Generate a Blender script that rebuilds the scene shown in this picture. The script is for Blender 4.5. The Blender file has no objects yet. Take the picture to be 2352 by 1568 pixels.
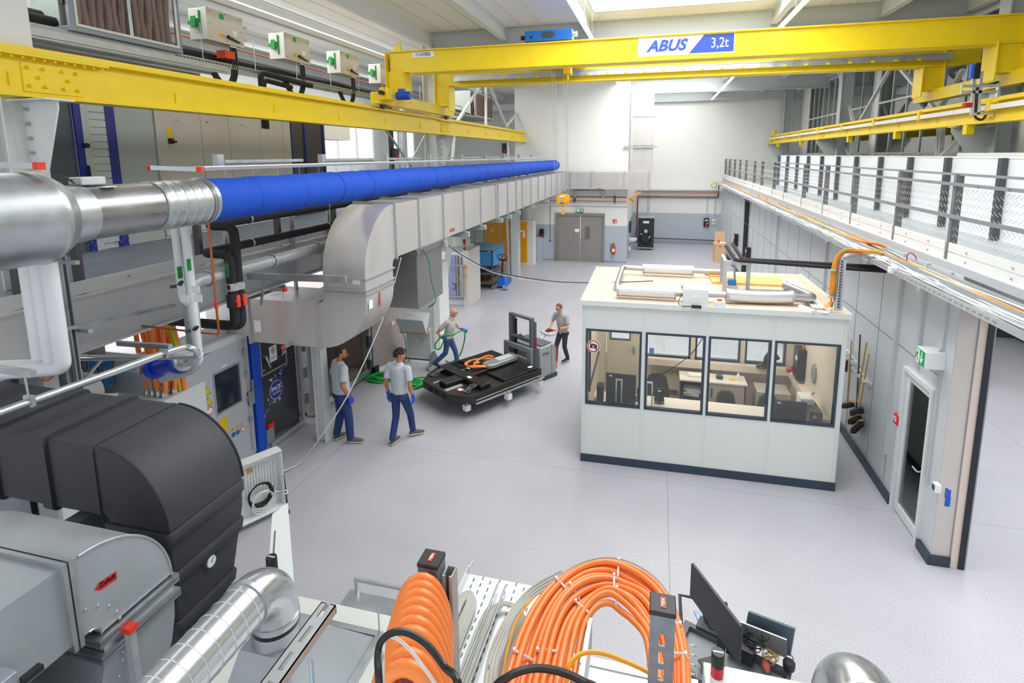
import bpy, bmesh, math, random
from mathutils import Vector as V, Matrix
RN=random.Random(7)
PI=math.pi
sc=bpy.context.scene; COL=sc.collection
# ---------------- camera ----------------
FPX,PX,PY_=1261.93,1184.55,554.92
YA,PT,RL=.253895,.155129,.00854885
H=5.4
_cy,_sy=math.cos(YA),math.sin(YA)
FW=V((-_sy*math.cos(PT),_cy*math.cos(PT),-math.sin(PT)))
_r=V((_cy,_sy,0)); _d=FW.cross(_r)
RT=math.cos(RL)*_r+math.sin(RL)*_d; DN=-math.sin(RL)*_r+math.cos(RL)*_d
cd=bpy.data.cameras.new('camera'); cam=bpy.data.objects.new('camera',cd); COL.objects.link(cam)
cam.matrix_world=Matrix(((RT.x,-DN.x,-FW.x,0),(RT.y,-DN.y,-FW.y,0),(RT.z,-DN.z,-FW.z,H),(0,0,0,1)))
cd.sensor_width=36; cd.lens=FPX*36/2352; cd.shift_x=(1176-PX)/2352; cd.shift_y=(PY_-784)/2352
cd.clip_start=.05; cd.clip_end=300
sc.camera=cam
def P(u,v,x=None,y=None,z=None,off=0):
    "point of the place seen along a sight line, at a known plane"
    d=(u-PX)/FPX*RT+(v-PY_)/FPX*DN+FW
    t=x/d.x if x is not None else y/d.y if y is not None else (z-H)/d.z
    return V((0,0,H))+d*t
# ---------------- materials ----------------
MT={}
def lin(h):
    h=h.lstrip('#'); c=[int(h[i:i+2],16)/255 for i in (0,2,4)]
    return tuple([(x/12.92 if x<=.04045 else ((x+.055)/1.055)**2.4) for x in c]+[1])
def mat(name,col,rough=.5,metal=0,noise=None,bump=None,emit=None,alpha=None,spec=None,coat=0,trans=0,aniso=None):
    if name in MT: return MT[name]
    m=bpy.data.materials.new(name); m.use_nodes=True; nt=m.node_tree; b=nt.nodes['Principled BSDF']
    c=lin(col) if isinstance(col,str) else col
    b.inputs['Base Color'].default_value=c; b.inputs['Roughness'].default_value=rough; b.inputs['Metallic'].default_value=metal
    if spec is not None: b.inputs['Specular IOR Level'].default_value=spec
    if coat: b.inputs['Coat Weight'].default_value=coat; b.inputs['Coat Roughness'].default_value=.15
    if trans: b.inputs['Transmission Weight'].default_value=trans
    if alpha is not None: b.inputs['Alpha'].default_value=alpha
    if emit: b.inputs['Emission Color'].default_value=c; b.inputs['Emission Strength'].default_value=emit
    if noise or bump:
        tc=nt.nodes.new('ShaderNodeTexCoord')
    if noise:
        s,a=noise[:2]; st=noise[2] if len(noise)>2 else (1,1,1)
        mp=nt.nodes.new('ShaderNodeMapping'); mp.inputs['Scale'].default_value=st
        nz=nt.nodes.new('ShaderNodeTexNoise'); nz.inputs['Scale'].default_value=s; nz.inputs['Detail'].default_value=4
        rp=nt.nodes.new('ShaderNodeMapRange'); rp.inputs[1].default_value=.3; rp.inputs[2].default_value=.7
        rp.inputs[3].default_value=1-a; rp.inputs[4].default_value=1+a
        mx=nt.nodes.new('ShaderNodeVectorMath'); mx.operation='SCALE'; mx.inputs[0].default_value=c[:3]
        L=nt.links.new
        L(tc.outputs['Object'],mp.inputs[0]); L(mp.outputs[0],nz.inputs['Vector']); L(nz.outputs[0],rp.inputs[0]); L(rp.outputs[0],mx.inputs['Scale']); L(mx.outputs[0],b.inputs['Base Color'])
        if metal>.3:
            r2=nt.nodes.new('ShaderNodeMapRange'); r2.inputs[1].default_value=.3; r2.inputs[2].default_value=.7
            r2.inputs[3].default_value=max(.05,rough-.08); r2.inputs[4].default_value=rough+.1
            L(nz.outputs[0],r2.inputs[0]); L(r2.outputs[0],b.inputs['Roughness'])
    if bump:
        nz=nt.nodes.new('ShaderNodeTexNoise'); nz.inputs['Scale'].default_value=bump[0]; nz.inputs['Detail'].default_value=5
        bp=nt.nodes.new('ShaderNodeBump'); bp.inputs['Strength'].default_value=bump[1]; bp.inputs['Distance'].default_value=bump[2] if len(bump)>2 else .01
        nt.links.new(tc.outputs['Object'],nz.inputs['Vector']); nt.links.new(nz.outputs[0],bp.inputs['Height']); nt.links.new(bp.outputs[0],b.inputs['Normal'])
    MT[name]=m; return m
YEL=mat('crane_yellow','#f2d410',.38,noise=(3,.03))
WHT=mat('white_paint','#e2e4e2',.5)
WALL=mat('wall_white','#efeeea',.7,noise=(.6,.015))
PANEL=mat('panel_white','#e2e7ea',.4,noise=(1,.01))
GALV=mat('galvanised','#b9bec2',.34,.85,noise=(5,.1))
GALVD=mat('galvanised_dull','#b5babc',.45,.4,noise=(9,.1))
STEEL=mat('stainless_duct','#c9c6c4',.4,.45,noise=(4,.04,(1,1,.15)))
STL=mat('grey_steel_paint','#c3c9ca',.45,.1)
STLL=mat('light_steel_paint','#dcdfdf',.45)
DGR=mat('dark_grey','#3a3f47',.5)
BLK=mat('black_plastic','#17181b',.42)
RUB=mat('black_foam','#211f22',.75,bump=(25,.15))
BLUF=mat('blue_fabric','#2151bf',.7,bump=(6,.35,.03),spec=.2)
RED=mat('red_plastic','#d6281e',.4)
REDC=mat('red_cap','#e2402c',.45)
GRN=mat('green_plastic','#0f8a3c',.45)
ORG_=mat('orange_cable','#fb8a3a',.4,coat=.2)
BLUE=mat('blue_paint','#1f57c0',.4)
WPL=mat('white_plastic','#e9ebea',.4)
LGR=mat('light_grey','#c9ced0',.45)
MGR=mat('mid_grey','#8d9296',.5)
ANT=mat('anthracite','#2e3946',.45)
COP=mat('copper','#c06a45',.35,.8)
WOOD=mat('wood','#c79a62',.6,noise=(12,.15,(1,1,6)))
BEI=mat('beige_enamel','#d5cfc2',.4)
ALU=mat('aluminium','#c9cdd0',.3,.8)
BRASS=mat('brass','#b98a2e',.35,.8)
PAPER=mat('paper','#f2f3f1',.8)
BLT=mat('label_blue','#2347a8',.5)
YLB=mat('label_yellow','#f5cd10',.5)
ORF=mat('tray_cable_orange','#f39a2a',.5)
def glass(name,tint=(.93,.97,.95,1),a=.12):
    if name in MT: return MT[name]
    m=bpy.data.materials.new(name); m.use_nodes=True; nt=m.node_tree; nt.nodes.clear()
    o=nt.nodes.new('ShaderNodeOutputMaterial'); mx=nt.nodes.new('ShaderNodeMixShader'); tr=nt.nodes.new('ShaderNodeBsdfTransparent'); gl=nt.nodes.new('ShaderNodeBsdfGlossy')
    tr.inputs[0].default_value=tint; gl.inputs['Roughness'].default_value=.03; gl.inputs[0].default_value=(1,1,1,1)
    fr=nt.nodes.new('ShaderNodeFresnel'); fr.inputs[0].default_value=1.45
    ad=nt.nodes.new('ShaderNodeMath'); ad.operation='ADD'; ad.inputs[1].default_value=a*.3
    nt.links.new(fr.outputs[0],ad.inputs[0]); nt.links.new(ad.outputs[0],mx.inputs[0]); nt.links.new(tr.outputs[0],mx.inputs[1]); nt.links.new(gl.outputs[0],mx.inputs[2]); nt.links.new(mx.outputs[0],o.inputs[0])
    MT[name]=m; return m
GLS=glass('window_glass')
def lightmat(name,col,st):
    if name in MT: return MT[name]
    m=bpy.data.materials.new(name); m.use_nodes=True; nt=m.node_tree; nt.nodes.clear()
    o=nt.nodes.new('ShaderNodeOutputMaterial'); e=nt.nodes.new('ShaderNodeEmission'); e.inputs[0].default_value=lin(col); e.inputs[1].default_value=st
    nt.links.new(e.outputs[0],o.inputs[0]); MT[name]=m; return m
# ---------------- mesh builder ----------------
OFF={}
class MB:
    def __init__(s): s.bm=bmesh.new(); s.mi=0; s.mats=[]
    def m(s,mt):
        if mt not in s.mats: s.mats.append(mt)
        s.mi=s.mats.index(mt); return s
    def add(s,vs,fs):
        vv=[s.bm.verts.new(v) for v in vs]
        for f in fs:
            try: q=s.bm.faces.new([vv[i] for i in f]); q.material_index=s.mi
            except ValueError: pass
        return s
    def box(s,x0,x1,y0,y1,z0,z1,T=None):
        s.nb=getattr(s,'nb',-1)+1
        if s.nb and min(abs(x1-x0),abs(y1-y0),abs(z1-z0))>.0035:
            e=(1+(s.nb-1)%6)*.00015; x0,x1,y0,y1,z0,z1=min(x0,x1)-e,max(x0,x1)+e,min(y0,y1)-e,max(y0,y1)+e,min(z0,z1)-e,max(z0,z1)+e
        vs=[V((x,y,z)) for x in (x0,x1) for y in (y0,y1) for z in (z0,z1)]
        if T: vs=[T@v for v in vs]
        return s.add(vs,[(0,1,3,2),(4,6,7,5),(0,4,5,1),(2,3,7,6),(0,2,6,4),(1,5,7,3)])
    def cbox(s,c,w,d,h,rz=0,T=None):
        M=Matrix.Translation(c)@Matrix.Rotation(rz,4,'Z')
        if T: M=T@M
        return s.box(-w/2,w/2,-d/2,d/2,-h/2,h/2,M)
    def bar(s,a,b,w,h,up=(0,0,1)):
        a,b=V(a),V(b); d=(b-a).normalized(); u=V(up)
        if abs(d.dot(u))>.98: u=V((0,1,0))
        r=d.cross(u).normalized(); u=r.cross(d)
        vs=[p+r*i*w/2+u*j*h/2 for p in (a,b) for i in (-1,1) for j in (-1,1)]
        return s.add(vs,[(0,1,3,2),(4,6,7,5),(0,4,5,1),(2,3,7,6),(0,2,6,4),(1,5,7,3)])
    def tube(s,pts,r,n=8,closed=False,rs=None,cap=True,sx=1):
        pts=[V(p) for p in pts]; N=len(pts)
        if N<2: return s
        tg=[]
        for i in range(N):
            a=pts[(i-1)%N] if (closed or i>0) else pts[i]; b=pts[(i+1)%N] if (closed or i<N-1) else pts[i]
            t=(b-a); tg.append(t.normalized() if t.length>1e-9 else V((0,0,1)))
        u=V((0,0,1)) if abs(tg[0].z)<.9 else V((1,0,0))
        rings=[]; prev=None
        for i in range(N):
            t=tg[i]; u=(u-t*u.dot(t))
            if u.length<1e-6: u=t.orthogonal()
            u.normalize(); w=t.cross(u); rr=rs[i] if rs else r
            rings.append([s.bm.verts.new(pts[i]+(u*math.cos(2*PI*k/n)*sx+w*math.sin(2*PI*k/n))*rr) for k in range(n)])
        for i in range(N if closed else N-1):
            A=rings[i];B=rings[(i+1)%N]
            for k in range(n):
                q=s.bm.faces.new((A[k],A[(k+1)%n],B[(k+1)%n],B[k])); q.material_index=s.mi; q.smooth=True
        if cap and not closed:
            for rg in (rings[0][::-1],rings[-1]):
                q=s.bm.faces.new(rg); q.material_index=s.mi
        return s
    def cyl(s,a,b,r,r2=None,n=16,cap=True): return s.tube([a,b],r,n,rs=[r,r2 if r2 is not None else r],cap=cap)
    def prism(s,poly,ax,a,b,T=None):
        def mk(p,t):
            v=V((t,p[0],p[1])) if ax=='x' else V((p[0],t,p[1])) if ax=='y' else V((p[0],p[1],t))
            return T@v if T else v
        n=len(poly); vs=[mk(p,a) for p in poly]+[mk(p,b) for p in poly]
        return s.add(vs,[tuple(range(n)),tuple(range(2*n-1,n-1,-1))]+[(i,(i+1)%n,n+(i+1)%n,n+i) for i in range(n)])
    def ball(s,c,r,sc_=(1,1,1),n=12,T=None):
        M=Matrix.Translation(c)@Matrix.Diagonal((*[r*k for k in sc_],1))
        if T: M=T@M
        g=bmesh.ops.create_uvsphere(s.bm,u_segments=n,v_segments=max(4,n//2+1),radius=1,matrix=M)
        for v in g['verts']:
            for f in v.link_faces: f.material_index=s.mi; f.smooth=True
        return s
    def quad(s,a,b,c,d): return s.add([V(a),V(b),V(c),V(d)],[(0,1,2,3)])
    def lathe(s,prof,c=(0,0,0),n=20,T=None):
        rings=[]
        M=T or Matrix.Identity(4)
        for r,z in prof: rings.append([s.bm.verts.new(M@(V(c)+V((r*math.cos(2*PI*k/n),r*math.sin(2*PI*k/n),z)))) for k in range(n)])
        for A,B in zip(rings,rings[1:]):
            for k in range(n):
                q=s.bm.faces.new((A[k],A[(k+1)%n],B[(k+1)%n],B[k])); q.material_index=s.mi; q.smooth=True
        for rg in (rings[0][::-1],rings[-1]):
            try: q=s.bm.faces.new(rg); q.material_index=s.mi
            except ValueError: pass
        return s
    def loft(s,secs,cap=True,smooth=True,closed=False):
        rings=[[s.bm.verts.new(p) for p in r] for r in secs]; n=len(rings[0])
        pr=list(zip(rings,rings[1:]))
        if closed: pr.append((rings[-1],rings[0]))
        for A,B in pr:
            for k in range(n):
                q=s.bm.faces.new((A[k],A[(k+1)%n],B[(k+1)%n],B[k])); q.material_index=s.mi; q.smooth=smooth
        if cap and not closed:
            for rg in (rings[0][::-1],rings[-1]): q=s.bm.faces.new(rg); q.material_index=s.mi
        return s
def obj(name,mb,mt=None,parent=None,label=None,cat=None,group=None,kind=None,smooth=40,bevel=0,sub=0,T=None):
    bm=mb.bm
    if T: bmesh.ops.transform(bm,matrix=T,verts=bm.verts)
    if parent is not None: off=OFF.get(parent.name,V((0,0,0)))
    else:
        xs=[v.co for v in bm.verts]
        off=V(((min(c.x for c in xs)+max(c.x for c in xs))/2,(min(c.y for c in xs)+max(c.y for c in xs))/2,min(c.z for c in xs)))
    bmesh.ops.translate(bm,vec=-off,verts=bm.verts)
    bmesh.ops.recalc_face_normals(bm,faces=bm.faces)
    if smooth:
        for f in bm.faces: f.smooth=True
    me=bpy.data.meshes.new(name); bm.to_mesh(me); bm.free()
    if smooth: me.set_sharp_from_angle(angle=math.radians(smooth))
    for q in (mb.mats or [mt]): me.materials.append(q)
    o=bpy.data.objects.new(name,me); COL.objects.link(o); OFF[o.name]=off
    if parent is not None: o.parent=parent
    else: o.location=off
    if label: o['label']=label
    if cat: o['category']=cat
    if group: o['group']=group
    if kind: o['kind']=kind
    if bevel:
        b=o.modifiers.new('bevel','BEVEL'); b.width=bevel; b.segments=2; b.limit_method='ANGLE'; b.angle_limit=math.radians(40)
    if sub:
        b=o.modifiers.new('sub','SUBSURF'); b.levels=b.render_levels=sub
    return o
def thing(name,label,cat,loc=(0,0,0),group=None,local=False,rz=0,kind=None):
    "world coords by default: parts are given in world space; local=True: parts in local space"
    o=bpy.data.objects.new(name,None); COL.objects.link(o); o.empty_display_size=.1
    o.location=loc; o.rotation_euler=(0,0,rz); OFF[o.name]=V((0,0,0)) if local else V(loc)
    if kind: o['kind']=kind
    if label: o['label']=label; o['category']=cat
    if group: o['group']=group
    return o
def struct(name,mb,mt=None,parent=None,**k):
    return obj(name,mb,mt,parent,kind=None if parent else 'structure',**k)
def kids(o): return [c for c in bpy.data.objects if c.parent==o]
def cp(root,loc,rz=None,label=None,group=None,scale=None):
    r=root.copy(); COL.objects.link(r); r.location=loc; OFF[r.name]=OFF[root.name]
    if rz is not None: r.rotation_euler=(0,0,rz)
    if scale: r.scale=scale
    if label: r['label']=label
    if group: r['group']=group
    def rec(a,b):
        for ch in kids(a):
            c=ch.copy(); COL.objects.link(c); c.parent=b; c.matrix_parent_inverse=ch.matrix_parent_inverse.copy(); OFF[c.name]=OFF.get(ch.name,V((0,0,0))); rec(ch,c)
    rec(root,r); return r
def text(s,size,o,xd,yd,mt,parent,name='lettering',align='CENTER',ext=.002,shear=0,bold=0,sx=1,label=None):
    cu=bpy.data.curves.new('t','FONT'); cu.body=s; cu.size=size; cu.align_x=align; cu.align_y='CENTER'; cu.extrude=ext; cu.shear=shear; cu.offset=bold; cu.resolution_u=3
    t=bpy.data.objects.new('t',cu); COL.objects.link(t)
    bpy.context.view_layer.update()
    me=bpy.data.meshes.new_from_object(t.evaluated_get(bpy.context.evaluated_depsgraph_get()))
    bpy.data.objects.remove(t)
    xd=V(xd).normalized(); yd=V(yd).normalized(); zd=xd.cross(yd).normalized()
    off=OFF.get(parent.name,V((0,0,0)))
    M=Matrix(((xd.x*sx,yd.x,zd.x,o[0]-off.x),(xd.y*sx,yd.y,zd.y,o[1]-off.y),(xd.z*sx,yd.z,zd.z,o[2]-off.z),(0,0,0,1)))
    me.transform(M); me.materials.clear(); me.materials.append(mt)
    ob=bpy.data.objects.new(name,me); COL.objects.link(ob); ob.parent=parent
    OFF[ob.name]=off
    if label: ob['label']=label
    return ob
def arc(c,r,a0,a1,n,ax,ay):
    c,ax,ay=V(c),V(ax),V(ay)
    return [c+ax*r*math.cos(a0+(a1-a0)*i/n)+ay*r*math.sin(a0+(a1-a0)*i/n) for i in range(n+1)]
def fillet(pts,r,n=5):
    "polyline with rounded corners"
    pts=[V(p) for p in pts]; out=[pts[0]]
    for a,b,c in zip(pts,pts[1:],pts[2:]):
        d1=(a-b);d2=(c-b); rr=min(r,d1.length*.49,d2.length*.49); p=b+d1.normalized()*rr; q=b+d2.normalized()*rr
        for i in range(n+1):
            t=i/n; out.append(p*(1-t)**2+b*2*t*(1-t)+q*t*t)
    out.append(pts[-1]); return out
def smoothpts(pts,n=6):
    "catmull-rom"
    pts=[V(p) for p in pts]; out=[]
    for i in range(len(pts)-1):
        p0=pts[max(i-1,0)];p1=pts[i];p2=pts[i+1];p3=pts[min(i+2,len(pts)-1)]
        for k in range(n):
            t=k/n; out.append(.5*((2*p1)+(p2-p0)*t+(2*p0-5*p1+4*p2-p3)*t*t+(-p0+3*p1-3*p2+p3)*t**3))
    out.append(pts[-1]); return out
def each(name,items,fn,mt,parent,**k):
    out=[]
    for it in items:
        b=MB(); fn(b,it); out.append(obj(name,b,mt,parent,**k))
    return out
def zig(mb,org,ux,uz,L,Hh,dx,dz,r=.0028):
    "woven diamond wire mesh as real wires on a plane"
    org,ux,uz=V(org),V(ux),V(uz); n=int(L/dx); m=int(Hh/dz)
    for i in range(n+1):
        pts=[]
        for j in range(m+1):
            x=i*dx+(dx*.47 if j%2 else -dx*.47)*.98; pts.append(org+ux*min(max(x,0),L)+uz*j*dz)
        mb.tube(pts,r,3,cap=False)
# ================= SETTING =================
def floormat():
    m=bpy.data.materials.new('resin_floor'); m.use_nodes=True; nt=m.node_tree; b=nt.nodes['Principled BSDF']; L=nt.links.new
    tc=nt.nodes.new('ShaderNodeTexCoord'); N=lambda t:nt.nodes.new(t)
    n1=N('ShaderNodeTexNoise'); n1.inputs['Scale'].default_value=90; n1.inputs['Detail'].default_value=2; L(tc.outputs['Object'],n1.inputs['Vector'])
    n2=N('ShaderNodeTexNoise'); n2.inputs['Scale'].default_value=.9; n2.inputs['Detail'].default_value=5; L(tc.outputs['Object'],n2.inputs['Vector'])
    r1=N('ShaderNodeValToRGB'); r1.color_ramp.elements[0].color=lin('#a3a3a9'); r1.color_ramp.elements[1].color=lin('#cbcad0'); r1.color_ramp.elements[0].position=.35; r1.color_ramp.elements[1].position=.65
    L(n1.outputs[0],r1.inputs[0])
    mr=N('ShaderNodeMapRange'); mr.inputs[1].default_value=.3; mr.inputs[2].default_value=.7; mr.inputs[3].default_value=.95; mr.inputs[4].default_value=1.04; L(n2.outputs[0],mr.inputs[0])
    sx=N('ShaderNodeSeparateXYZ'); L(tc.outputs['Object'],sx.inputs[0])
    def mth(op,a,b_=None,c=None):
        q=N('ShaderNodeMath'); q.operation=op
        for i,v in enumerate((a,b_,c)):
            if v is None: continue
            if isinstance(v,(int,float)): q.inputs[i].default_value=v
            else: L(v,q.inputs[i])
        return q.outputs[0]
    acc=None
    for ax,p,w in (('X',-5.65,.006),('X',.295,.006),('X',6.66,.006),('Y',8.8,.005),('Y',16.4,.006),('Y',24,.006)):
        d=mth('LESS_THAN',mth('ABSOLUTE',mth('SUBTRACT',sx.outputs[ax],p)),w)
        acc=d if acc is None else mth('MAXIMUM',acc,d)
    k=mth('MULTIPLY',mr.outputs[0],mth('SUBTRACT',1,mth('MULTIPLY',acc,.38)))
    vs=N('ShaderNodeVectorMath'); vs.operation='SCALE'; L(r1.outputs[0],vs.inputs[0]); L(k,vs.inputs['Scale']); L(vs.outputs[0],b.inputs['Base Color'])
    rr=N('ShaderNodeMapRange'); rr.inputs[3].default_value=.3; rr.inputs[4].default_value=.44; L(n2.outputs[0],rr.inputs[0]); L(rr.outputs[0],b.inputs['Roughness'])
    return m
FL=floormat()
b=MB(); b.box(-14,14,-3,36,-.2,0); o=struct('floor',b,FL); 
for v in o.data.vertices: v.co+=o.location
o.location=(0,0,0)
# ---- back walls ----
def wmat(name,band,hi='#eeeeea',lo='#b7c0ca'):
    m=bpy.data.materials.new(name); m.use_nodes=True; nt=m.node_tree; b=nt.nodes['Principled BSDF']
    g=nt.nodes.new('ShaderNodeNewGeometry'); s=nt.nodes.new('ShaderNodeSeparateXYZ'); q=nt.nodes.new('ShaderNodeMath'); q.operation='LESS_THAN'; q.inputs[1].default_value=band
    mx=nt.nodes.new('ShaderNodeMix'); mx.data_type='RGBA'; mx.inputs[6].default_value=lin(hi); mx.inputs[7].default_value=lin(lo)
    L=nt.links.new; L(g.outputs['Position'],s.inputs[0]); L(s.outputs[2],q.inputs[0]); L(q.outputs[0],mx.inputs[0]); L(mx.outputs[2],b.inputs['Base Color']); b.inputs['Roughness'].default_value=.6
    return m
WB=wmat('dado_wall',1.88)
b=MB(); b.box(-1.45,7.6,34.6,34.8,0,9.3); struct('wall_back',b,WB)
b=MB(); b.box(-7.2,-5.05,27.75,27.95,0,9.3); b.box(-2.55,-1.45,27.75,27.95,0,9.3); b.box(-5.05,-2.55,27.75,27.95,2.5,9.3); struct('wall_back_2',b,WB)
b=MB(); b.box(-1.6,-1.45,27.95,34.6,0,9.3); struct('wall_recess',b,WB)
b=MB(); b.box(-7.2,-1.45,27.9,34.8,9.0,9.1); struct('trim_9',b,WALL)
# double door
b=MB(); b.box(-5.05,-4.95,27.62,27.8,0,2.45); b.box(-2.65,-2.55,27.62,27.8,0,2.45); b.box(-5.05,-2.55,27.62,27.8,2.37,2.5)
DG=mat('door_grey','#8b8785',.45)
d=struct('door_1',b,DG)
for x0,x1 in ((-4.94,-3.79),(-3.77,-2.66)):
    b=MB(); b.box(x0,x1,27.68,27.74,.01,2.36); obj('door_leaf',b,mat('door_leaf_grey','#918d8b',.4),d)
b=MB(); b.box(-3.52,-3.3,27.655,27.678,1.22,1.82); w=obj('door_window',b,mat('door_glass','#6f6c66',.2),d)
b=MB(); b.cyl((-3.7,27.64,1.03),(-3.7,27.68,1.03),.02); b.box(-3.7,-3.58,27.62,27.64,1.02,1.05); obj('door_handle',b,ALU,d,label='chrome handle')
b=MB(); b.m(RED).box(-4.08,-3.81,27.665,27.679,1.5,1.72).m(PAPER).box(-4.06,-3.83,27.66,27.666,1.52,1.7); obj('notice',b,PAPER,d,label='white notice with red border')
# skirting
b=MB(); b.box(-2.55,-1.45,27.72,27.75,0,.09); b.box(-5.7,-5.05,27.72,27.75,0,.09); struct('baseboard_back',b,mat('skirt','#9aa7b8',.5))
b=MB(); b.box(-1.45,3.65,34.57,34.6,0,.16); struct('baseboard_recess',b,mat('skirt2','#a4abb0',.5))
# wall ledge left of door
b=MB(); b.box(-6.35,-5.72,26.9,27.75,0,1.25); struct('trim_1',b,WB)
b=MB(); b.box(-6.6,-6.35,26.9,27.75,0,2.9); struct('trim_2',b,WALL)
# ---- right partition under the mezzanine ----
RP=mat('partition_right','#cfd3d7',.32,noise=(.5,.03))
b=MB(); b.box(3.65,3.8,8.95,23.9,0,3.9); b.box(3.65,3.8,25.15,34.6,0,3.9); b.box(3.65,3.8,23.9,25.15,3.45,3.9); b.box(3.65,3.8,8.05,8.95,2.28,3.9); b.box(3.65,3.97,7.73,8.05,0,3.9)
wr=struct('wall_right',b,RP)
b=MB()
for y in [9.35,10.1,11.2,12.3,13.4,14.6,15.8,17,18.2,19.4,20.6,21.8,23,26.5,28,29.6,31.2,32.8]: b.box(3.646,3.652,y-.006,y+.006,0,3.85)
b.box(3.646,3.652,8.0,34.6,2.485,2.497); obj('panel_joint',b,MGR,wr)
b=MB()
for y in (25.35,23.75,18.4,13.2,9.35,8.6): b.box(3.6,3.65,y-.03,y+.03,2.4 if y==8.6 else (.65 if y==9.35 else 0),3.9)
for y,z0 in ((7.98,1.0),): b.box(3.62,3.65,y-.02,y+.02,z0,3.9)
struct('trim_3',b,STL)
b=MB(); b.box(3.6,3.65,9.0,23.8,0,.13); b.box(3.6,3.65,25.3,34.57,0,.13); b.box(3.6,3.65,7.68,8.02,0,.13); b.box(3.6,3.86,7.68,7.73,0,.13); struct('baseboard_right',b,ANT)
# end post trims of the partition
b=MB(); b.m(mat('pillar_face','#c9c3be',.4)).box(3.655,3.95,7.722,7.73,.13,3.9).m(MGR).box(3.86,3.864,7.718,7.724,0,3.9).m(mat('pillar_pink','#d8c9bf',.5)).box(3.87,3.955,7.70,7.722,0,3.62); struct('trim_4',b)
b=MB(); b.m(mat('seal_black','#1a1f2a',.4)).box(3.955,4.02,7.68,7.78,0,3.6).box(3.955,4.06,-2,7.7,3.36,3.6).m(MGR).box(4.02,4.035,7.68,7.7,0,3.5); struct('trim_5',b)
b=MB(); b.box(3.97,4.1,-2,7.73,3.6,3.9); struct('trim_6',b,RP)
# near glass door
DF=mat('door_frame','#dfe3e4',.35)
b=MB(); y0,y1,zt=8.05,8.95,2.28
for a in ((y0,y0+.05,0,zt),(y1-.05,y1,0,zt),(y0,y1,zt-.06,zt)): b.box(3.6,3.74,*a)
d=struct('door_2',b,DF)
b=MB()
for a in ((y0+.06,y0+.15,.03,zt-.07),(y1-.15,y1-.06,.03,zt-.07),(y0+.15,y1-.15,zt-.17,zt-.07),(y0+.15,y1-.15,.03,.17)): b.box(3.64,3.7,*a)
lf=obj('door_leaf',b,DF,d,bevel=.006)
b=MB(); b.box(3.665,3.675,y0+.15,y1-.15,.17,zt-.17); obj('pane',b,GLS,lf)
b=MB(); b.tube(fillet([(3.64,8.17,1.04),(3.58,8.17,1.04),(3.58,8.3,1.04)],.02),.011); obj('door_handle',b,ALU,d,label='chrome lever handle')
# back doorway in the partition
b=MB(); b.box(3.62,3.83,23.86,23.92,0,3.47); b.box(3.62,3.83,25.13,25.2,0,3.47); b.box(3.62,3.83,23.9,25.15,3.42,3.47); d=struct('door_3',b,DGR)
b=MB(); b.box(4.3,4.36,23.5,25.6,0,2.6); obj('door_leaf',b,mat('brown_door','#5d4d46',.6),d)
b=MB(); b.box(4.3,4.36,23.5,25.6,2.62,3.9); struct('wall_passage',b,mat('wall_warm','#d8ceb8',.7))
# neighbouring hall seen through the opening
b=MB(); b.box(8.9,14,18.7,18.9,0,3.9); struct('wall_neighbour',b,WALL)
b=MB(); b.box(8.9,10.35,18.6,18.7,0,.32); b.box(10.25,10.35,-3,18.6,0,.32); struct('baseboard_neighbour',b,DGR)
b=MB(); b.box(10.35,10.5,-3,18.9,0,3.9); struct('wall_neighbour_2',b,WALL)
b=MB(); b.box(4.6,9,19.5,19.7,0,3.9); struct('wall_neighbour_3',b,WALL)
# ---- right mezzanine slab & fascia ----
b=MB(); b.box(3.65,7.6,-2,34.6,3.9,4.0); struct('trim_7',b,mat('fascia','#b6bcc0',.5))
# upper right wall with glazing
b=MB(); b.box(7.6,7.75,-2,34.8,3.9,5.35); b.box(7.6,7.75,-2,34.8,8.75,9.35); b.box(7.6,7.75,32.6,34.6,5.35,8.75); [b.box(7.6,7.75,a,c,5.3,8.8) for a,c in ((27,27.4),(22.8,23.4),(13.2,14.6),(6,6.5),(32.4,32.7))]; wu=struct('wall_right_upper',b,WALL)
b=MB()
for k in range(30): b.box(7.57,7.6,33.6-k*1.2,33.64-k*1.2,4.0,5.35)
obj('cladding_rib',b,LGR,wu)
n=0
for (a,c,k) in ((27.4,32.4,6),(23.4,27,3),(14.6,22.8,7),(6.5,13.2,6),(-1,6,5)):
    n+=1; b=MB()
    for z in (5.35,7.1,8.69): b.box(7.52,7.6,a,c,z,z+.06)
    for i in range(k+1): y=a+(c-a)*i/k; b.box(7.54,7.6,y-.025,y+.025,5.35,8.75)
    w=struct('window_%d'%n,b,STLL)
    b=MB(); b.box(7.57,7.585,a,c,5.38,8.72); obj('pane',b,glass('window_glass_far',(.75,.82,.8,1),.5),w)
# neighbouring bay beyond the glazing
b=MB(); b.box(12,12.1,-2,34.8,4.4,9.3); struct('wall_neighbour_4',b,WALL)
b=MB(); b.box(7.75,12,-2,34.8,9.15,9.25); struct('ceiling_neighbour',b,mat('ceiling_grey','#aab0ae',.7))
b=MB(); b.box(7.75,12,-2,34.8,4.3,4.4); struct('floor_neighbour',b,LGR)
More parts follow.
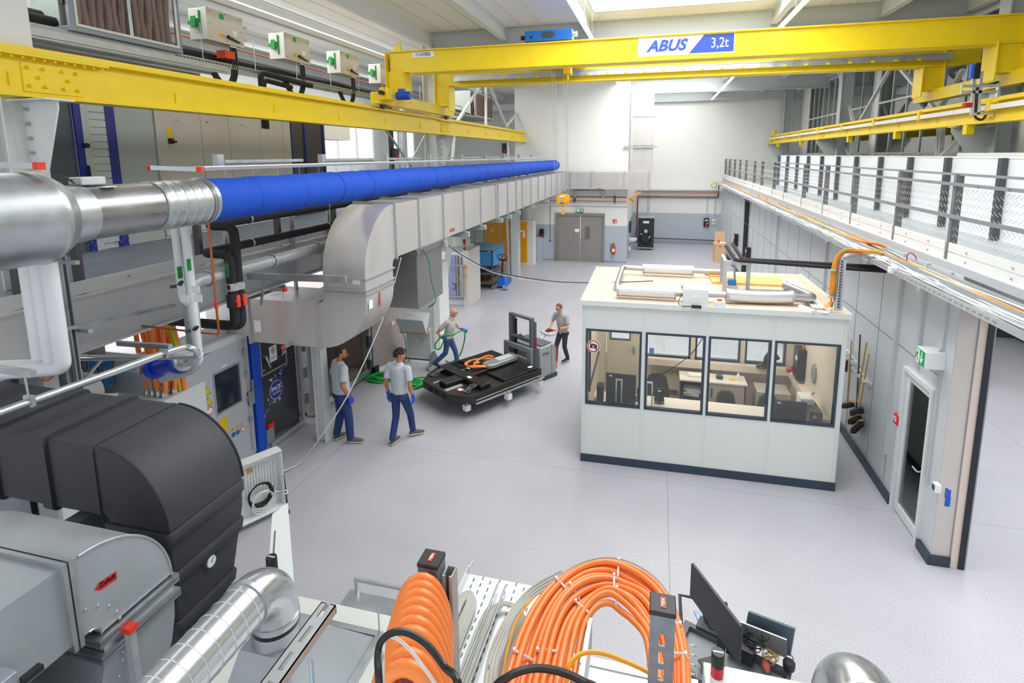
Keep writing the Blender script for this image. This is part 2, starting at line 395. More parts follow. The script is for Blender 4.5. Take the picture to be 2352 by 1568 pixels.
# ---- left side walls ----
b=MB(); b.box(-14.2,-14,-3,20.6,0,9.3); b.box(-14.2,-14,25.4,27.1,0,9.3); b.box(-14.2,-14,30.2,34.8,0,9.3); b.box(-14.2,-14,20.6,25.4,0,5.25); b.box(-14.2,-14,20.6,25.4,6.95,9.3); b.box(-14.2,-14,27.1,30.2,0,5.25); b.box(-14.2,-14,27.1,30.2,6.95,9.3)
struct('wall_left',b,mat('wall_left_m','#dcdedb',.7))
b=MB(); b.box(-14,-7.2,34.6,34.8,0,9.3); struct('wall_back_3',b,mat('wall_left_b','#dfe0dc',.7))
for n,(a,c,k) in enumerate(((20.6,25.4,3),(27.1,30.2,3))):
    b=MB()
    for z in (5.25,6.89): b.box(-14.05,-13.92,a,c,z,z+.07)
    for i in range(k+1): y=a+(c-a)*i/k; b.box(-14.05,-13.92,y-.05,y+.05,5.25,6.95)
    w=struct('window_%d'%(n+6),b,WPL)
    b=MB(); b.box(-14.02,-14.0,a,c,5.3,6.9); obj('pane',b,lightmat('daylit_pane','#f7fbff',1.15),w)
b=MB(); b.box(-14,-6.35,-3,27.7,3.8,3.9); struct('trim_8',b,mat('deck_grey','#626c77',.6))
# ---- roof ----
CE=mat('ceiling_panel','#f1efe9',.7)
b=MB()
SK=((-1.9,2.75,4.5,15.7),(-1.9,2.75,17.6,28.0),(-1.9,2.75,29.4,33.6))
b.box(-14.2,-1.9,-3,34.8,9.2,9.35); b.box(2.75,7.75,-3,34.8,9.2,9.35)
b.box(-1.9,2.75,-3,4.5,9.2,9.35); b.box(-1.9,2.75,15.7,17.6,9.2,9.35); b.box(-1.9,2.75,28,29.4,9.2,9.35); b.box(-1.9,2.75,33.6,34.8,9.2,9.35)
c=struct('ceiling',b,CE)
b=MB()
for i in range(18): x=-14+i*.62; b.box(x,x+.012,-3,34.6,9.192,9.2)
for i in range(8): x=2.9+i*.62; b.box(x,x+.012,-3,34.6,9.192,9.2)
obj('panel_seam',b,LGR,c)
for n,(x0,x1,y0,y1) in enumerate(SK):
    b=MB(); t=.1
    b.box(x0,x0+t,y0,y1,9.2,9.75); b.box(x1-t,x1,y0,y1,9.2,9.75); b.box(x0,x1,y0,y0+t,9.2,9.75); b.box(x0,x1,y1-t,y1,9.2,9.75)
    for i in range(1,5): y=y0+(y1-y0)*i/5; b.box(x0,x1,y-.03,y+.03,9.7,9.75)
    s=struct('window_%d'%(n+8),b,WHT)
    b=MB(); nn=10
    b.loft([[V((x0+(x1-x0)*i/nn,y,9.78+.45*math.sin(PI*i/nn))) for i in range(nn+1)]+[V((x0+(x1-x0)*i/nn,y,9.76+.43*math.sin(PI*i/nn))) for i in range(nn,-1,-1)] for y in (y0,y1)])
    obj('dome_pane',b,lightmat('skylight_pane','#fbfdff',4.5),s,label='milky daylit skylight dome')
# ================= STEELWORK, CRANE =================
def ibeam(mb,a,b,w,h,t=.02,up=(0,0,1)):
    a,b=V(a),V(b); u=V(up)
    mb.bar(a+u*(h/2-t/2),b+u*(h/2-t/2),w,t,up).bar(a-u*(h/2-t/2),b-u*(h/2-t/2),w,t,up).bar(a,b,t*.8,h-2*t,up); return mb
def icol(mb,x,y,z0,z1,s=.3,t=.02,flip=False):
    if flip: mb.box(x-s/2,x+s/2,y-s/2,y-s/2+t,z0,z1).box(x-s/2,x+s/2,y+s/2-t,y+s/2,z0,z1).box(x-t/2,x+t/2,y-s/2,y+s/2,z0,z1)
    else: mb.box(x-s/2,x-s/2+t,y-s/2,y+s/2,z0,z1).box(x+s/2-t,x+s/2,y-s/2,y+s/2,z0,z1).box(x-s/2,x+s/2,y-t/2,y+t/2,z0,z1)
    return mb
def bolt(mb,p,ax,r=.018,l=.03):
    p=V(p); return mb.cyl(p,p+V(ax)*l,r,n=6)
CW=[('left side column behind the near end of the yellow runway',-7.15,4.75),('left side column behind the middle joint of the yellow runway',-7.15,16.9),('left side column near the far end of the yellow runway',-7.15,28.7)]
for i,(l,x,y) in enumerate(CW):
    t=thing('steel_column','light grey steel '+l,'column',(x,y,0),'hall columns')
    obj('shaft',icol(MB(),x,y,0 if i==0 else 3.9,8.9,.4,.025),STLL,t)
    b=MB(); z1=6.06
    b.prism([(-6.95,z1),(-6.42,z1),(-6.42,z1-.1),(-6.75,z1-.95),(-6.95,z1-.95)],'y',y-.01,y+.01)
    b.box(-6.95,-6.38,y-.16,y+.16,z1-.02,z1)
    b.box(-6.95,-6.93,y-.12,y+.12,z1-1.0,z1)
    br=obj('crane_bracket',b,STLL,t)
    each('bolt',range(6),lambda b,k:bolt(b,(-6.86,y-.01,z1-.1-k*.16),(0,-1,0),.02,.035),GALV,br)
for i,(l,x,y) in enumerate((('right side column near the crane carriage',6.85,13.75),('right side column in the middle of the glazing',6.85,24.2),('right side column by the back wall',6.85,34.2))):
    t=thing('steel_column','light grey steel '+l,'column',(x,y,4),'hall columns')
    obj('shaft',icol(MB(),x,y,4,8.8,.4,.025),STL,t)
    z1=5.93; b=MB(); b.prism([(6.66,z1),(5.95,z1),(5.95,z1-.12),(6.45,z1-.8),(6.66,z1-.8)],'y',y-.01,y+.01)
    b.box(5.95,6.66,y-.15,y+.15,z1-.02,z1); br=obj('crane_bracket',b,STL,t)
    each('bolt',range(5),lambda b,k:bolt(b,(6.58,y-.01,z1-.12-k*.14),(0,-1,0),.02,.035),GALV,br)
# roof girders and purlins
b=MB(); ibeam(b,(-7,16.7,8.95),(7.4,16.7,8.95),.25,.5); struct('trim_10',b,STL)
b=MB(); ibeam(b,(-7.2,28.6,8.75),(7.4,28.6,8.75),.25,.8); struct('trim_11',b,STL)
b=MB(); b.box(-7.2,7.6,34.3,34.5,8.45,9.2); struct('trim_12',b,STL)
for k,x in enumerate((-12.5,-9.6,-7.0,-4.6,2.85,5.4,7.3)):
    b=MB(); ibeam(b,(x,-1,9.0),(x,34.3,9.0),.16,.38 if x!=-7 else .5,.02); struct('trim_%d'%(13+k),b,STLL)
b=MB(); ibeam(b,(-2.05,-1,9.0),(-2.05,34.3,9.0),.16,.38); struct('trim_20',b,STLL)
# bracing
def brace(pts,x,lab,y=None,w=.1):
    c0=P(*pts[0][0],x=x); t=thing('wind_brace',lab,'steel brace',(x,c0.y,c0.z),'wind bracing')
    each('brace_bar',pts,lambda b,a:b.bar(P(*a[0],x=x),P(*a[1],x=x),w,w*.8),STLL,t)
brace([((1108,190),(1048,282)),((1116,188),(1116,288)),((1122,190),(1162,290)),((1240,192),(1163,290))],-7.1,'grey steel V brace above the left yellow runway')
brace([((1047,282),(1038,372)),((1165,290),(1168,370)),((1200,290),(1206,370))],-7.15,'grey steel struts below the left yellow runway')
brace([((2050,148),(1972,284)),((2062,150),(2146,248)),((2212,160),(2162,245)),((1925,160),(1962,285))],7.0,'grey steel W brace in front of the right glazing')
brace([((2158,288),(2154,362)),((2165,290),(2160,362)),((1972,305),(1952,360)),((1928,318),(1955,360)),((2205,315),(2160,362))],7.0,'grey steel struts below the right yellow runway')
# crane runways
def runway(x,y0,y1,z0,z1,splices,lab,side):
    t=thing('crane_runway',lab,'crane rail',(x,y0,z0),None)
    xc=x-side*.13; b=MB(); w=.26; tt=.025
    b.box(xc-w/2,xc+w/2,y0,y1,z0,z0+tt).box(xc-w/2,xc+w/2,y0,y1,z1-.09,z1-.06).box(xc-.01,xc+.01,y0,y1,z0,z1-.06)
    obj('beam',b,YEL,t,bevel=.004)
    b=MB(); b.box(xc-.03,xc+.03,y0,y1,z1-.06,z1); obj('rail',b,YEL,t)
    for s in splices:
        b=MB(); b.box(x-side*.125,x-side*.105,s-.32,s+.32,z0+.07,z1-.17); sp=obj('splice_plate',b,YEL,t)
        b=MB(); b.box(xc-w/2,xc+w/2,s-.6,s+.6,z1-.115,z1-.09); fp=obj('flange_plate',b,YEL,t)
        for dy,dz in ((-.26,.08),(-.1,.08),(.1,.08),(.26,.08),(-.16,0),(.16,0),(-.26,-.08),(-.1,-.08),(.1,-.08),(.26,-.08)):
            b=MB(); bolt(b,(x-side*.105,s+dy,(z0+z1)/2-.04+dz*1.2),(side,0,0),.02,.04); obj('bolt',b,YEL,sp)
        if s<14: each('bolt',range(11),lambda b,k:bolt(b,(x-side*.05,s-.55+k*.11,z1-.115),(0,0,-1),.016,.03),YEL,fp)
    each('stiffener',[yy for yy in [y0+1.3+k*2.1 for k in range(15)] if yy<y1],lambda b,yy:b.box(x-side*.12,x-side*.1,yy-.008,yy+.008,z0+.12,z0+.26),YEL,t)
    b=MB(); b.prism([(y1-.55,z1-.02),(y1-.15,z1-.02),(y1-.15,z1+.2),(y1-.22,z1+.26),(y1-.48,z1+.26),(y1-.55,z1+.2)],'x',xc-.08,xc+.08); obj('end_stop',b,YEL,t,bevel=.01)
    b=MB(); b.box(xc-w/2,xc+w/2,y1-.02,y1,z0,z1-.06); obj('end_plate',b,YEL,t)
    return t
rl=runway(-6.6,-1,33.9,6.07,6.62,[4.95,16.9,28.9],'yellow runway beam with bolted joints on the left side',1)
rr=runway(6.0,3,33.9,5.94,6.42,[12.9,24.1],'yellow runway beam with white conductor line on the right side',-1)
each('conductor_line',[8+k*2.9 for k in range(9)],lambda b,y:b.box(5.97,6.0,y,y+2.87,6.18,6.27),WPL,rr,label='white conductor rail')
each('conductor_bracket',[9.6+k*2.9 for k in range(9)],lambda b,y:b.box(5.95,6.13,y-.06,y+.06,6.15,6.36),YEL,rr)
each('hanging_lug',[13.3,16.8,20.6,27,32],lambda b,y:b.box(6.0,6.14,y-.05,y+.1,5.75,5.95),YEL,rr)
# bridge crane
t=thing('bridge_crane','yellow two girder overhead travelling crane spanning the hall','crane',(0,14.5,6.6))
b=MB(); b.box(-6.55,6.9,12.95,13.25,7.46,7.95); b.box(-6.57,6.9,12.88,13.32,7.94,7.97); b.box(-6.0,6.9,12.88,13.32,7.43,7.46); obj('girder',b,YEL,t,bevel=.006)
b=MB(); b.box(-6.65,7.4,16.05,16.35,7.5,7.95); b.box(-6.65,7.4,15.98,16.42,7.94,7.97); b.box(-6.0,7.0,15.98,16.42,7.46,7.5); obj('girder',b,YEL,t,bevel=.006)
for sx,x0 in ((1,-6.62),(-1,6.62)):
    b=MB()
    for y0,y1 in ((12.93,13.27),(16.03,16.37)):
        b.box(*sorted((x0,x0+sx*.42)),y0,y1,6.9,7.5); b.box(*sorted((x0+sx*.42,x0+sx*.45)),y0-.08,y1+.08,6.75,7.46)
        b.box(*sorted((x0-sx*.02,x0)),y0-.08,y1+.08,6.75,7.95)
    b.box(*sorted((x0-sx*.1,x0+sx*.16)),12.2,17.1,6.66,6.93)
    obj('end_carriage',b,YEL,t,bevel=.006)
    each('wheel',(12.6,16.8),lambda b,y:b.cyl((x0-sx*.02,y,6.68),(x0+sx*.06,y,6.68),.12),DGR,t)
b=MB(); b.prism([(-6.55,7.97),(-6.3,7.97),(-6.3,8.2),(-6.36,8.2)],'y',13.05,13.1); obj('gusset',b,YEL,t)
b=MB(); b.box(-6.0,6.75,15.9,15.97,7.62,7.74).box(-6.0,6.75,15.88,15.9,7.6,7.63).box(-6.0,6.75,15.88,15.9,7.73,7.76); obj('festoon_track',b,GALV,t,label='silver cable track')
each('track_clip',[-5.5+k*.5 for k in range(24)],lambda b,x:b.box(x,x+.08,15.87,15.9,7.6,7.65),YEL,t)
b=MB(); b.box(-6.38,-6.18,12.0,12.4,6.72,7.0); b.box(-6.36,-6.2,12.4,12.7,6.78,6.95); g=obj('gearbox',b,YEL,t,bevel=.02)
b=MB(); b.cyl((-6.28,12.02,6.87),(-6.28,11.86,6.87),.05); obj('shaft_cap',b,BLK,g)
b=MB(); b.cyl((-6.1,12.35,6.83),(-5.75,12.35,6.83),.09); b.box(-6.05,-5.9,12.3,12.4,6.9,6.99)
for k in range(7): b.cyl((-6.08+k*.05,12.35,6.83),(-6.06+k*.05,12.35,6.83),.1)
obj('drive_motor',b,BLUE,t,label='blue drive motor')
# signs on the girder
b=MB(); c=[P(u,v,y=12.94) for u,v in ((1465,131),(1686,122),(1686,77),(1465,87))]
zb,zt=c[0].z,c[3].z; xa,xb=c[0].x,c[1].x
b.box(xa,xb,12.935,12.95,zb,zt); s=obj('capacity_sign',b,PAPER,t,label='white and blue sign reading ABUS 3,2t')
xm=xa+(xb-xa)*.54; hh=zt-zb
b=MB(); b.prism([(xm,zb+.02),(xb-.015,zb+.02),(xb-.015,zt-.02),(xm+.3,zt-.02)],'y',12.931,12.936); obj('blue_field',b,BLT,s)
text('ABUS',hh*.78,(xa+(xb-xa)*.3,12.93,(zb+zt)/2-.005),(1,0,0),(0,0,1),BLT,s,shear=.3,bold=.012,sx=1.05)
text('3,2t',hh*.72,(xm+.62,12.93,(zb+zt)/2),(1,0,0),(0,0,1),PAPER,s,sx=.8)
c=[P(u,v,y=12.94) for u,v in ((947,133),(997,130),(997,117),(947,120))]
b=MB(); b.box(c[0].x,c[1].x,12.935,12.95,c[0].z,c[3].z); s=obj('number_plate',b,PAPER,t,label='white plate reading 111-010826')
text('111-010826',.115,((c[0].x+c[1].x)/2,12.93,(c[0].z+c[3].z)/2),(1,0,0),(0,0,1),BLT,s,sx=.72)
# trolley on the bridge
t=thing('crane_trolley','blue hoist trolley sitting on top of the crane girders','hoist',(-2.5,13.4,7.98))
b=MB(); b.box(-3.1,-2.0,12.95,13.2,8.03,8.24); b.box(-3.1,-2.0,12.95,16.2,8.0,8.05); bo=obj('frame',b,mat('hoist_blue','#1763b8',.4),t,bevel=.01)
b=MB(); b.prism([(math.cos(a)*.1-2.55+(.05 if math.cos(a)>0 else -.05),8.135+.07*math.sin(a)) for a in [2*PI*k/16 for k in range(16)]],'y',12.94,12.951); obj('opening',b,DGR,bo)
b=MB(); b.cyl((-3.12,13.08,8.12),(-3.22,13.08,8.12),.05); b.cyl((-2.95,12.94,8.1),(-2.95,12.95,8.1),.03); obj('buffer',b,BLK,bo)
b=MB(); b.cyl((-2.0,13.08,8.14),(-1.9,13.08,8.14),.06); obj('buffer',b,GALV,bo)
b=MB(); b.cyl((-2.85,14.2,7.85),(-2.0,14.2,7.85),.14); b.box(-3.0,-2.85,13.9,14.5,7.7,8.0); obj('rope_drum',b,GALVD,t)
b=MB(); b.box(-2.3,-2.12,13.55,13.8,7.35,7.75); b.tube([(-2.2,13.6,7.35),(-2.2,13.6,7.2)],.03); obj('limit_switch',b,YLB,t)
each('hoist_rope',((-2.6,-2.47),(-2.53,-2.41),(-2.3,-2.19),(-2.22,-2.15)),lambda b,a:b.tube([(a[0],13.6,7.9),(a[1],13.5,4.42)],.006,6),GALV,t)
t=thing('hook_block','yellow round hook block hanging from the crane ropes','hook',(-2.3,13.5,4.0))
b=MB(); b.cyl((-2.3,13.44,4.32),(-2.3,13.5,4.32),.14,n=24).cyl((-2.24,13.52,4.32),(-2.24,13.58,4.32),.13,n=24); hk=obj('housing',b,mat('hook_yellow','#f0a800',.4),t,bevel=.008)
b=MB(); b.cyl((-2.3,13.43,4.32),(-2.3,13.44,4.32),.03); obj('hub',b,GALV,hk)
b=MB(); b.box(-2.36,-2.24,13.43,13.44,4.38,4.41); obj('badge',b,PAPER,hk)
b=MB(); b.box(-2.35,-2.25,13.43,13.44,4.22,4.25); obj('badge',b,BLT,hk)
b=MB(); b.tube(smoothpts([(-2.28,13.5,4.2),(-2.28,13.5,4.1),(-2.26,13.5,4.05),(-2.235,13.5,4.0),(-2.26,13.5,3.96),(-2.31,13.5,3.97),(-2.32,13.5,4.01)]),.018,8); obj('hook',b,mat('hook_yellow','',0),t)
# sensor mast on the right carriage
t=thing('crane_sensor_mast','silver tube frame with blue and black box on the right crane carriage','sensor',(6.2,12.6,6.3))
def q(u,v,y=12.5): return P(u,v,y=y)
b=MB()
for a,c in (((2238,152),(2232,264)),((2254,164),(2246,262)),((2208,198),(2292,196)),((2206,212),(2292,210)),((2236,262),(2282,260))): b.bar(q(*a),q(*c),.05,.05)
b.bar(q(2294,188),q(2290,222),.03,.08); obj('tube_frame',b,ALU,t)
a,c=q(2223,182),q(2233,148); b=MB(); b.box(a.x,c.x,12.4,12.5,a.z,c.z); obj('signal_box',b,BLUE,t)
a,c=q(2233,182),q(2245,146); b=MB(); b.box(a.x,c.x+.02,12.4,12.5,a.z,c.z); obj('signal_box',b,BLK,t)
a,c=q(2211,247),q(2230,236); b=MB(); b.box(a.x,c.x,12.42,12.55,a.z,c.z); obj('bumper',b,mat('bumper_red','#b01828',.4),t,bevel=.01)
b=MB(); b.tube(smoothpts([q(2294,188),q(2270,194),q(2248,196),q(2243,215),(q(2241,250)),q(2240,268),q(2255,275),q(2266,262)]),.022); obj('cable',b,BLK,t)
# lamps
fx=None
LT=lightmat('tube_light','#f7fbff',22)
for x,ys in ((-1.75,[4+1.52*k for k in range(19)]),(2.66,[4+1.52*k for k in range(19)])):
    for i,y in enumerate(ys):
        if fx is None:
            fx=thing('tube_lamp','long thin lit tube lamp in the ceiling rows','lamp',(0,0,8.3),'tube lamps under the roof',local=True)
            b=MB(); b.box(-.03,.03,-.74,.74,.02,.07); obj('housing',b,WHT,fx)
            b=MB(); b.box(-.028,.028,-.74,.74,-.01,.02); obj('diffuser',b,LT,fx)
            b=MB(); b.cyl((0,0,.07),(0,0,.9),.005,n=6); obj('hanger',b,GALV,fx)
            fx.location=(x,y,8.3); f0=fx
        else: cp(f0,(x,y,8.3))
b=MB()
for k in range(9): b.box(-7.45,-7.33,6.5+k*1.8,8.3+k*1.8,8.02,8.12)
obj('cable_trunking',b,WHT,label='white trunking line running above the grey switch boxes',cat='trunking')
# ================= DUCTS =================
X0,X1,Z0,Z1=-5.15,-4.4,3.67,4.6
t=thing('exhaust_duct','long stainless rectangular duct with flanged joints above the left aisle','air duct',(-4.8,8.6,2.4))
def elbow(c,ri,ro,a0,a1,n,e1,e2,w0,w1,ax):
    "rectangular elbow: rings of 4 points"
    R=[]
    for i in range(n+1):
        a=a0+(a1-a0)*i/n; d=V(e1)*math.cos(a)+V(e2)*math.sin(a)
        pi,po=V(c)+d*ri,V(c)+d*ro
        R.append([pi+V(ax)*w0,po+V(ax)*w0,po+V(ax)*w1,pi+V(ax)*w1])
    return R
b=MB(); b.box(X0,X1,8.62,27.3,Z0,Z1); obj('duct_run',b,STEEL,t)
e=.035
each('flange',(8.62,9.6,10.83,12.1,13.37,14.74,14.95,16,17.03,17.85,19.12,20.4,21.7,23,24.3,25.6,26.6),lambda b,y:b.box(X0-e,X1+e,y-.02,y+.02,Z0-e,Z1+e),GALVD,t)
b=MB(); b.loft(elbow((0,8.62,Z0-.14),.14,Z1-Z0+.14,PI/2,PI,12,(0,1,0),(0,0,1),X0,X1,(1,0,0)),smooth=False); obj('upper_elbow',b,STEEL,t,smooth=30)
ya,yb=8.62-(Z1-Z0+.14),8.62-.14
ze=Z0-.14
b=MB(); b.box(X0,X1,ya,yb,3.2,ze); obj('duct_run',b,STEEL,t)
each('flange',(ze-.02,3.33,3.26),lambda b,z:b.box(X0-.03,X1+.03,ya-.03,yb+.03,z-.012,z+.012),GALVD,t)
b=MB(); ri=.13; cx=X0-ri
b.loft(elbow((cx,0,3.2),ri,ri+X1-X0,0,-PI/2,14,(1,0,0),(0,0,1),ya,yb,(0,1,0)),smooth=False); obj('lower_elbow',b,STEEL,t,smooth=30)
zb=3.2-(ri+X1-X0); zt=3.2-ri
b=MB(); b.box(-6.62,cx,ya,yb,zb,zt); obj('duct_run',b,STEEL,t)
b=MB(); b.box(-7.6,-6.62,ya+.1,yb-.1,zb+.05,zt-.05); obj('duct_run',b,STEEL,t)
each('flange',(cx,-6.62),lambda b,x:b.box(x-.02,x+.02,ya-.03,yb+.03,zb-.03,zt+.03),GALVD,t)
b=MB(); b.box(-5.08,X1,9.45,10.7,2.5,3.55).prism([(9.4,Z0),(10.8,Z0),(10.7,3.55),(9.45,3.55)],'x',-5.1,X1+.03); br=obj('branch_duct',b,mat('duct_branch','#8f8d8d',.4,.7),t)
b=MB(); b.box(X1+.004,X1+.01,9.7,9.75,2.0,2.1)
# back crossing duct
b=MB(); b.box(X0,-.35,27.0,27.6,3.75,4.58); obj('duct_run',b,STEEL,t)
each('flange',(-4.2,-3.15,-1.6,-.45),lambda b,x:b.box(x-.02,x+.02,26.96,27.64,3.71,4.62),GALVD,t)
b=MB(); b.box(-1.25,-.3,27.7,28.3,4.6,8.3); b.box(-1.28,-.27,27.67,28.33,7.2,7.24); b.box(-1.28,-.27,27.67,28.33,5.85,5.89); b.box(-1.28,-.27,27.67,28.33,4.6,4.64); obj('riser',b,STEEL,t)
b=MB(); b.box(-1.7,-.1,27.6,27.68,5.72,5.82); obj('strut_rail',b,GALV,t)
# labels
each('sticker',[(X0+.53,X0+.66,ya-.006,ya,3.42,3.52),(-6.53,-6.4,ya-.006,ya,2.5,2.7),(X1,X1+.005,7.62,7.74,3.0,3.14)],lambda b,a:b.box(*a),PAPER,t)
each('arrow_sticker',[(X1+.001,X1+.005,7.95,8.0,2.95,3.2),(X1+.001,X1+.005,11.2,11.5,3.75,3.82),(-2.9,-2.7,26.99,27,3.78,3.81)],lambda b,a:b.box(*a),mat('sticker_red','#b4553f',.6),t)
b=MB(); b.cyl((X0+.32,ya-.004,4.1),(X0+.32,ya-.003,4.1),.03); 
# duct brackets
for i,y in enumerate((10.75,12.2,13.5,15.1,16.1,17.2,19.3,22.0,24.0)):
    b=MB(); b.box(-6.1,X1+.1,y-.06,y+.06,Z0-.16,Z0-.04)
    obj('duct_bracket',b,GALVD,label='galvanised bracket under the stainless duct, number %s from the elbow'%(['first','second','third','fourth','fifth','sixth','seventh','eighth','ninth'][i]),cat='bracket',group='duct brackets')
# ---- blue textile duct ----
t=thing('textile_duct','long blue fabric air duct hanging from a rail','air duct',(-4.8,4.95,4.7))
b=MB(); pts=[];rs=[]; y=4.95; RN.seed(3)
while y<26.05: pts.append((-4.8,y,4.94)); rs.append(.238+ (.004*math.sin(y*9)+.003*math.sin(y*23))); y+=.08
for k in range(1,7): a=k/6*PI/2; pts.append((-4.8,26.05+.16*math.sin(a),4.94)); rs.append(.235*math.cos(a)+.004)
b.tube(pts,.24,32,rs=rs); obj('fabric_tube',b,BLUF,t)
each('seam_ring',[5.6+.9*k for k in range(23)],lambda b,yy:b.tube([(-4.8+.24*math.sin(a),yy,4.94+.24*math.cos(a)) for a in [2*PI*k/24 for k in range(24)]],.004,4,closed=True),mat('blue_seam','#1a3f9e',.7),t)
each('hanger',[5.3+.45*k for k in range(46)],lambda b,yy:b.cyl((-4.8,yy,5.16),(-4.8,yy,5.27),.004,n=5),GALV,t)
b=MB(); b.box(-4.84,-4.76,4.9,26.3,5.27,5.31); b.box(-4.9,-4.7,4.9,26.3,5.305,5.315); obj('suspension_rail',b,WPL,t,label='white suspension rail')
t=thing('round_supply_duct','shiny round metal duct feeding the blue fabric duct','air duct',(-4.8,1,4.6))
b=MB(); pts=[(-4.8,4.28+k*.01,4.94) for k in range(68)]; b.tube(pts,.24,36,rs=[.24+(.006 if k%11<2 else 0) for k in range(68)]); obj('spiral_section',b,GALV,t)
b=MB(); b.cyl((-4.8,3.4,4.94),(-4.8,4.3,4.94),.235,n=36); obj('plain_section',b,mat('duct_plain','#9b9b9d',.3,.85,noise=(3,.05)),t)
b=MB(); b.lathe([(.24,3.62),(.25,3.42),(.3,3.4),(.36,3.3),(.375,3.28),(.375,3.24),(.365,3.22),(.365,.5)],n=40,T=Matrix.Translation((-4.8,0,4.94))@Matrix(((1,0,0,0),(0,0,1,0),(0,1,0,0),(0,0,0,1)))); obj('wide_section',b,GALV,t)
for yy in (4.87,4.9): b=MB(); b.tube([(-4.8+.25*math.sin(a),yy,4.94+.25*math.cos(a)) for a in [2*PI*k/32 for k in range(32)]],.006,6,closed=True); obj('clamp_ring',b,GALV,t)
b=MB(); b.cbox(P(240,429,x=-4.72)+V((0,0,.0)),.12,.13,.008,.2); obj('sticker',b,PAPER,t)
t=thing('duct_sensor','grey actuator box with cables on top of the round metal duct','sensor',(-4.8,3.7,5.17))
b=MB(); b.box(-4.9,-4.75,3.62,3.84,5.18,5.25); obj('housing',b,LGR,t,bevel=.01)
b=MB(); b.box(-4.9,-4.8,3.36,3.5,5.18,5.22); obj('clamp',b,DGR,t)
b=MB(); b.tube(smoothpts([(-4.85,3.62,5.22),(-4.88,3.55,5.27),(-4.85,3.45,5.25),(-4.83,3.38,5.2)]),.006); b.tube(smoothpts([(-4.8,3.6,5.2),(-4.78,3.5,5.25),(-4.8,3.4,5.22)]),.005);  obj('cable',b,BLK,t)
# red tipped hanger rails
def chan(name,lab,a,b_,w=.045,caps='ab',grp='red tipped rails'):
    t=thing(name,lab,'rail',a,grp); mb=MB(); mb.bar(a,b_,w,w); obj('channel',mb,GALV,t)
    d=(V(b_)-V(a)).normalized()
    for e,p,s in (('a',V(a),-1),('b',V(b_),1)):
        if e in caps: mb=MB(); mb.bar(p-d*.02*1,p+d*s*.035,w+.012,w+.012); obj('end_cap',mb,REDC,t,label='red end cap')
    return t
chan('mounting_rail','galvanised rail with red tips above the start of the blue duct',P(348,385,x=-5.2),P(458,389,x=-4.7))
chan('mounting_rail','galvanised rail with red tip above the wide round duct',P(-20,378,y=3.2),P(88,381,y=3.2),caps='b')
chan('mounting_rail','short galvanised rail with red tip over the lower silver duct',P(620,664,y=7.3),P(653,665,y=7.3),caps='b')
chan('mounting_rail','galvanised rail with red tip in front of the black door',P(652,797,y=7.3),P(700,772,y=8.1),caps='a')
b=MB(); b.cyl(P(650,670,y=7.3),P(654,790,y=7.3),.006); obj('threaded_rod',b,GALV,label='thin rod hanging between two red tipped rails',cat='rod')
t=thing('support_rail','grey strut rail line with clamps behind the blue duct','rail',(-5.35,15,5.3))
each('strut_length',[5.9+2.2*k for k in range(9)],lambda b,y:b.bar((-5.35,y,5.36),(-5.35,y+1.6,5.36),.04,.04),GALVD,t)
each('clamp',[5.8+2.2*k for k in range(9)],lambda b,y:b.box(-5.38,-5.3,y-.05,y+.05,5.3,5.45),GALVD,t)
# ================= LEFT MEZZANINE =================
t=thing('mezzanine_edge_beam','light galvanised edge beam of the left platform','beam',(-6.3,12,3.23))
b=MB(); b.box(-6.33,-6.31,-2,27.6,3.26,3.86).box(-6.42,-6.26,-2,27.6,3.23,3.26).box(-6.42,-6.26,-2,27.6,3.86,3.89); obj('channel',b,mat('beam_paint','#cfcfd0',.4,.3,noise=(2,.05)),t)
b=MB(); b.box(-6.28,-6.265,-2,27.6,3.9,4.05); tb=obj('toe_board',b,mat('toe_board','#cdcccb',.45,.2),t)
each('bolt',[3.2,5.2,5.9,7.0,7.6,8.7],lambda b,y:bolt(b,(-6.265,y,3.98),(1,0,0),.014,.02),GALV,tb)
t=thing('mezzanine_railing','dark post railing with wire mesh along the left platform','railing',(-6.34,12,3.9))
ys=[2.6,4.05]+[4.66+1.7*k for k in range(14)]
pd=mat('post_dark','#4c4a4b',.5)
each('post',ys,lambda b,y:b.box(-6.38,-6.28,y-.03,y+.03,3.88,5.0),pd,t)
b=MB(); b.cyl((-6.33,-1,5.0),(-6.33,27,5.0),.022,n=8); obj('handrail',b,pd,t)
b=MB(); zig(b,(-6.37,1.5,4.0),(0,1,0),(0,0,1),13,1.0,.105,.05); obj('wire_mesh',b,mat('mesh_wire','#a9917b',.5,.3),t)
# cabinet row on the platform
XC=-9.0
def yv(u): return P(u,320,x=XC).y
t=thing('cabinet_row','tall beige electrical cabinet row on the left platform','cabinet',(XC,10,3.9),None)
us=[360,464,528,599,651,668]
for a,c in zip(us,us[1:]):
    y0,y1=yv(a),yv(c)
    b=MB(); b.box(XC-.6,XC-.03,y0,y1,3.9,6.35); cb=obj('cabinet_body',b,LGR,t)
    b=MB(); b.box(XC-.03,XC,y0+.006,y1-.006,3.95,6.33); d=obj('door',b,mat('cab_beige','#cfcbc2',.25),cb,bevel=.004)
    b=MB(); b.box(XC,XC+.015,y0+.03,y0+.07,5.2,5.42); obj('handle',b,LGR,cb)
for u0,k in ((407,3),(478,1),(558,3),(612,1)):
    for i in range(k):
        y=yv(u0)+.05*i; b=MB(); b.cyl((XC,y,6.13),(XC+.02,y,6.13),.014,n=10); obj('indicator_lamp',b,[YLB if k==3 else RED,LGR,PAPER][i],t)
b=MB(); y=yv(388); b.box(XC,XC+.004,y-.03,y+.08,5.78,5.98); obj('label',b,YLB,t)
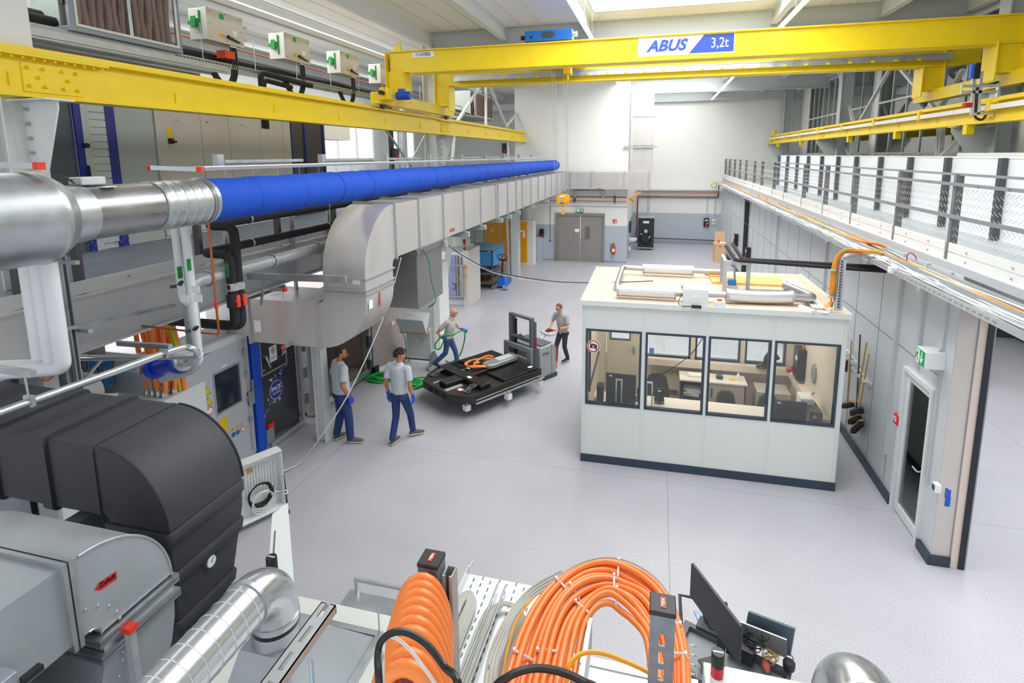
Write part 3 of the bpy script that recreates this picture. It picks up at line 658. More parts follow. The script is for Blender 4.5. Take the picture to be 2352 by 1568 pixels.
b=MB(); b.box(XC,XC+.05,y-.02,y+.07,5.68,5.78).cyl((XC+.05,y+.03,5.72),(XC+.1,y+.08,5.72),.02); obj('main_switch',b,BLK,t)
t=thing('grey_cabinet','plain grey green cabinet left of the beige cabinet row','cabinet',(XC,8,3.9))
b=MB(); b.box(XC-.8,XC-.02,yv(270),yv(360)-.02,3.9,6.5); obj('body',b,mat('cab_green','#b3bcb8',.4),t,bevel=.006)
t=thing('rack_cabinet','rack cabinet with blue frame and light slotted front on the left platform','cabinet',(XC,7.2,3.9))
b=MB(); b.box(XC-.8,XC-.03,yv(178),yv(268),3.9,6.4); obj('body',b,LGR,t)
each('blue_frame',[(176,191),(247,268)],lambda b,a:b.box(XC-.03,XC+.01,yv(a[0]),yv(a[1]),3.9,6.4),mat('frame_blue','#21318c',.4),t)
b=MB(); b.box(XC-.03,XC+.02,yv(191),yv(208),3.9,6.4); obj('door_stile',b,STL,t)
each('rack_panel',[(6.4-.0-i*.12-.11,6.4-i*.12) for i in range(12)],lambda b,z:b.box(XC-.03,XC,yv(209),yv(247),z[0]-.55+.55,z[1]),mat('rack_front','#cdd6d4',.4),t)
b=MB(); b.box(XC-.02,XC+.0,yv(209),yv(247),4.0,4.94); obj('lower_panel',b,STL,t)
b=MB(); b.cyl((XC+.02,yv(193),5.62),(XC+.06,yv(193),5.62),.04); b.box(XC+.02,XC+.05,yv(190),yv(194),5.1,5.3); obj('handle',b,BLK,t)
t=thing('dark_cabinet','dark grey cabinet behind the left column','cabinet',(XC,6.6,3.9))
b=MB(); b.box(XC-.8,XC-.05,yv(90),yv(175)-.01,3.9,6.6); obj('body',b,mat('cab_dark','#56606a',.45),t,bevel=.006)
t=thing('dark_cabinet','dark panelled cabinet with blue edges right of the beige cabinet row','cabinet',(XC,13,3.9))
b=MB(); b.box(XC-.8,XC-.03,yv(669),yv(745),3.9,6.35); obj('body',b,mat('cab_dark2','#4b4b4f',.4),t)
each('blue_edge',[(669,672),(700,703),(742,746)],lambda b,a:b.box(XC-.03,XC,yv(a[0]),yv(a[1]),3.9,6.35),mat('frame_blue',''),t)
# overhead services above the runway
FB=mat('filter_bag','#a88680',.9,noise=(30,.12,(1,.3,.1)))
def ahu(y0,y1,x0,x1,z0,z1,lab,det=True):
    t=thing('air_handling_unit',lab,'air handling unit',((x0+x1)/2,(y0+y1)/2,z0),'air handling units')
    b=MB(); b.box(x0,x1-.25,y0+.05,y1-.05,z0+.04,z1); obj('casing',b,mat('ahu_panel','#aab5ae',.45),t)
    b=MB(); w=.07
    for a in ((x0,x1,y0,y0+w,z0,z0+w),(x0,x1,y1-w,y1,z0,z0+w),(x1-w,x1,y0,y0+w,z0,z1),(x1-w,x1,y1-w,y1,z0,z1),(x1-w,x1,y0,y1,z0,z0+w),(x1-w,x1,y0,y1,z1-w,z1)): b.box(*a)
    b.box(x0,x1-.05,y0+.02,y1-.02,z0+.005,z0+.03); obj('frame',b,mat('ahu_frame','#8a939c',.4,.3),t,bevel=.008)
    b=MB(); m_=.07
    for a in ((y0+m_,y1-m_,z0+m_,z0+m_+.04),(y0+m_,y1-m_,z1-m_-.04,z1-m_),(y0+m_,y0+m_+.035,z0+m_,z1-m_),(y1-m_-.035,y1-m_,z0+m_,z1-m_)): b.box(x1-.01,x1+.01,*a)
    obj('filter_frame',b,WHT,t)
    n=14; yy0=y0+.12; wv=(y1-.12-yy0)/n
    def bag(b,i):
        yc=yy0+wv*(i+.5); pts=[V((x1-.1+.012*math.sin(i*3+k),yc+.012*math.sin(i*1.7+k*.9),z0+.12+(z1-z0-.24)*k/8)) for k in range(9)]; b.tube(pts,wv*.36,8)
    each('filter_bag',range(n),bag,FB,t)
    b=MB(); b.box(x1-.2,x1-.17,y0+.1,y1-.1,z0+.1,z1-.1); obj('filter_back',b,mat('filter_dark','#6d4a40',.9),t)
    b=MB()
    s=.03 if det else .08
    k=y0+.11
    while k<y1-.1: b.bar((x1-.02,k,z0+.1),(x1-.02,k,z1-.1),.003,.003); k+=s
    k=z0+.11
    while k<z1-.1: b.bar((x1-.022,y0+.1,k),(x1-.022,y1-.1,k),.003,.003); k+=s
    obj('guard_grille',b,mat('grille','#8f8f8f',.4,.6),t)
    b=MB(); ym=(y0+y1)/2; b.box(x1-.03,x1-.005,ym-.03,ym+.03,z0+.1,z1-.1); obj('centre_bar',b,GALV,t)
    b=MB(); b.box(x1-.12,x1-.06,y0-.03,y0,z0+.35,z0+.42); obj('latch',b,BLK,t)
    return t
ahu(6.22,8.1,-9.4,-7.98,7.18,8.5,'grey air handling box with pink filter bags at the upper left')
ahu(23.9,26.6,-9.4,-8.0,7.1,8.3,'smaller looking grey air handling box seen between the far braces',False)
b=MB(); b.box(-8.6,-7.8,3,8.9,6.98,7.08); 
for x in (-8.55,-8.2,-7.85): b.bar((x,3,7.0),(x,9,7.0),.05,.1)
obj('support_beam',b,GALVD,label='grooved metal support beam under the upper left air handling box',cat='beam')
# switch boxes
def swbox(y,lab,first=None):
    if first: return cp(first,(-8,y,7.55),label=lab)
    t=thing('switch_box',lab,'switch box',(0,0,0),'grey switch boxes above the runway',local=True)
    b=MB(); b.box(-.4,-.03,0,.9,0,.55); bd=obj('body',b,mat('sw_body','#cfcdc4',.4),t,bevel=.008)
    b=MB(); b.box(-.03,0,-.01,.91,-.01,.56); ld=obj('lid',b,mat('sw_lid','#d3ccbf',.35),t,bevel=.006)
    each('screw',[(.06,.05),(.06,.5),(.45,.52),(.84,.05),(.84,.5),(.45,.04),(.06,.28),(.84,.28)],lambda b,a:b.cyl((0,a[0],a[1]),(.006,a[0],a[1]),.009,n=8),DGR,ld)
    b=MB(); b.tube([(.03,.45,.12),(.035,.52,.1),(.03,.76,.06)],.025,8,rs=[.035,.024,.018]); h=obj('rotary_handle',b,BLK,ld)
    b=MB(); b.box(.055,.062,.48,.56,.1,.12); obj('mark',b,GRN,h)
    b=MB(); b.box(.001,.004,.3,.41,.41,.51); obj('label',b,mat('green_label','#1fae45',.5),ld)
    b=MB(); b.box(.001,.004,.28,.4,.09,.15); obj('label',b,mat('orange_label','#f0a010',.5),ld)
    b=MB(); b.box(.001,.004,.62,.72,.17,.27); obj('label',b,PAPER,ld)
    b=MB(); b.box(-.17,-.14,-.03,0,.1,.5).box(-.33,-.17,-.05,0,.24,.36).box(-.3,-.2,-.07,-.05,.2,.4).box(-.4,-.33,-.03,0,.27,.33); obj('lever_bracket',b,GRN,t,bevel=.005)
    def hose(b,i):
        y=.6+i*.06; b.tube(smoothpts([(-.06,y,0),(-.06,y+.01,-.3),(-.08,y-.02,-.6),(-.12,y-.16,-.78),(-.16,y-.35,-.66),(-.22,y-.5,-.36),(-.3,y-.62,-.25),(-.36,y-.8,-.45)]),.024,8)
    each('hose',range(3),hose,BLK,t)
    each('cable_gland',range(3),lambda b,i:b.cyl((-.06,.6+i*.06,-.04),(-.06,.6+i*.06,0),.03,n=8),ALU,t)
    each('hanging_strut',[(-.2,.95,.2),(-.2,.95,.44)],lambda b,p:b.bar((p[0],.9,p[2]),(p[0],1.22,p[2]),.04,.04),GALVD,t)
    t.location=(-8,y,7.55); return t
sb=swbox(8.72,'nearest grey switch box with green lever above the left runway')
swbox(10.87,'second grey switch box with green lever from the upper left',sb)
swbox(13.07,'third grey switch box with green lever from the upper left',sb)
swbox(15.2,'far grey switch box with green lever beside the crane end',sb)
for i,(x,z,r,l) in enumerate(((-8.35,7.32,.09,'thick black insulated pipe running below the switch boxes'),(-8.6,7.42,.1,'thicker black insulated pipe behind the other overhead pipe'),(-8.7,7.7,.015,'thin red pipe running behind the switch boxes'))):
    b=MB(); b.cyl((x,2,z),(x,24,z-.1),r,n=14); obj('insulated_pipe' if i<2 else 'red_pipe',b,RUB if i<2 else mat('pipe_red','#b8452f',.5),label=l,cat='pipe')
t=thing('cable_tray','perforated grey cable tray hanging above the left runway','cable tray',(-8.1,12,7.15))
b=MB(); b.box(-8.45,-8.05,3,24,7.1,7.11).box(-8.07,-8.05,3,24,7.1,7.19).box(-8.45,-8.43,3,24,7.1,7.19); tr=obj('tray_channel',b,mat('tray_grey','#a9ada8',.45,.3),t)
def sl(b,i):
    b.box(-8.049,-8.046,8+i*.08,8.05+i*.08,7.135,7.155)
each('slot',range(90),sl,DGR,tr)
each('hanger',[8.6+k*1.35 for k in range(9)],lambda b,y:b.cyl((-8.05,y,7.15),(-8.05,y,7.8),.008,n=6),GALV,t)
b=MB()
b.tube(fillet([(-7.95,9.9,7.2),(-7.95,9.9,7.0),(-7.95,9.9,6.3)],.1),.06,10)
b=MB(); b.tube(fillet([(-7.9,11.6,7.05),(-7.9,9.9,7.12),(-7.9,9.9,6.0)],.14,6),.06,10); obj('insulated_pipe',b,RUB,label='black insulated pipe bend dropping behind the runway between the switch boxes',cat='pipe')
b=MB(); b.tube(fillet([(-8.0,11.0,6.95),(-8.0,10.1,7.0),(-8.0,10.1,6.0)],.14,6),.05,10); obj('insulated_pipe',b,RUB,label='second black pipe bend just behind the first bend over the runway',cat='pipe')
t=thing('light_tray','bright ladder tray with pipes above the cabinets','cable tray',(-9.3,12,6.75))
each('rail',[-9.0,-9.6],lambda b,x:b.bar((x,5,6.75),(x,18,6.75),.04,.07),GALV,t)
each('rung',[5+.5*k for k in range(26)],lambda b,y:b.bar((-9.6,y,6.75),(-9.0,y,6.75),.03,.03),GALV,t)
b=MB(); b.box(-8.2,-8.0,9.1,9.35,7.28,7.42); obj('warning_box',b,mat('box_orange','#e0502a',.5),label='small orange box beneath the nearest switch box',cat='box')
for i,(y,l) in enumerate(((13.2,'left'),(15.8,'right'))):
    b=MB(); b.box(-11.4,-10.8,y,y+2.2,6.0,7.3); obj('wall_cabinet',b,BEI,label='beige cabinet seen over the runway near the drive motor, %s one'%l,cat='cabinet')
# wall things beyond
b=MB(); b.cyl((-12.6,25.9,3.9),(-12.6,25.9,9),.22,n=20); obj('spiral_riser',b,GALV,label='vertical spiral duct between the two left wall windows',cat='air duct')
b=MB(); b.bar((-7.3,17.4,3.9),(-7.3,13.6,6.4),.05,.05); b.bar((-7.35,13.8,3.9),(-7.35,17.2,6.4),.03,.03); obj('cross_brace',b,GALVD,label='thin crossed braces in front of the left wall window',cat='brace')
t=thing('socket_box','black socket box on the pipes by the left windows','socket',(-12.5,24.9,5.3))
b=MB(); b.box(-12.6,-12.4,24.7,25.1,5.3,5.8); obj('body',b,BLK,t)
b=MB(); b.cyl((-12.4,24.95,5.42),(-12.36,24.95,5.42),.07); obj('socket',b,RED,t)
b=MB(); b.box(-12.7,-12.62,24.6,24.75,3.9,9).box(-12.7,-12.62,24.85,25.0,3.9,9); obj('pipe_pair',b,BLK,label='black pipes beside the left wall window',cat='pipe')
t=thing('socket_box','black socket box on the far wall behind the runway end','socket',(-8,34.3,5.2))
c=P(1160,340,y=34.4); b=MB(); b.box(c.x-.2,c.x+.2,34.4,34.6,c.z-.3,c.z+.3); obj('body',b,BLK,t)
b=MB(); b.cyl((c.x,34.4,c.z-.15),(c.x,34.36,c.z-.15),.09); obj('socket',b,RED,t)
t=thing('vertical_cable_ladder','white vertical ladder with cables by the left runway end','cable ladder',(-6.7,33.6,5.4))
a=P(1271,250,y=33.7); c=P(1276,360,y=33.7)
b=MB(); b.box(a.x-.15,a.x+.2,33.6,33.68,c.z,a.z); obj('side_plate',b,WPL,t)
each('rung',[c.z+.25+k*.36 for k in range(9)],lambda b,z:b.box(a.x-.12,a.x+.17,33.56,33.6,z,z+.04),DGR,t)
b=MB(); b.tube(smoothpts([(a.x+.22,33.55,a.z),(a.x+.2,33.55,a.z-.8),(a.x+.23,33.55,a.z-1.6),(a.x+.2,33.55,c.z)]),.03); obj('cable',b,BLK,t)
b=MB(); b.box(-11,a.x+.1,33.6,33.75,a.z-.02,a.z+.35); obj('horizontal_trunking',b,WPL,label='white horizontal trunking along the far upper wall',cat='trunking')
c=P(1238,355,y=34.5); b=MB(); b.box(c.x-.12,c.x+.12,34.5,34.6,c.z-.13,c.z+.13); f=obj('fire_button',b,RED,label='red fire call point on the far upper left wall',cat='fire alarm')
# ================= PIPES AT THE LEFT =================
WP=mat('white_lagging','#dfe4e7',.45)
def pipe(name,pts,r,mt,lab,n=14,fr=.1,parent=None):
    b=MB(); b.tube(fillet(pts,fr,6),r,n); return obj(name,b,mt,parent,label=lab,cat=None if parent else 'pipe')
for i,(u,l) in enumerate(((75,'leftmost'),(100,'middle'),(125,'rightmost'))):
    x=P(u,700,y=3.4).x; pipe('lagged_pipe',[(x,3.4,5.0),(x,3.4,3.62),(x-2.0,2.6-.0,3.62-.02*i)],.062,WP,'%s of the three thick white pipes turning left under the wide duct'%l,fr=.07)
# clamps rail across the three pipes
t=thing('strut_channel','grey strut channel carrying the three white pipes','rail',(-5.3,3,3.7))
b=MB(); b.bar(P(-30,843,y=3.0),P(76,858,y=3.0),.05,.05); obj('channel',b,GALV,t)
each('threaded_rod',[P(57,860,y=3.0)],lambda b,p:b.cyl(p,P(66,912,y=3.0),.007,n=6),GALV,t)
xa=P(405,560,y=5.2).x; xb=P(433,600,y=5.2).x
t=thing('lagged_pipe','white lagged pipe pair with shutoff valves left of the copper pipe','pipe',(xb,5.2,2.9))
b=MB(); b.tube(fillet([(xa,5.2,5.0),(xa,5.2,3.72),(xa+.14,5.2,3.68)],.07),.042,14); obj('pipe',b,WP,t)
b=MB(); b.tube(fillet([(xb,5.2,5.0),(xb,5.2,2.95),(xb-.25,5.2,2.93)],.06),.05,14); obj('pipe',b,WP,t)
for (x,z) in ((xa,3.9),(xb,3.36)):
    b=MB(); b.cyl((x,5.2,z-.05),(x,5.2,z+.05),.035); v=obj('valve_body',b,BRASS,t)
    b=MB(); b.cyl((x,5.2,z),(x+.09,5.12,z+.04),.012); b.lathe([(.03,0),(.04,.008),(.03,.016)],n=14,T=Matrix.Translation((x+.09,5.12,z+.05))@Matrix.Rotation(.6,4,'X')); obj('handwheel',b,BLK,v)
    b=MB(); b.cyl((x-.02,5.2,z),(x-.07,5.12,z),.02); obj('drain_cock',b,DGR,v)
each('tag',[(xa+.06,3.72),(xb+.08,3.84),(xb+.1,3.74)],lambda b,a:b.box(a[0],a[0]+.12,5.12,5.125,a[1],a[1]+.09),PAPER,t)
each('arrow_label',[(xa+.035,4.0),(xb+.035,4.1)],lambda b,a:b.box(a[0],a[0]+.012,5.14,5.2,a[1],a[1]+.14),GRN,t)
# grey spiral pipe with clamps
t=thing('grey_metal_pipe','thick grey metal pipe with bolted clamps along the platform beam','pipe',(-5.6,7,3.0))
b=MB(); b.tube(fillet([(-5.6,13,3.87),(-5.6,5.42,3.87),(-5.6,5.42,2.78),(-5.95,5.2,2.72)],.17,8),.088,18); obj('pipe',b,GALVD,t)
def ring(b,y): b.tube([(-5.6+.1*math.cos(a),y,3.87+.1*math.sin(a)) for a in [2*PI*k/20 for k in range(20)]],.014,6,closed=True)
each('clamp',[5.72,6.05,6.95,8.1],ring,GALV,t)
# dark insulated pipes with ball valves
t0=None
for i,(ux,zz,y,l) in enumerate(((545,4.5,6.1,'upper'),(530,4.14,6.0,'lower'))):
    x=P(ux,620,y=y).x
    t=thing('insulated_pipe','black insulated pipe with red handled valve, %s of the two'%l,'pipe',(x,y,3.2),'valve pipes')
    b=MB(); b.tube(fillet([(-5.9,15,zz),(-5.9,y,zz),(x,y,zz),(x,y,3.12+.03*i),(x-1.1,y,3.12+.03*i)],.13,8),.062,16); obj('pipe',b,RUB,t)
    b=MB(); b.cyl((x,y,3.42),(x,y,3.6),.085,n=18); v=obj('valve_body',b,mat('valve_dark','#2c2a2e',.5),t,bevel=.006)
    b=MB(); b.cyl((x+.06,y-.02,3.52),(x+.12,y-.06,3.52),.03); b.m(REDC); b.box(x+.12,x+.145,y-.09,y-.03,3.44,3.6); obj('valve_handle',b,REDC,v,label='red valve handle',bevel=.008)
    each('clamp',[3.74,3.66],lambda b,z:b.cyl((x,y,z-.012),(x,y,z+.012),.07,n=16),GALV,t)
    b=MB(); b.prism([(x-.01,3.84),(x+.03,3.84),(x+.03,4.02),(x+.01,4.06),(x-.01,4.02)],'y',y-.07,y-.066); obj('flow_arrow',b,GRN,t)
    b=MB(); b.box(x+.06,x+.18,y-.1,y-.095,3.68,3.76); obj('tag',b,PAPER,t)
    each('pipe_clip',[6.9,8.9,11],lambda b,yy:b.cyl((-5.9,yy-.015,zz),(-5.9,yy+.015,zz),.07,n=16),GALV,t)
x=P(487,600,y=5.35).x
t=thing('copper_pipe','thin copper pipe dropping from the blue duct with red lever','pipe',(x,5.35,3.2))
b=MB(); b.tube(fillet([(x,5.35,4.75),(x,5.35,3.27),(x-1.4,5.35,3.3)],.03),.014,8); obj('pipe',b,COP,t)
b=MB(); b.cyl((x,5.35,3.6),(x,5.35,3.68),.02); b.m(RED).box(x+.03,x+.04,5.3,5.32,3.62,3.7); obj('ball_valve',b,None,t)
# strut frames on the beam
t=thing('pipe_rack','galvanised strut upright and rails bolted to the left platform','rail',(-6.15,4.35,3))
x0=-6.05; yy=4.3
b=MB(); b.box(x0-.02,x0+.03,yy-.03,yy+.03,2.75,5.0).box(x0-.16,x0-.04,yy-.08,yy+.0,2.4,4.8); obj('upright',b,GALV,t)
b=MB(); b.box(x0+.03,x0+.033,yy-.015,yy+.015,2.8,4.8); obj('slot_line',b,DGR,t)
b=MB(); b.bar(P(152,755,x=-6.0),P(400,700,x=-6.0),.04,.04); obj('long_rail',b,GALV,t)
each('cross_rail',[(P(180,758,y=4.35),P(208,760,y=4.2)),(P(100,600,y=4.35),P(178,603,y=4.2))],lambda b,a:b.bar(a[0],a[1],.04,.04),GALV,t)
each('strut_upright',[6.75,8.3,9.4],lambda b,y:b.box(-6.24,-6.2,y-.03,y+.03,2.9,4.75),GALV,t)
t=thing('strut_bracket','long grey strut bracket reaching out in front of the silver elbow','rail',(-5,7,3.6))
b=MB(); b.bar(P(570,634,y=7.0),P(795,641,y=7.0),.05,.1); obj('channel',b,GALV,t)
b=MB(); b.bar(P(600,700,y=7.0),P(606,645,y=7.0),.03,.03); obj('brace',b,GALV,t)
# stainless pipe loop with clamps
t=thing('stainless_pipe','polished stainless pipe crossing above the black duct','pipe',(-4.8,3.5,3.4))
a=P(-40,962,x=-4.8); b_=P(405,802,x=-4.8)
b=MB(); e=P(360,800,y=4.9)
b.tube(smoothpts([a,(a+b_)/2,b_,b_+V((.08,.12,-.03)),b_+V((.05,.2,-.12)),b_+V((-.12,.2,-.16)),P(160,822,y=4.6)],6),.034,12); obj('pipe',b,ALU,t)
each('clamp',[P(68,920,x=-4.8),P(376,812,x=-4.8)],lambda b,p:b.bar(p+V((0,-.015,0)),p+V((0,.015,0)),.09,.09),GALV,t)
b=MB(); b.cyl(P(66,912,x=-4.82),P(56,862,x=-4.9),.008,n=6); obj('drop_rod',b,GALV,t)
t=thing('strut_channel','slotted grey channel under the platform above the orange cables','rail',(-5.2,4.6,3.3))
b=MB(); b.bar(P(272,788,y=4.7),P(392,796,y=4.55),.05,.05); obj('channel',b,GALV,t)
# ================= MACHINES AT GROUND LEVEL LEFT =================
XF=-6.95
CH=mat('chamber_panel','#c9ced3',.3,.15,noise=(1.5,.02))
t=thing('climate_chamber','light grey climate chamber with a window door and warning stickers','test chamber',(-7.8,7.2,0))
b=MB(); b.box(-8.8,XF-.04,5.95,8.06,0,2.33); obj('body',b,CH,t)
b=MB(); b.prism([(5.95,2.33),(8.06,2.33),(8.06,2.62),(5.95,2.62)],'x',-8.6,-7.2); b.box(-7.2,XF,6.6,7.85,2.28,2.4); obj('top_box',b,mat('chamber_top','#e3e7ea',.35),t,bevel=.01)
dy0,dy1=6.62,7.83; wy0,wy1,wz0,wz1=7.0,7.6,1.19,1.92
b=MB()
for a in ((dy0,wy0,.12,2.3),(wy1,dy1,.12,2.3),(wy0,wy1,.12,wz0),(wy0,wy1,wz1,2.3)): b.box(XF-.04,XF,*a)
d=obj('door',b,CH,t)
b=MB()
for a in ((wy0,wy0+.03,wz0,wz1),(wy1-.03,wy1,wz0,wz1),(wy0,wy1,wz0,wz0+.03),(wy0,wy1,wz1-.03,wz1)): b.box(XF-.12,XF+.01,*a)
w=obj('window_frame',b,ALU,d)
b=MB(); b.box(XF-.036,XF-.03,wy0+.02,wy1-.02,wz0+.02,wz1-.02); obj('glass_pane',b,mat('dark_glass','#2c3138',.08),w)
b=MB(); b.box(XF,XF+.02,7.72,7.76,.2,2.25); obj('hinge_bar',b,STEEL,d)
each('hinge',[.75,1.15,1.6,2.0],lambda b,z:b.box(XF,XF+.04,7.69,7.75,z,z+.1),GALV,d)
b=MB(); b.box(XF,XF+.05,7.72,7.84,1.05,1.3).box(XF+.04,XF+.06,7.8,7.83,1.1,1.5); obj('latch',b,ALU,d)
b=MB(); b.box(XF,XF+.04,6.42,6.6,1.72,2.1).box(XF+.04,XF+.07,6.46,6.56,1.82,2.0); obj('lock_box',b,LGR,d)
def tri(b,yc,zc,s,x=XF+.004): b.prism([(yc-s/2,zc-s*.43),(yc+s/2,zc-s*.43),(yc,zc+s*.43)],'x',x,x+.002)
each('warning_sign',[P(475,897,x=XF),P(478,921,x=XF)],lambda b,p:tri(b,p.y,p.z,.15),YLB,d)
each('sign_border',[P(475,897,x=XF),P(478,921,x=XF)],lambda b,p:tri(b,p.y,p.z,.175,XF+.001),BLK,d)
each('warning_sign',[P(534,985,x=XF),P(545,978,x=XF),P(556,972,x=XF)],lambda b,p:tri(b,p.y,p.z,.08),mat('sign_orange','#f0a820',.5),d)
def disc(b,p,r,x=XF+.002,h=.003): b.cyl((x,p.y,p.z),(x+h,p.y,p.z),r,n=20)
each('prohibition_sign',[(P(482,943,x=XF),.07),(P(557,985,x=XF),.045)],lambda b,a:disc(b,a[0],a[1]),RED,d)
each('sign_face',[(P(482,943,x=XF),.055),(P(557,985,x=XF),.035)],lambda b,a:disc(b,a[0],a[1],XF+.005),PAPER,d)
each('command_sign',[P(536,998,x=XF),P(546,992,x=XF)],lambda b,p:disc(b,p,.045),mat('sign_blue','#2a6db5',.5),d)
p=P(513,975,x=XF); b=MB(); b.box(XF+.001,XF+.004,p.y-.09,p.y+.09,p.z-.14,p.z+.12); obj('notice',b,YLB,d,label='yellow notice')
b=MB(); b.cbox((XF+.0,7.26,1.97),.012,.12,.03); obj('maker_plate',b,PAPER,d)
# blue post + dark pack chamber door
t=thing('blue_door_post','bright blue steel post between the two test chambers','post',(-6.9,7.95,0))
b=MB(); b.box(-7.05,-6.9,7.86,8.06,.05,2.33); obj('post',b,mat('post_blue','#0f50cf',.35),t,bevel=.01)
t=thing('chamber_door','large dark chamber door with blue round badge and white hazard sheet','door',(-6.92,8.5,.05))
XD=-6.92; y0,y1=8.07,9.05
b=MB(); b.box(XD-.1,XD,y0,y1,.12,2.33); dd=obj('door_leaf',b,mat('door_dark','#2b323a',.3),t,bevel=.006)
b=MB()
for a in ((y0+.0,y0+.025,1.45,2.2),(8.76,8.785,1.45,2.2),(y0,8.785,1.44,1.465)): b.box(XD,XD+.012,*a)
obj('hatch_frame',b,mat('seal_beige','#a69f95',.5),dd)
b=MB(); b.box(XD-.02,XD+.06,y0+.05,y1+.1,.03,.12); obj('door_sill',b,ALU,t)
b=MB(); b.box(XD+.001,XD+.006,8.32,8.52,1.62,1.92); s=obj('hazard_sheet',b,PAPER,dd)
b=MB()
for a0,a1 in (((8.42,1.90),(8.48,1.83)),((8.48,1.83),(8.42,1.76)),((8.42,1.76),(8.36,1.83)),((8.36,1.83),(8.42,1.90))): b.bar((XD+.008,a0[0],a0[1]),(XD+.008,a1[0],a1[1]),.004,.01)
obj('hazard_diamond',b,RED,s)
b=MB(); b.box(XD+.007,XD+.009,8.34,8.5,1.69,1.7).box(XD+.007,XD+.009,8.36,8.48,1.67,1.675).box(XD+.007,XD+.009,8.4,8.44,1.8,1.86); obj('sheet_text',b,MGR,s)
each('handle',[((8.17,1.8),(8.27,1.55)),((8.7,1.72),(8.58,1.68))],lambda b,a:b.tube([(XD,a[0][0],a[0][1]),(XD+.05,a[0][0],a[0][1]),(XD+.05,a[1][0],a[1][1])],.016,8,rs=[.03,.028,.012]),ALU,dd)
b=MB(); b.cyl((XD,8.13,1.55),(XD+.02,8.13,1.55),.025); obj('lock',b,ALU,dd)
cy,cz=8.43,1.05
b=MB(); b.cyl((XD+.001,cy,cz),(XD+.004,cy,cz),.185,n=28); g=obj('badge_ring',b,mat('badge_pale','#b9cdea',.4),dd)
b=MB(); b.cyl((XD+.004,cy,cz),(XD+.007,cy,cz),.168,n=28); g2=obj('round_badge',b,mat('badge_blue','#26348f',.4),dd,label='round blue badge reading PACK')
text('PACK',.11,(XD+.009,cy,cz+.035),(0,1,0),(0,0,1),PAPER,g2,bold=.003)
b=MB(); b.box(XD+.008,XD+.009,cy-.1,cy+.1,cz-.035,cz-.03); obj('underline',b,PAPER,g2)
text('TEST DEVICES',.036,(XD+.009,cy,cz-.065),(0,1,0),(0,0,1),PAPER,g2)
b=MB(); b.cyl((XD+.004,cy+.15,cz+.17),(XD+.008,cy+.15,cz+.17),.055,n=20); obj('small_badge',b,mat('badge_blue',''),dd)
RN.seed(5)
def shard(b,i):
    s=i/13; yy=8.1+.85*s; zz=.72+.95*s+.1*RN.uniform(-1,1)
    if abs(yy-cy)<.17 and abs(zz-cz)<.17: zz=cz+(.24 if i%2 else -.24)
    a=[(yy+RN.uniform(-.06,.06),zz+RN.uniform(-.07,.07)) for _ in range(3)]; b.prism(a,'x',XD+.001,XD+.003)
each('facet_decal',range(13),shard,mat('decal_blue','#5a78c8',.4),dd); each('facet_decal',range(10),shard,mat('decal_pale','#b6d4ef',.4),dd)
b=MB(); b.box(XD,XD+.05,8.08,8.25,.42,.5); obj('red_switch',b,RED,dd)
b=MB(); b.prism([(8.07,.1),(8.07,.38),(8.2,.48),(8.27,.48),(8.27,.1)],'x',XD,XD+.015); obj('grey_plate',b,MGR,dd)
t=thing('chamber_frame','open silver door frame with hinges and locking bars beside the white pillar','door frame',(-6.8,9.2,0))
b=MB(); b.box(-6.93,-6.86,9.08,9.14,.1,2.3).box(-6.93,-6.8,9.3,9.36,.1,2.3).box(-6.86,-6.5,9.36,9.4,.1,2.3); obj('frame',b,STEEL,t)
each('hinge',[.45,1.0,1.55,2.0],lambda b,z:b.box(-6.86,-6.78,9.14,9.26,z,z+.22),ALU,t)
each('lock_bar',[(-6.55,9.2),(-6.74,9.18)],lambda b,p:b.cyl((p[0],p[1],.25),(p[0],p[1],2.2),.018,n=8),GALV,t)
each('bar_guide',[.35,1.1,2.05],lambda b,z:b.box(-6.6,-6.5,9.15,9.25,z,z+.08),BRASS,t)
b=MB(); icol(b,-6.1,8.66,0,2.5,.2,.02); obj('steel_pillar',b,STLL,label='white steel pillar standing next to the dark chamber door',cat='pillar')
# second chamber
CI=mat('chamber_inner','#b8a9a4',.35,.3)
t=thing('walk_in_chamber','open beige walk in chamber behind the man on the left','test chamber',(-8,10.5,0))
b=MB(); b.box(-8.9,-8.85,9.45,11.7,.1,2.6).box(-8.85,-6.85,9.4,9.45,.1,2.6).box(-8.85,-6.85,11.7,11.75,.1,2.6).box(-8.85,-6.85,9.45,11.7,.1,.22).box(-8.85,-6.85,9.45,11.7,2.5,2.6); obj('shell',b,CI,t)
b=MB(); b.box(-6.88,-6.8,9.4,11.75,.08,.24).box(-6.88,-6.8,11.52,11.6,.1,2.5); obj('threshold',b,ALU,t)
b=MB(); b.box(-6.82,-6.72,11.55,11.72,.25,2.4); obj('lock_strip',b,DGR,t)
each('lock',[.5,1.1,1.9],lambda b,z:b.box(-6.78,-6.68,11.5,11.58,z,z+.3),ALU,t)
b=MB(); b.box(-8.8,-6.7,11.75,11.95,0,.2); obj('plinth',b,BLK,t)
T0=Matrix.Translation((-6.8,11.78,0))@Matrix.Rotation(-math.atan2(.37,1.06),4,'Z')
b=MB(); b.box(-.1,0,0,1.12,.12,2.35); dd=obj('door',b,mat('chamber_door','#c2b6b2',.28,.3),t,T=T0)
b=MB(); b.box(0,.004,.5,.86,1.88,2.05); obj('notice',b,YLB,dd,T=T0,label='yellow notice sheet')
b=MB(); b.box(0,.05,.62,1.0,1.74,1.79); obj('bar_handle',b,ALU,dd,T=T0)
b=MB(); b.box(0,.02,.7,.8,1.1,1.2); obj('plate',b,PAPER,dd,T=T0)
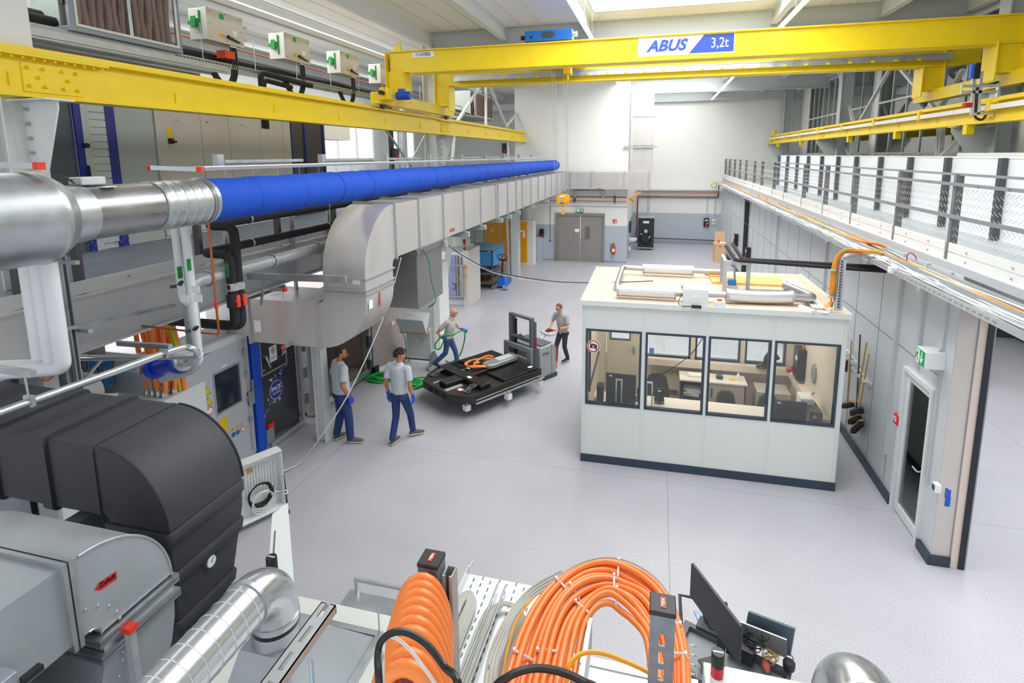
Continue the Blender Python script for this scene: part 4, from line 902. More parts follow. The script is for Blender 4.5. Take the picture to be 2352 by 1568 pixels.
b=MB(); b.cyl((0,.92,1.17),(.06,.96,1.17),.03); obj('red_knob',b,RED,dd,T=T0)
# PDU cabinet, cables, gland wall
t=thing('power_cabinet','light grey power cabinet lettered +PDU with orange cables on top','cabinet',(-7.3,6.2,0))
b=MB(); b.box(-7.95,-6.7,5.87,6.6,0,2.0); bd=obj('body',b,mat('pdu','#d8dcdc',.4),t,bevel=.006)
b=MB(); b.box(-7.95,-6.7,5.86,5.87,1.82,1.97); obj('header_strip',b,mat('pdu_strip','#aab2b6',.4),bd)
each('door',[(-7.94,-7.36),(-7.35,-6.71)],lambda b,a:b.box(a[0],a[1],5.855,5.87,.15,1.81),mat('pdu_door','#d3d9d9',.35),bd)
text('+PDU',.085,(-7.83,5.855,1.9),(1,0,0),(0,0,1),DGR,bd)
b=MB(); b.box(-6.93,-6.8,5.845,5.86,1.83,1.95); g=obj('badge',b,mat('badge_blue',''),bd)
b=MB(); b.cyl((-6.865,5.845,1.9),(-6.865,5.84,1.9),.022,n=8); obj('badge_star',b,PAPER,g)
each('vent_louvre',[1.72-k*.06 for k in range(9)],lambda b,z:b.box(-7.8,-7.45,5.845,5.856,z,z+.035),LGR,bd)
b=MB(); b.box(-7.66,-7.62,5.84,5.845,1.7,1.77); obj('sticker',b,BLUE,bd)
gl=[(x,y) for x in [-7.75+.09*i for i in range(8)] for y in (6.12,6.22,6.32,6.42)]
each('cable_gland',gl,lambda b,p:b.lathe([(.03,2.0),(.034,2.02),(.028,2.05),(.016,2.06)],c=(p[0],p[1],0),n=8),BRASS,bd)
b=MB(); RN.seed(9)
def oc(b,i):
    x=-7.12+.105*(i%4)+.03*(i//4); y=5.98+.14*(i//4); b.tube(smoothpts([(x,y,2.0),(x+RN.uniform(-.04,.04),y,2.3),(x-.12+RN.uniform(-.06,.06),y+.06,2.6),(x-.2,y+.1,3.0)]),.034,8)
each('orange_cable',range(14),oc,ORG_,bd)
each('green_cable',[-6.76,-6.8],lambda b,x:b.tube(smoothpts([(x,6.2,2.0),(x-.02,6.2,2.3),(x-.1,6.3,2.7),(x-.2,6.3,3.0)]),.022,8),mat('cable_gy','#c6cf20',.5),bd)
each('cable_socket',range(8),lambda b,i:b.lathe([(.045,2.0),(.048,2.05),(.036,2.09)],c=(-7.12+.105*(i%4)+.03*(i//4),5.98+.14*(i//4),0),n=10),ALU,bd)
t=thing('gland_panel','grey machine wall with round blue cable entries','machine',(-7.7,5.3,0))
b=MB(); b.box(-8.6,-7.62,4.6,5.84,0,3.2); bd=obj('body',b,mat('gland_wall','#8b949e',.4,.2),t)
def gd(u,v):
    p=P(u,v,x=-7.6); return p
for (u,v) in ((207,833),(242,836),(212,880),(246,876),(218,912),(246,915),(205,940)):
    p=gd(u,v); b=MB(); b.cyl((-7.62,p.y,p.z),(-7.58,p.y,p.z),.125,n=24); r_=obj('round_entry',b,mat('entry_grey','#60666d',.5),bd)
    b=MB()
    for i in range(3):
        for j in range(3): b.box(-7.58,-7.565,p.y-.066+i*.046,p.y-.026+i*.046,p.z-.066+j*.046,p.z-.026+j*.046)
    obj('blue_insert',b,mat('insert_blue','#2f7fc4',.5),r_)
b=MB(); b.box(-7.6,-7.3,4.95,5.02,.1,3.2); obj('edge_panel',b,mat('panel_pale','#cfd3d6',.4),t)
t=thing('round_hatch','white rounded hatch with three lever handles beside the gland wall','hatch',(-7.2,5.0,1.4))
p=P(175,905,x=-7.3); b=MB(); b.prism([(p.y+.42*math.cos(a)*(1 if abs(math.cos(a))<.8 else .92),p.z-.1+.36*math.sin(a)) for a in [2*PI*k/24 for k in range(24)]],'x',-7.38,-7.3); h=obj('lid',b,WPL,t,bevel=.02)
each('lever',[((.12,.16),(.4,.38)),((.2,-.1),(.5,-.22)),((-.2,.1),(-.1,.22))],lambda b,a:b.tube([(-7.28,p.y+a[0][0],p.z+a[0][1]),(-7.25,p.y+a[1][0],p.z+a[1][1])],.02,8),WPL,h)
b=MB(); b.box(-7.3,-7.297,p.y-.1,p.y+.12,p.z-.15,p.z-.09); obj('label_strip',b,BLUE,h)
t=thing('machine_block','grey blue machine casing seen under the platform at the left edge','machine',(-7.4,3.9,0))
b=MB(); b.box(-8.6,-7.3,3.55,4.45,0,3.15); obj('casing',b,mat('casing_blue','#9aa2ad',.4,.2),t,bevel=.01)
b=MB(); b.box(-8.4,-7.4,2.7,3.3,1.2,3.0); k=obj('finned_unit',b,MGR,t)
each('fin',[2.72+.05*i for i in range(11)],lambda b,y:b.box(-7.4,-7.36,y,y+.02,1.3,2.95),LGR,k)
t=thing('control_head','small white electric box with grey cover on the machine casing','switch box',(-7.1,4.6,2.4))
p=P(170,870,x=-6.9); b=MB(); b.box(-7.1,-6.9,p.y-.12,p.y+.1,p.z-.08,p.z+.08); obj('box',b,WPL,t,bevel=.01)
b=MB(); b.box(-6.9,-6.87,p.y-.02,p.y+.1,p.z-.06,p.z+.08); obj('cover',b,MGR,t)
b=MB(); b.tube(smoothpts([P(94,868,x=-6.9),P(105,874,x=-6.9),P(118,868,x=-6.9),P(140,845,x=-6.9),P(155,842,x=-6.9),P(163,862,x=-6.9)]),.012); obj('cable',b,ORG_,t)
# blue filter body
t=thing('blue_filter','cobalt blue flanged filter body with red cap','filter',(-5.5,5.0,2.9))
a=P(352,842,y=5.0); c=P(415,828,y=5.0)
b=MB(); b.cyl(a,c,.1,n=20); b.cyl(a,a+(c-a)*.12,.15,n=20); b.cyl(a+(c-a)*.88,c,.15,n=20); b.cyl((a+c)/2,(a+c)/2+V((0,0,.2)),.05); obj('body',b,mat('filter_blue','#123fb5',.35),t)
b=MB(); b.cyl(a,a-(c-a)*.12,.05); b.cyl(a-(c-a)*.12,a-(c-a)*.25,.022); obj('red_cap',b,RED,t)
b=MB(); b.cyl(c,c+(c-a)*.1,.13,n=20); b.tube(smoothpts([c+(c-a)*.1,c+V((.15,0,.02)),c+V((.25,0,.12))]),.07,12); obj('pipe_joint',b,ALU,t)
# ================= RIGHT MEZZANINE RAILINGS, TRAY =================
RG=mat('rail_grey','#8e9093',.45,.2); PG=mat('post_grey','#77777a',.45,.2)
t=thing('mezzanine_railing','grey railing with wire mesh and white toe boards on the right platform','railing',(3.75,18,4.0))
ys=[6.4,8.33,10.06,12.15,14.09,16.08,18.27,20.05,22.35,24.06,26.37,28.3,30.2,32.3,34.2]
each('post',ys,lambda b,y:b.box(3.71,3.80,y-.035,y+.035,3.84,5.12),PG,t,bevel=.003)
each('post_foot',ys[:6],lambda b,y:b.box(3.72,3.82,y+.035,y+.09,3.88,4.1),PG,t)
b=MB(); b.box(3.735,3.765,4,34.3,5.10,5.13); obj('handrail',b,RG,t)
b=MB(); b.box(3.69,3.71,4,34.3,4.97,5.01); b.box(3.69,3.735,4,34.3,4.97,4.98); u=obj('upper_rail',b,RG,t)
each('rail_clip',[7.1+k*.62 for k in range(14)],lambda b,y:b.box(3.68,3.69,y,y+.04,4.97,5.0),GALV,u)
b=MB(); b.box(3.69,3.71,4,34.3,4.55,4.6); obj('middle_rail',b,RG,t)
MW=mat('mesh_grey','#9a9a96',.4,.5)
b=MB(); zig(b,(3.73,6.4,4.22),(0,1,0),(0,0,1),12,.74,.09,.045,.0025); obj('wire_mesh',b,MW,t)
b=MB(); zig(b,(3.73,18.4,4.22),(0,1,0),(0,0,1),15.8,.74,.2,.09,.003); obj('wire_mesh',b,MW,t)
for i,(a,c) in enumerate(zip(ys,ys[1:])):
    b=MB(); b.box(3.70,3.715,a+.05,c-.05,4.12,4.235); p=obj('toe_board',b,WHT,t)
    b=MB(); b.box(3.70,3.715,a+.05,c-.05,3.98,4.11); q=obj('toe_board',b,WHT,t)
    if i<5:
        for z,pp in ((4.17,p),(4.05,q)): each('bolt',[a+.5,c-.5],lambda b,y:bolt(b,(3.70,y,z),(-1,0,0),.012,.012),GALV,pp)
t=thing('panelled_railing','white panelled inner railing with dark posts on the right platform','railing',(5.3,20,4))
yd=[8.6,10.32,12.04,13.63,15.28,17,18.6,20.33,22.05,23.7,25.36,27.1]
each('post',yd,lambda b,y:b.box(5.17,5.25,y-.05,y+.05,4.0,5.3),mat('post_char','#4a4b4e',.45),t)
for a,c in zip(yd,yd[1:]): 
    b=MB(); b.box(5.27,5.3,a,c,4.0,5.29); obj('panel',b,mat('panel_w','#e4e9ec',.4),t)
b=MB(); b.box(5.26,5.34,8.6,27.1,5.29,5.32); obj('cap_rail',b,WHT,t)
b=MB(); b.box(5.3,7.5,8.6,8.63,4,5.3); 
b=MB(); b.box(5.6,7.4,4,12.6,5.25,5.38); obj('white_ledge',b,WHT,label='white ledge behind the panelled railing at the right edge',cat='ledge')
# cable tray
t=thing('cable_tray','wide cable tray full of white and orange cables along the right platform','cable tray',(3.35,18,3.78))
TG=mat('tray_galv','#bfc5c8',.4,.4)
b=MB(); b.box(3.14,3.62,4,33.9,3.76,3.77).box(3.14,3.15,4,33.9,3.77,3.84).box(3.61,3.62,4,33.9,3.77,3.87); tr=obj('tray',b,TG,t)
each('slot',[6+k*.12 for k in range(95)],lambda b,y:b.box(3.136,3.14,y,y+.06,3.79,3.81),MGR,tr)
each('bracket',[7.6,9.4,11.5,14,17,20,23.5,27,31],lambda b,y:b.box(3.13,3.68,y-.03,y+.03,3.71,3.76),GALVD,t)
RN.seed(21)
CWH=mat('cable_white','#dfe0de',.5); CGY=mat('cable_grey','#9aa2aa',.5)
def tc(b,i,x0,x1,z0,z1,r,am):
    x=x0+(x1-x0)*RN.random(); z=z0+(z1-z0)*RN.random(); pts=[]; y=4.3; ph=RN.random()*6
    while y<33.6: pts.append((min(max(x+am*math.sin(y*1.3+ph)+am*.6*math.sin(y*3.1+ph*2),x0),x1),y,z+.008*math.sin(y*2+ph))); y+=.33
    b.tube(pts,r,5)
each('white_cable',range(34),lambda b,i:tc(b,i,3.17,3.44,3.785,3.85,.009,.03),CWH,t)
each('grey_cable',range(8),lambda b,i:tc(b,i,3.17,3.5,3.785,3.845,.011,.03),CGY,t)
b=MB(); b.box(3.36,3.375,4,33.6,3.77,3.88); obj('divider',b,CGY,t)
each('white_cable',range(10),lambda b,i:tc(b,i,3.4,3.6,3.785,3.84,.008,.03),CWH,t)
def oc2(b,i):
    x=3.44+.012*i; pts=[]; y=10.6+.25*RN.random(); ph=RN.random()*6
    while y<33.4: pts.append((x+.02*math.sin(y*1.1+ph),y,3.85+.012*math.sin(y*2+ph))); y+=.33
    b.tube(pts,.009,5)
each('orange_cable',range(9),oc2,ORF,t)
def oc3(b,i):
    x=3.42+.02*i; pts=[]; y=4.5; ph=RN.random()*6
    while y<10.8: pts.append((x+.02*math.sin(y*1.6+ph),y,3.85+.01*math.sin(y*2+ph))); y+=.3
    b.tube(pts,.006,5)
each('orange_cable',range(4),oc3,ORF,t)
each('cable_bundle_loop',range(7),lambda b,i:b.tube(smoothpts([(3.4,11.6,3.87),(3.42,10.6,3.89),(3.48,10.15-.03*i,3.91+.006*i),(3.56,10.08-.03*i,3.9),(3.55,10.5,3.89),(3.52,11.6,3.87)]),.011,6),mat('loop_orange','#f08a1a',.45),t)
each('cable_loop',[(16.5,3.5),(21,3.5),(26,3.45),(19,3.42)],lambda b,a:b.tube(smoothpts([(a[1],a[0]-.25,3.85),(a[1]-.02,a[0]-.15,3.98),(a[1],a[0],4.02),(a[1],a[0]+.15,3.98),(a[1],a[0]+.25,3.85)]),.007,5),ORF,t)
b=MB(); b.tube(smoothpts([P(2085,618,x=3.55),P(2083,590,x=3.5),P(2092,580,x=3.5),P(2103,590,x=3.55),P(2104,598,x=3.55)]),.007,6); b2=obj('cable_loop',b,mat('cable_red','#b5283c',.5),t)
b=MB(); p=P(2050,620,x=3.13); b.cbox(p,.09,.09,.09); obj('junction_box',b,WPL,t,bevel=.01)
b=MB(); p=P(1640,425,y=34.0); b.tube([p+V((.14*math.cos(a),.0,.16*math.sin(a))) for a in [2*PI*k/16 for k in range(16)]],.03,6,closed=True); obj('cable_coil',b,mat('cable_gy',''),label='small yellow green cable coil at the far end of the tray',cat='cable')
# drop ladder with cables down to the office roof
t=thing('cable_ladder','slotted metal ladder bending down onto the office cabin roof with orange cables','cable ladder',(2.75,9.25,3.0))
lx,ly=2.72,9.3
b=MB()
b.box(lx-.03,lx+.0,ly-.12,ly-.1,3.0,3.8).box(lx+.05,lx+.08,ly-.12,ly-.1,3.0,3.8).box(lx-.03,lx+.08,ly-.1,ly-.09,3.0,3.8); up=obj('upright',b,TG,t)
each('slot',[3.04+.045*k for k in range(17)],lambda b,z:b.box(lx+.015,lx+.035,ly-.115,ly-.101,z,z+.022),DGR,up)
b=MB(); b.tube(smoothpts([(lx+.02,ly-.05,3.7),(lx+.05,ly-.05,3.82),(lx+.15,ly-.05,3.86),(3.15,ly,3.85),(3.3,ly-.3,3.84)]),.035,4); obj('bend',b,TG,t)
each('cable',[(k,c) for k,c in enumerate(['o','o','o','w','r','g'])],lambda b,a:b.tube(smoothpts([(lx-.15,ly-.02*a[0],3.04),(lx-.07,ly-.02*a[0],3.1),(lx-.05-.012*a[0],ly-.1,3.3),(lx-.05-.01*a[0],ly-.1,3.7),(lx-.01,ly-.08,3.86+.01*a[0]),(lx+.15,ly-.08,3.91+.01*a[0]),(3.3,ly+.1*a[0]/2,3.89),(3.42,ly+.7,3.87)]),.009,6),ORF,t)
b=MB(); b.tube(smoothpts([(lx-.07,ly-.14,3.05),(lx-.05,ly-.15,3.3),(lx-.05,ly-.15,3.7),(lx,ly-.12,3.88),(lx+.15,ly-.12,3.93),(3.3,ly,3.9)]),.007,6); obj('cable',b,GRN,t,label='green cable')
b=MB(); b.tube(smoothpts([(lx-.09,ly-.14,3.05),(lx-.03,ly-.15,3.3),(lx-.03,ly-.15,3.7),(lx+.02,ly-.12,3.87),(lx+.15,ly-.12,3.92),(3.3,ly,3.9)]),.007,6); obj('cable',b,RED,t,label='red cable')
each('cable_clamp',[3.2,3.62],lambda b,z:b.box(lx-.14,lx+.01,ly-.14,ly-.1,z,z+.02),TG,t)
# things on the partition
t=thing('exit_sign','green and white emergency exit sign box on the near partition wall','sign',(3.55,8.1,2.7))
c=[P(u,v,x=3.56) for u,v in ((2107,818),(2107,788))]
y0,y1=7.9,8.18
b=MB(); b.box(3.42,3.65,y0,y1,2.62,2.84); bx=obj('housing',b,WPL,t,bevel=.006)
b=MB(); b.box(3.42,3.645,y0-.0,y0,2.63,2.83)
x0=3.415
b=MB(); b.box(x0,x0+.005,y0+.02,y1-.015,2.63,2.83); g=obj('green_face',b,mat('exit_green','#12a560',.4,emit=None),bx)
# running figure panel and arrow on the face turned to the hall
b=MB(); ym=(y0+y1)/2+.01; b.box(x0-.002,x0,ym+.01,y1-.03,2.64,2.82); obj('door_symbol',b,PAPER,g)
b=MB(); x_=x0-.004; q=ym+.065
b.ball((x_,q-.012,2.795),.011,(.3,1,1),8)
for a,c,w in (((q-.005,2.78),(q+.01,2.735),.018),((q+.01,2.735),(q-.02,2.7),.012),((q-.02,2.7),(q-.015,2.66),.01),((q+.01,2.735),(q+.035,2.71),.012),((q+.035,2.71),(q+.05,2.68),.01),((q-.003,2.775),(q-.035,2.76),.009),((q-.0,2.77),(q+.03,2.75),.009)): b.bar((x_,a[0],a[1]),(x_,c[0],c[1]),.003,w)
obj('running_figure',b,GRN,g)
b=MB(); q=ym-.055; b.box(x_,x_+.002,q-.012,q+.012,2.72,2.81).prism([(q-.05,2.735),(q+.05,2.735),(q,2.65)],'x',x_,x_+.002); obj('down_arrow',b,PAPER,g)
b=MB(); b.tube([(3.6,8.0,2.84),(3.62,7.98,2.9),(3.64,7.98,3.9)],.012,6); obj('conduit',b,LGR,t)
t=thing('fire_call_point','red fire alarm call point on the partition beside the glass door','fire alarm',(3.6,9.3,1.0))
p=P(2063,962,x=3.62); b=MB(); b.box(3.58,3.65,p.y-.07,p.y+.07,p.z-.08,p.z+.07); k=obj('housing',b,RED,t,bevel=.006)
b=MB(); b.box(3.575,3.58,p.y-.04,p.y+.04,p.z-.035,p.z+.035); obj('glass',b,PAPER,k)
b=MB(); b.box(3.573,3.576,p.y-.012,p.y+.012,p.z-.02,p.z+.02); obj('button',b,DGR,k)
t=thing('door_switch','small white push switch on the wall end beside the glass door','switch',(3.6,7.9,1.0))
p=P(2152,1118,x=3.62); b=MB(); b.box(3.58,3.65,p.y-.05,p.y+.05,p.z-.06,p.z+.05); k=obj('housing',b,WPL,t,bevel=.004)
b=MB(); b.box(3.575,3.58,p.y-.03,p.y+.03,p.z-.04,p.z+.03); obj('button',b,DGR,k)
b=MB(); 
for (u0,v0,u1,v1) in ((2170,1122,2178,1142),(2177,1126,2185,1142),(2170,1142,2184,1162)):
    a=P(u0,v1,y=7.715); c=P(u1,v0,y=7.715); b.box(a.x,c.x,7.715,7.721,a.z,c.z)
obj('tape_patch',b,BLUE,label='blue tape patch stuck on the end of the partition wall',cat='tape')
# brooms
def broom(lab,top,bot,hc,bristle,ang,metal=False):
    a=P(*top,x=3.56); c=P(*bot,x=3.56); t=thing('broom',lab,'broom',(c.x,c.y,c.z),'brooms on the partition wall')
    b=MB(); b.cyl(a,c,.013,n=8); obj('handle',b,hc,t)
    d=V((0,math.cos(ang),math.sin(ang))); u=V((0,-math.sin(ang),math.cos(ang)))
    b=MB(); b.bar(c-d*.26,c+d*.26,.06,.03,up=u); hd=obj('head',b,WOOD if not metal else DGR,t)
    b=MB(); b.bar(c-d*.26-u*.05,c+d*.26-u*.05,.075,.07,up=u); obj('bristles',b,bristle,hd)
BR=mat('bristle','#2b211d',.9,bump=(90,.6))
broom('broom with pale wooden handle, leftmost on the partition','' and 0 or (1956,782),(1946,925),WOOD,BR,-.5)
broom('dark handled wide squeegee broom on the partition',(1976,768),(1967,940),mat('handle_dark','#4c2f26',.5),BR,-.55,True)
broom('broom with long light handle and wooden head, second from the right',(1991,786),(1962,958),WOOD,BR,-.62)
broom('lowest broom with short stout wooden head and brown bristles',(1996,812),(1968,975),WOOD,BR,-.75)
for (u,v,l) in ((1955,822,'left'),(1980,862,'right')):
    p=P(u,v,x=3.6); t=thing('broom_rack','white clip rack holding the brooms, %s one'%l,'rack',(3.62,p.y,p.z),'broom racks')
    b=MB(); b.bar(p+V((.03,.35,.03)),p+V((.03,-.35,-.03)),.02,.05); obj('rail',b,WPL,t)
    each('clip',[-.25,-.05,.15,.3],lambda b,k:b.box(3.52,3.62,p.y+k-.03,p.y+k-.015,p.z-.02,p.z+.03).box(3.52,3.62,p.y+k+.015,p.y+k+.03,p.z-.02,p.z+.03),WPL,t)
p=P(1943,838,x=3.6); b=MB(); b.box(3.56,3.62,p.y-.05,p.y+.05,p.z-.12,p.z+.1); obj('hand_brush',b,mat('brush_red','#8a2a2a',.6),label='small dark red hand brush hanging left of the brooms',cat='brush')
# wall sockets far right
def wallbox(u,v,lab,x=3.6,s=.28):
    p=P(u,v,x=x); t=thing('socket_box',lab,'socket',(x,p.y,p.z-.25),'black wall socket boxes')
    b=MB(); b.box(x-.12,x+.05,p.y-s/2,p.y+s/2,p.z-.28,p.z+.28); k=obj('housing',b,BLK,t,bevel=.01)
    b=MB(); b.box(x-.125,x-.12,p.y-.08,p.y+.08,p.z+.08,p.z+.2); obj('label',b,PAPER,k)
    b=MB(); b.cyl((x-.12,p.y,p.z-.15),(x-.2,p.y,p.z-.2),.06); obj('socket',b,RED,k)
wallbox(1692,551,'black socket box on the right partition left of the dark doorway')
wallbox(1720,584,'black socket box on the right partition right of the dark doorway')
p=P(1712,598,x=3.6); b=MB(); b.box(3.42,3.65,p.y-.15,p.y+.15,p.z-.1,p.z+.12); obj('small_box',b,LGR,label='light grey box under the right hand socket box',cat='box')
def backbox(u,v,lab,kind,y=34.58):
    p=P(u,v,y=y); t=thing('socket_box' if kind else 'switch_box',lab,'socket' if kind else 'switch',(p.x,y,p.z))
    if kind:
        b=MB(); b.box(p.x-.15,p.x+.15,y-.15,y,p.z-.25,p.z+.25); k=obj('housing',b,BLK,t,bevel=.01)
        b=MB(); b.box(p.x-.1,p.x+.1,y-.155,y-.15,p.z+.08,p.z+.17); obj('label',b,LGR,k)
        each('socket',[(-.06,-.05,BLUE),(.06,-.05,YLB)],lambda b,a:b.m(a[2]).cyl((p.x+a[0],y-.15,p.z+a[1]),(p.x+a[0],y-.19,p.z+a[1]),.045),None,k)
        b=MB(); b.cyl((p.x,y-.15,p.z-.17),(p.x,y-.2,p.z-.17),.06); obj('socket',b,RED,k)
    else:
        b=MB(); b.box(p.x-.1,p.x+.1,y-.08,y,p.z-.16,p.z+.16); k=obj('housing',b,WPL,t)
        b=MB(); b.cyl((p.x,y-.08,p.z),(p.x,y-.12,p.z),.05); obj('knob',b,mat('knob_orange','#d6581f',.5),k)
    b=MB(); b.cyl((p.x,y-.04,p.z+.2),(p.x,y-.04,3.0),.03,n=6); obj('conduit',b,LGR,t)
backbox(1622,510,'black socket box with coloured sockets on the recessed back wall',1)
backbox(1640,509,'small white switch with orange knob on the recessed back wall',0)
p=P(1245,535,y=27.7); t=thing('socket_box','black socket box on the white wall left of the grey double door','socket',(p.x,27.6,p.z))
b=MB(); b.box(p.x-.1,p.x+.1,27.55,27.75,p.z-.22,p.z+.22); k=obj('housing',b,BLK,t)
b=MB(); b.cyl((p.x+.05,27.55,p.z-.1),(p.x+.05,27.5,p.z-.12),.06); obj('socket',b,RED,k)
b=MB(); b.cyl((-5.35,27.73,1.05),(-5.35,27.73,2.9),.012,n=6).box(-5.39,-5.31,27.7,27.75,.98,1.06); obj('light_switch',b,DGR,label='tiny dark switch on a thin conduit beside the grey double door',cat='switch')
# back wall services
t=thing('wall_pipes','red and grey pipes with conduit trays along the recessed back wall','pipe',(1,34.4,2.7))
b=MB(); b.tube(fillet([(-1.2,34.45,.25),(-1.2,34.45,2.85),(3.45,34.45,2.85),(3.45,34.45,3.6)],.06),.035,8); obj('red_pipe',b,mat('pipe_darkred','#7b2a2c',.45),t)
b=MB(); b.cyl((-1.2,34.45,.35),(3.4,34.45,.28),.03,n=8); obj('black_pipe',b,DGR,t)
b=MB(); b.box(-1.3,3.5,34.3,34.58,3.25,3.33); obj('conduit_tray',b,LGR,t)
b=MB(); b.box(-1.3,3.5,34.45,34.58,2.98,3.02); obj('white_conduit',b,WPL,t)
b=MB(); b.cyl((-1.2,34.4,3.17),(3.5,34.4,3.17),.02,n=6); obj('orange_cable',b,ORF,t)
each('conduit',[-.6],lambda b,x:b.box(x,x+.12,34.53,34.58,1.7,3.2),LGR,t)
t=thing('wall_pipes','red cable pipes and white conduit above the grey double door','pipe',(-3.5,27.6,3))
for z,m_,r in ((3.33,mat('pipe_darkred',''),.022),(3.12,COP,.02)):
    b=MB(); b.cyl((-6.6,27.65,z),(-1.5,27.65,z),r,n=8); obj('pipe',b,m_,t)
b=MB(); b.box(-6.6,-1.4,27.62,27.74,2.9,2.96); obj('white_conduit',b,WPL,t)
each('pipe_clip',[-5.6,-4.1,-2.1],lambda b,x:b.box(x,x+.06,27.6,27.74,3.05,3.4),DGR,t)
b=MB(); b.tube(smoothpts([P(1455,462,y=28),P(1448,455,y=28.2),P(1460,448,y=30),P(1472,442,y=34)]),.06,6); obj('orange_cable',b,ORF,t)
b=MB(); b.box(-4.1,-2.6,27.3,27.7,3.62,3.68).box(-4.1,-4.0,27.6,27.72,3.3,3.68).box(-2.7,-2.6,27.6,27.72,3.3,3.68); obj('duct_console',b,GALVD,label='metal console holding the back duct above the grey door',cat='bracket')
t=thing('exit_sign','small green exit sign box above the grey double door','sign',(-3.8,27.6,2.6))
p=P(1333,483,y=27.6); b=MB(); b.box(p.x-.2,p.x+.18,27.55,27.7,p.z-.08,p.z+.09); k=obj('housing',b,WPL,t)
b=MB(); b.box(p.x-.18,p.x+.17,27.54,27.55,p.z-.07,p.z+.08); g=obj('green_face',b,mat('exit_green',''),k)
b=MB(); b.box(p.x-.15,p.x-.03,27.535,27.54,p.z-.055,p.z+.065); obj('door_symbol',b,PAPER,g)
b=MB(); b.box(p.x+.02,p.x+.14,27.535,27.54,p.z-.012,p.z+.02).box(p.x+.065,p.x+.095,27.535,27.54,p.z-.05,p.z+.06); obj('arrow',b,PAPER,g)
p=P(1412,508,y=27.7); b=MB(); b.m(RED).box(p.x-.1,p.x+.1,27.72,27.75,p.z-.1,p.z+.09).m(PAPER).box(p.x-.02,p.x+.0,27.71,27.72,p.z-.07,p.z+.06).box(p.x+.03,p.x+.07,27.71,27.72,p.z-.07,p.z+.03); obj('fire_sign',b,label='red fire extinguisher sign right of the grey double door',cat='sign')
t=thing('fire_extinguisher','red fire extinguisher hanging right of the grey double door','fire extinguisher',(-2.15,27.6,.3))
p=P(1409,575,y=27.6); x,z=p.x,p.z-.2
b=MB(); b.lathe([(.02,z),(.09,z+.01),(.095,z+.05),(.095,z+.4),(.06,z+.47),(.03,z+.5),(.03,z+.53)],c=(x,27.6,0),n=16); bd=obj('cylinder',b,RED,t)
b=MB(); b.box(x-.06,x+.05,27.58,27.62,z+.53,z+.56).tube([(x,27.6,z+.5),(x-.13,27.6,z+.52),(x-.15,27.6,z+.3),(x-.12,27.6,z+.12)],.015,6); obj('hose',b,BLK,t)
b=MB(); b.box(x-.06,x+.06,27.5,27.51,z+.15,z+.3); obj('label',b,PAPER,bd)
b=MB(); b.box(x-.06,x+.06,27.5,27.51,z+.32,z+.37); obj('label',b,GRN,bd)
# black cabinet on wheels
t=thing('black_cabinet','black wheeled cabinet with coiled hose by the recessed back wall','cabinet',(-.6,32,0))
y0=31.9; a=P(1464,573,y=y0); c=P(1503,501,y=y0); x0,x1=a.x,c.x
b=MB(); b.box(x0,x1,y0,y0+.7,.14,c.z); bd=obj('body',b,mat('cab_black','#2c3037',.5),t,bevel=.01)
b=MB(); b.box(x0-.01,x1+.01,y0-.02,y0+.72,.1,.15); b.box(x0-.01,x1+.01,y0-.01,y0+.72,c.z,c.z+.05); obj('trim_frame',b,ALU,bd)
b=MB(); b.box(x0+.28,x1-.28,y0-.005,y0,c.z-.3,c.z-.17); obj('name_plate',b,PAPER,bd)
xm,zm=(x0+x1)/2,.75
b=MB()
for k in range(3): b.tube([(xm+(.27+.02*k)*math.cos(q),y0-.04-.02*k,zm-.03*k+(.33+.02*k)*math.sin(q)) for q in [2*PI*i/28 for i in range(28)]],.016,6,closed=True)
obj('hose_coil',b,BLK,t)
b=MB(); b.tube(smoothpts([(x0+.02,y0-.03,1.3),(x0-.12,y0-.05,1.1),(x0-.15,y0-.05,.8),(x0,y0-.06,.5),(xm,y0-.07,.35)]),.014,6); obj('hose',b,BLK,t)
b=MB(); b.cyl((xm,y0,1.1),(xm,y0-.12,1.1),.1); b.cyl((xm-.3,y0-.05,.9),(xm-.2,y0-.07,.95),.035).cyl((xm+.18,y0-.06,.72),(xm+.25,y0-.08,.82),.04); obj('hose_fitting',b,LGR,t)
each('castor',[(x0+.1,y0+.08),(x1-.1,y0+.08),(x0+.1,y0+.6),(x1-.1,y0+.6)],lambda b,p:b.cyl((p[0]-.02,p[1],.05),(p[0]+.02,p[1],.05),.05),GALV,t)
# sink
t=thing('wash_basin','white wash basin with bottle trap on the recess wall','sink',(-1.2,30.2,.9))
b=MB(); p=P(1445,562,y=29.6); z=.98
b.loft([[V((-1.45+ (0.02 if math.cos(a)<0 else .42*s)*1+.0*s,29.7+.3*s*math.sin(a),z-dz))+V((.0,0,0)) for a in [2*PI*k/16 for k in range(16)]] for s,dz in ((1,0),(1,.05),(.8,.14),(.4,.18))],smooth=True); obj('basin',b,WPL,t)
b=MB(); b.tube([( -1.3,29.7,.8),(-1.3,29.7,.55),(-1.42,29.7,.5)],.03); obj('trap',b,ALU,t)
b=MB(); b.box(-1.45,-1.33,29.5,29.9,.35,.55); obj('heater',b,WPL,t)
b=MB(); b.box(-1.45,-1.35,29.55,29.75,1.3,1.75); b.m(DGR).box(-1.45,-1.34,29.8,29.95,1.35,1.9); obj('dispenser',b,WPL,label='white and dark soap dispensers above the wash basin',cat='dispenser')
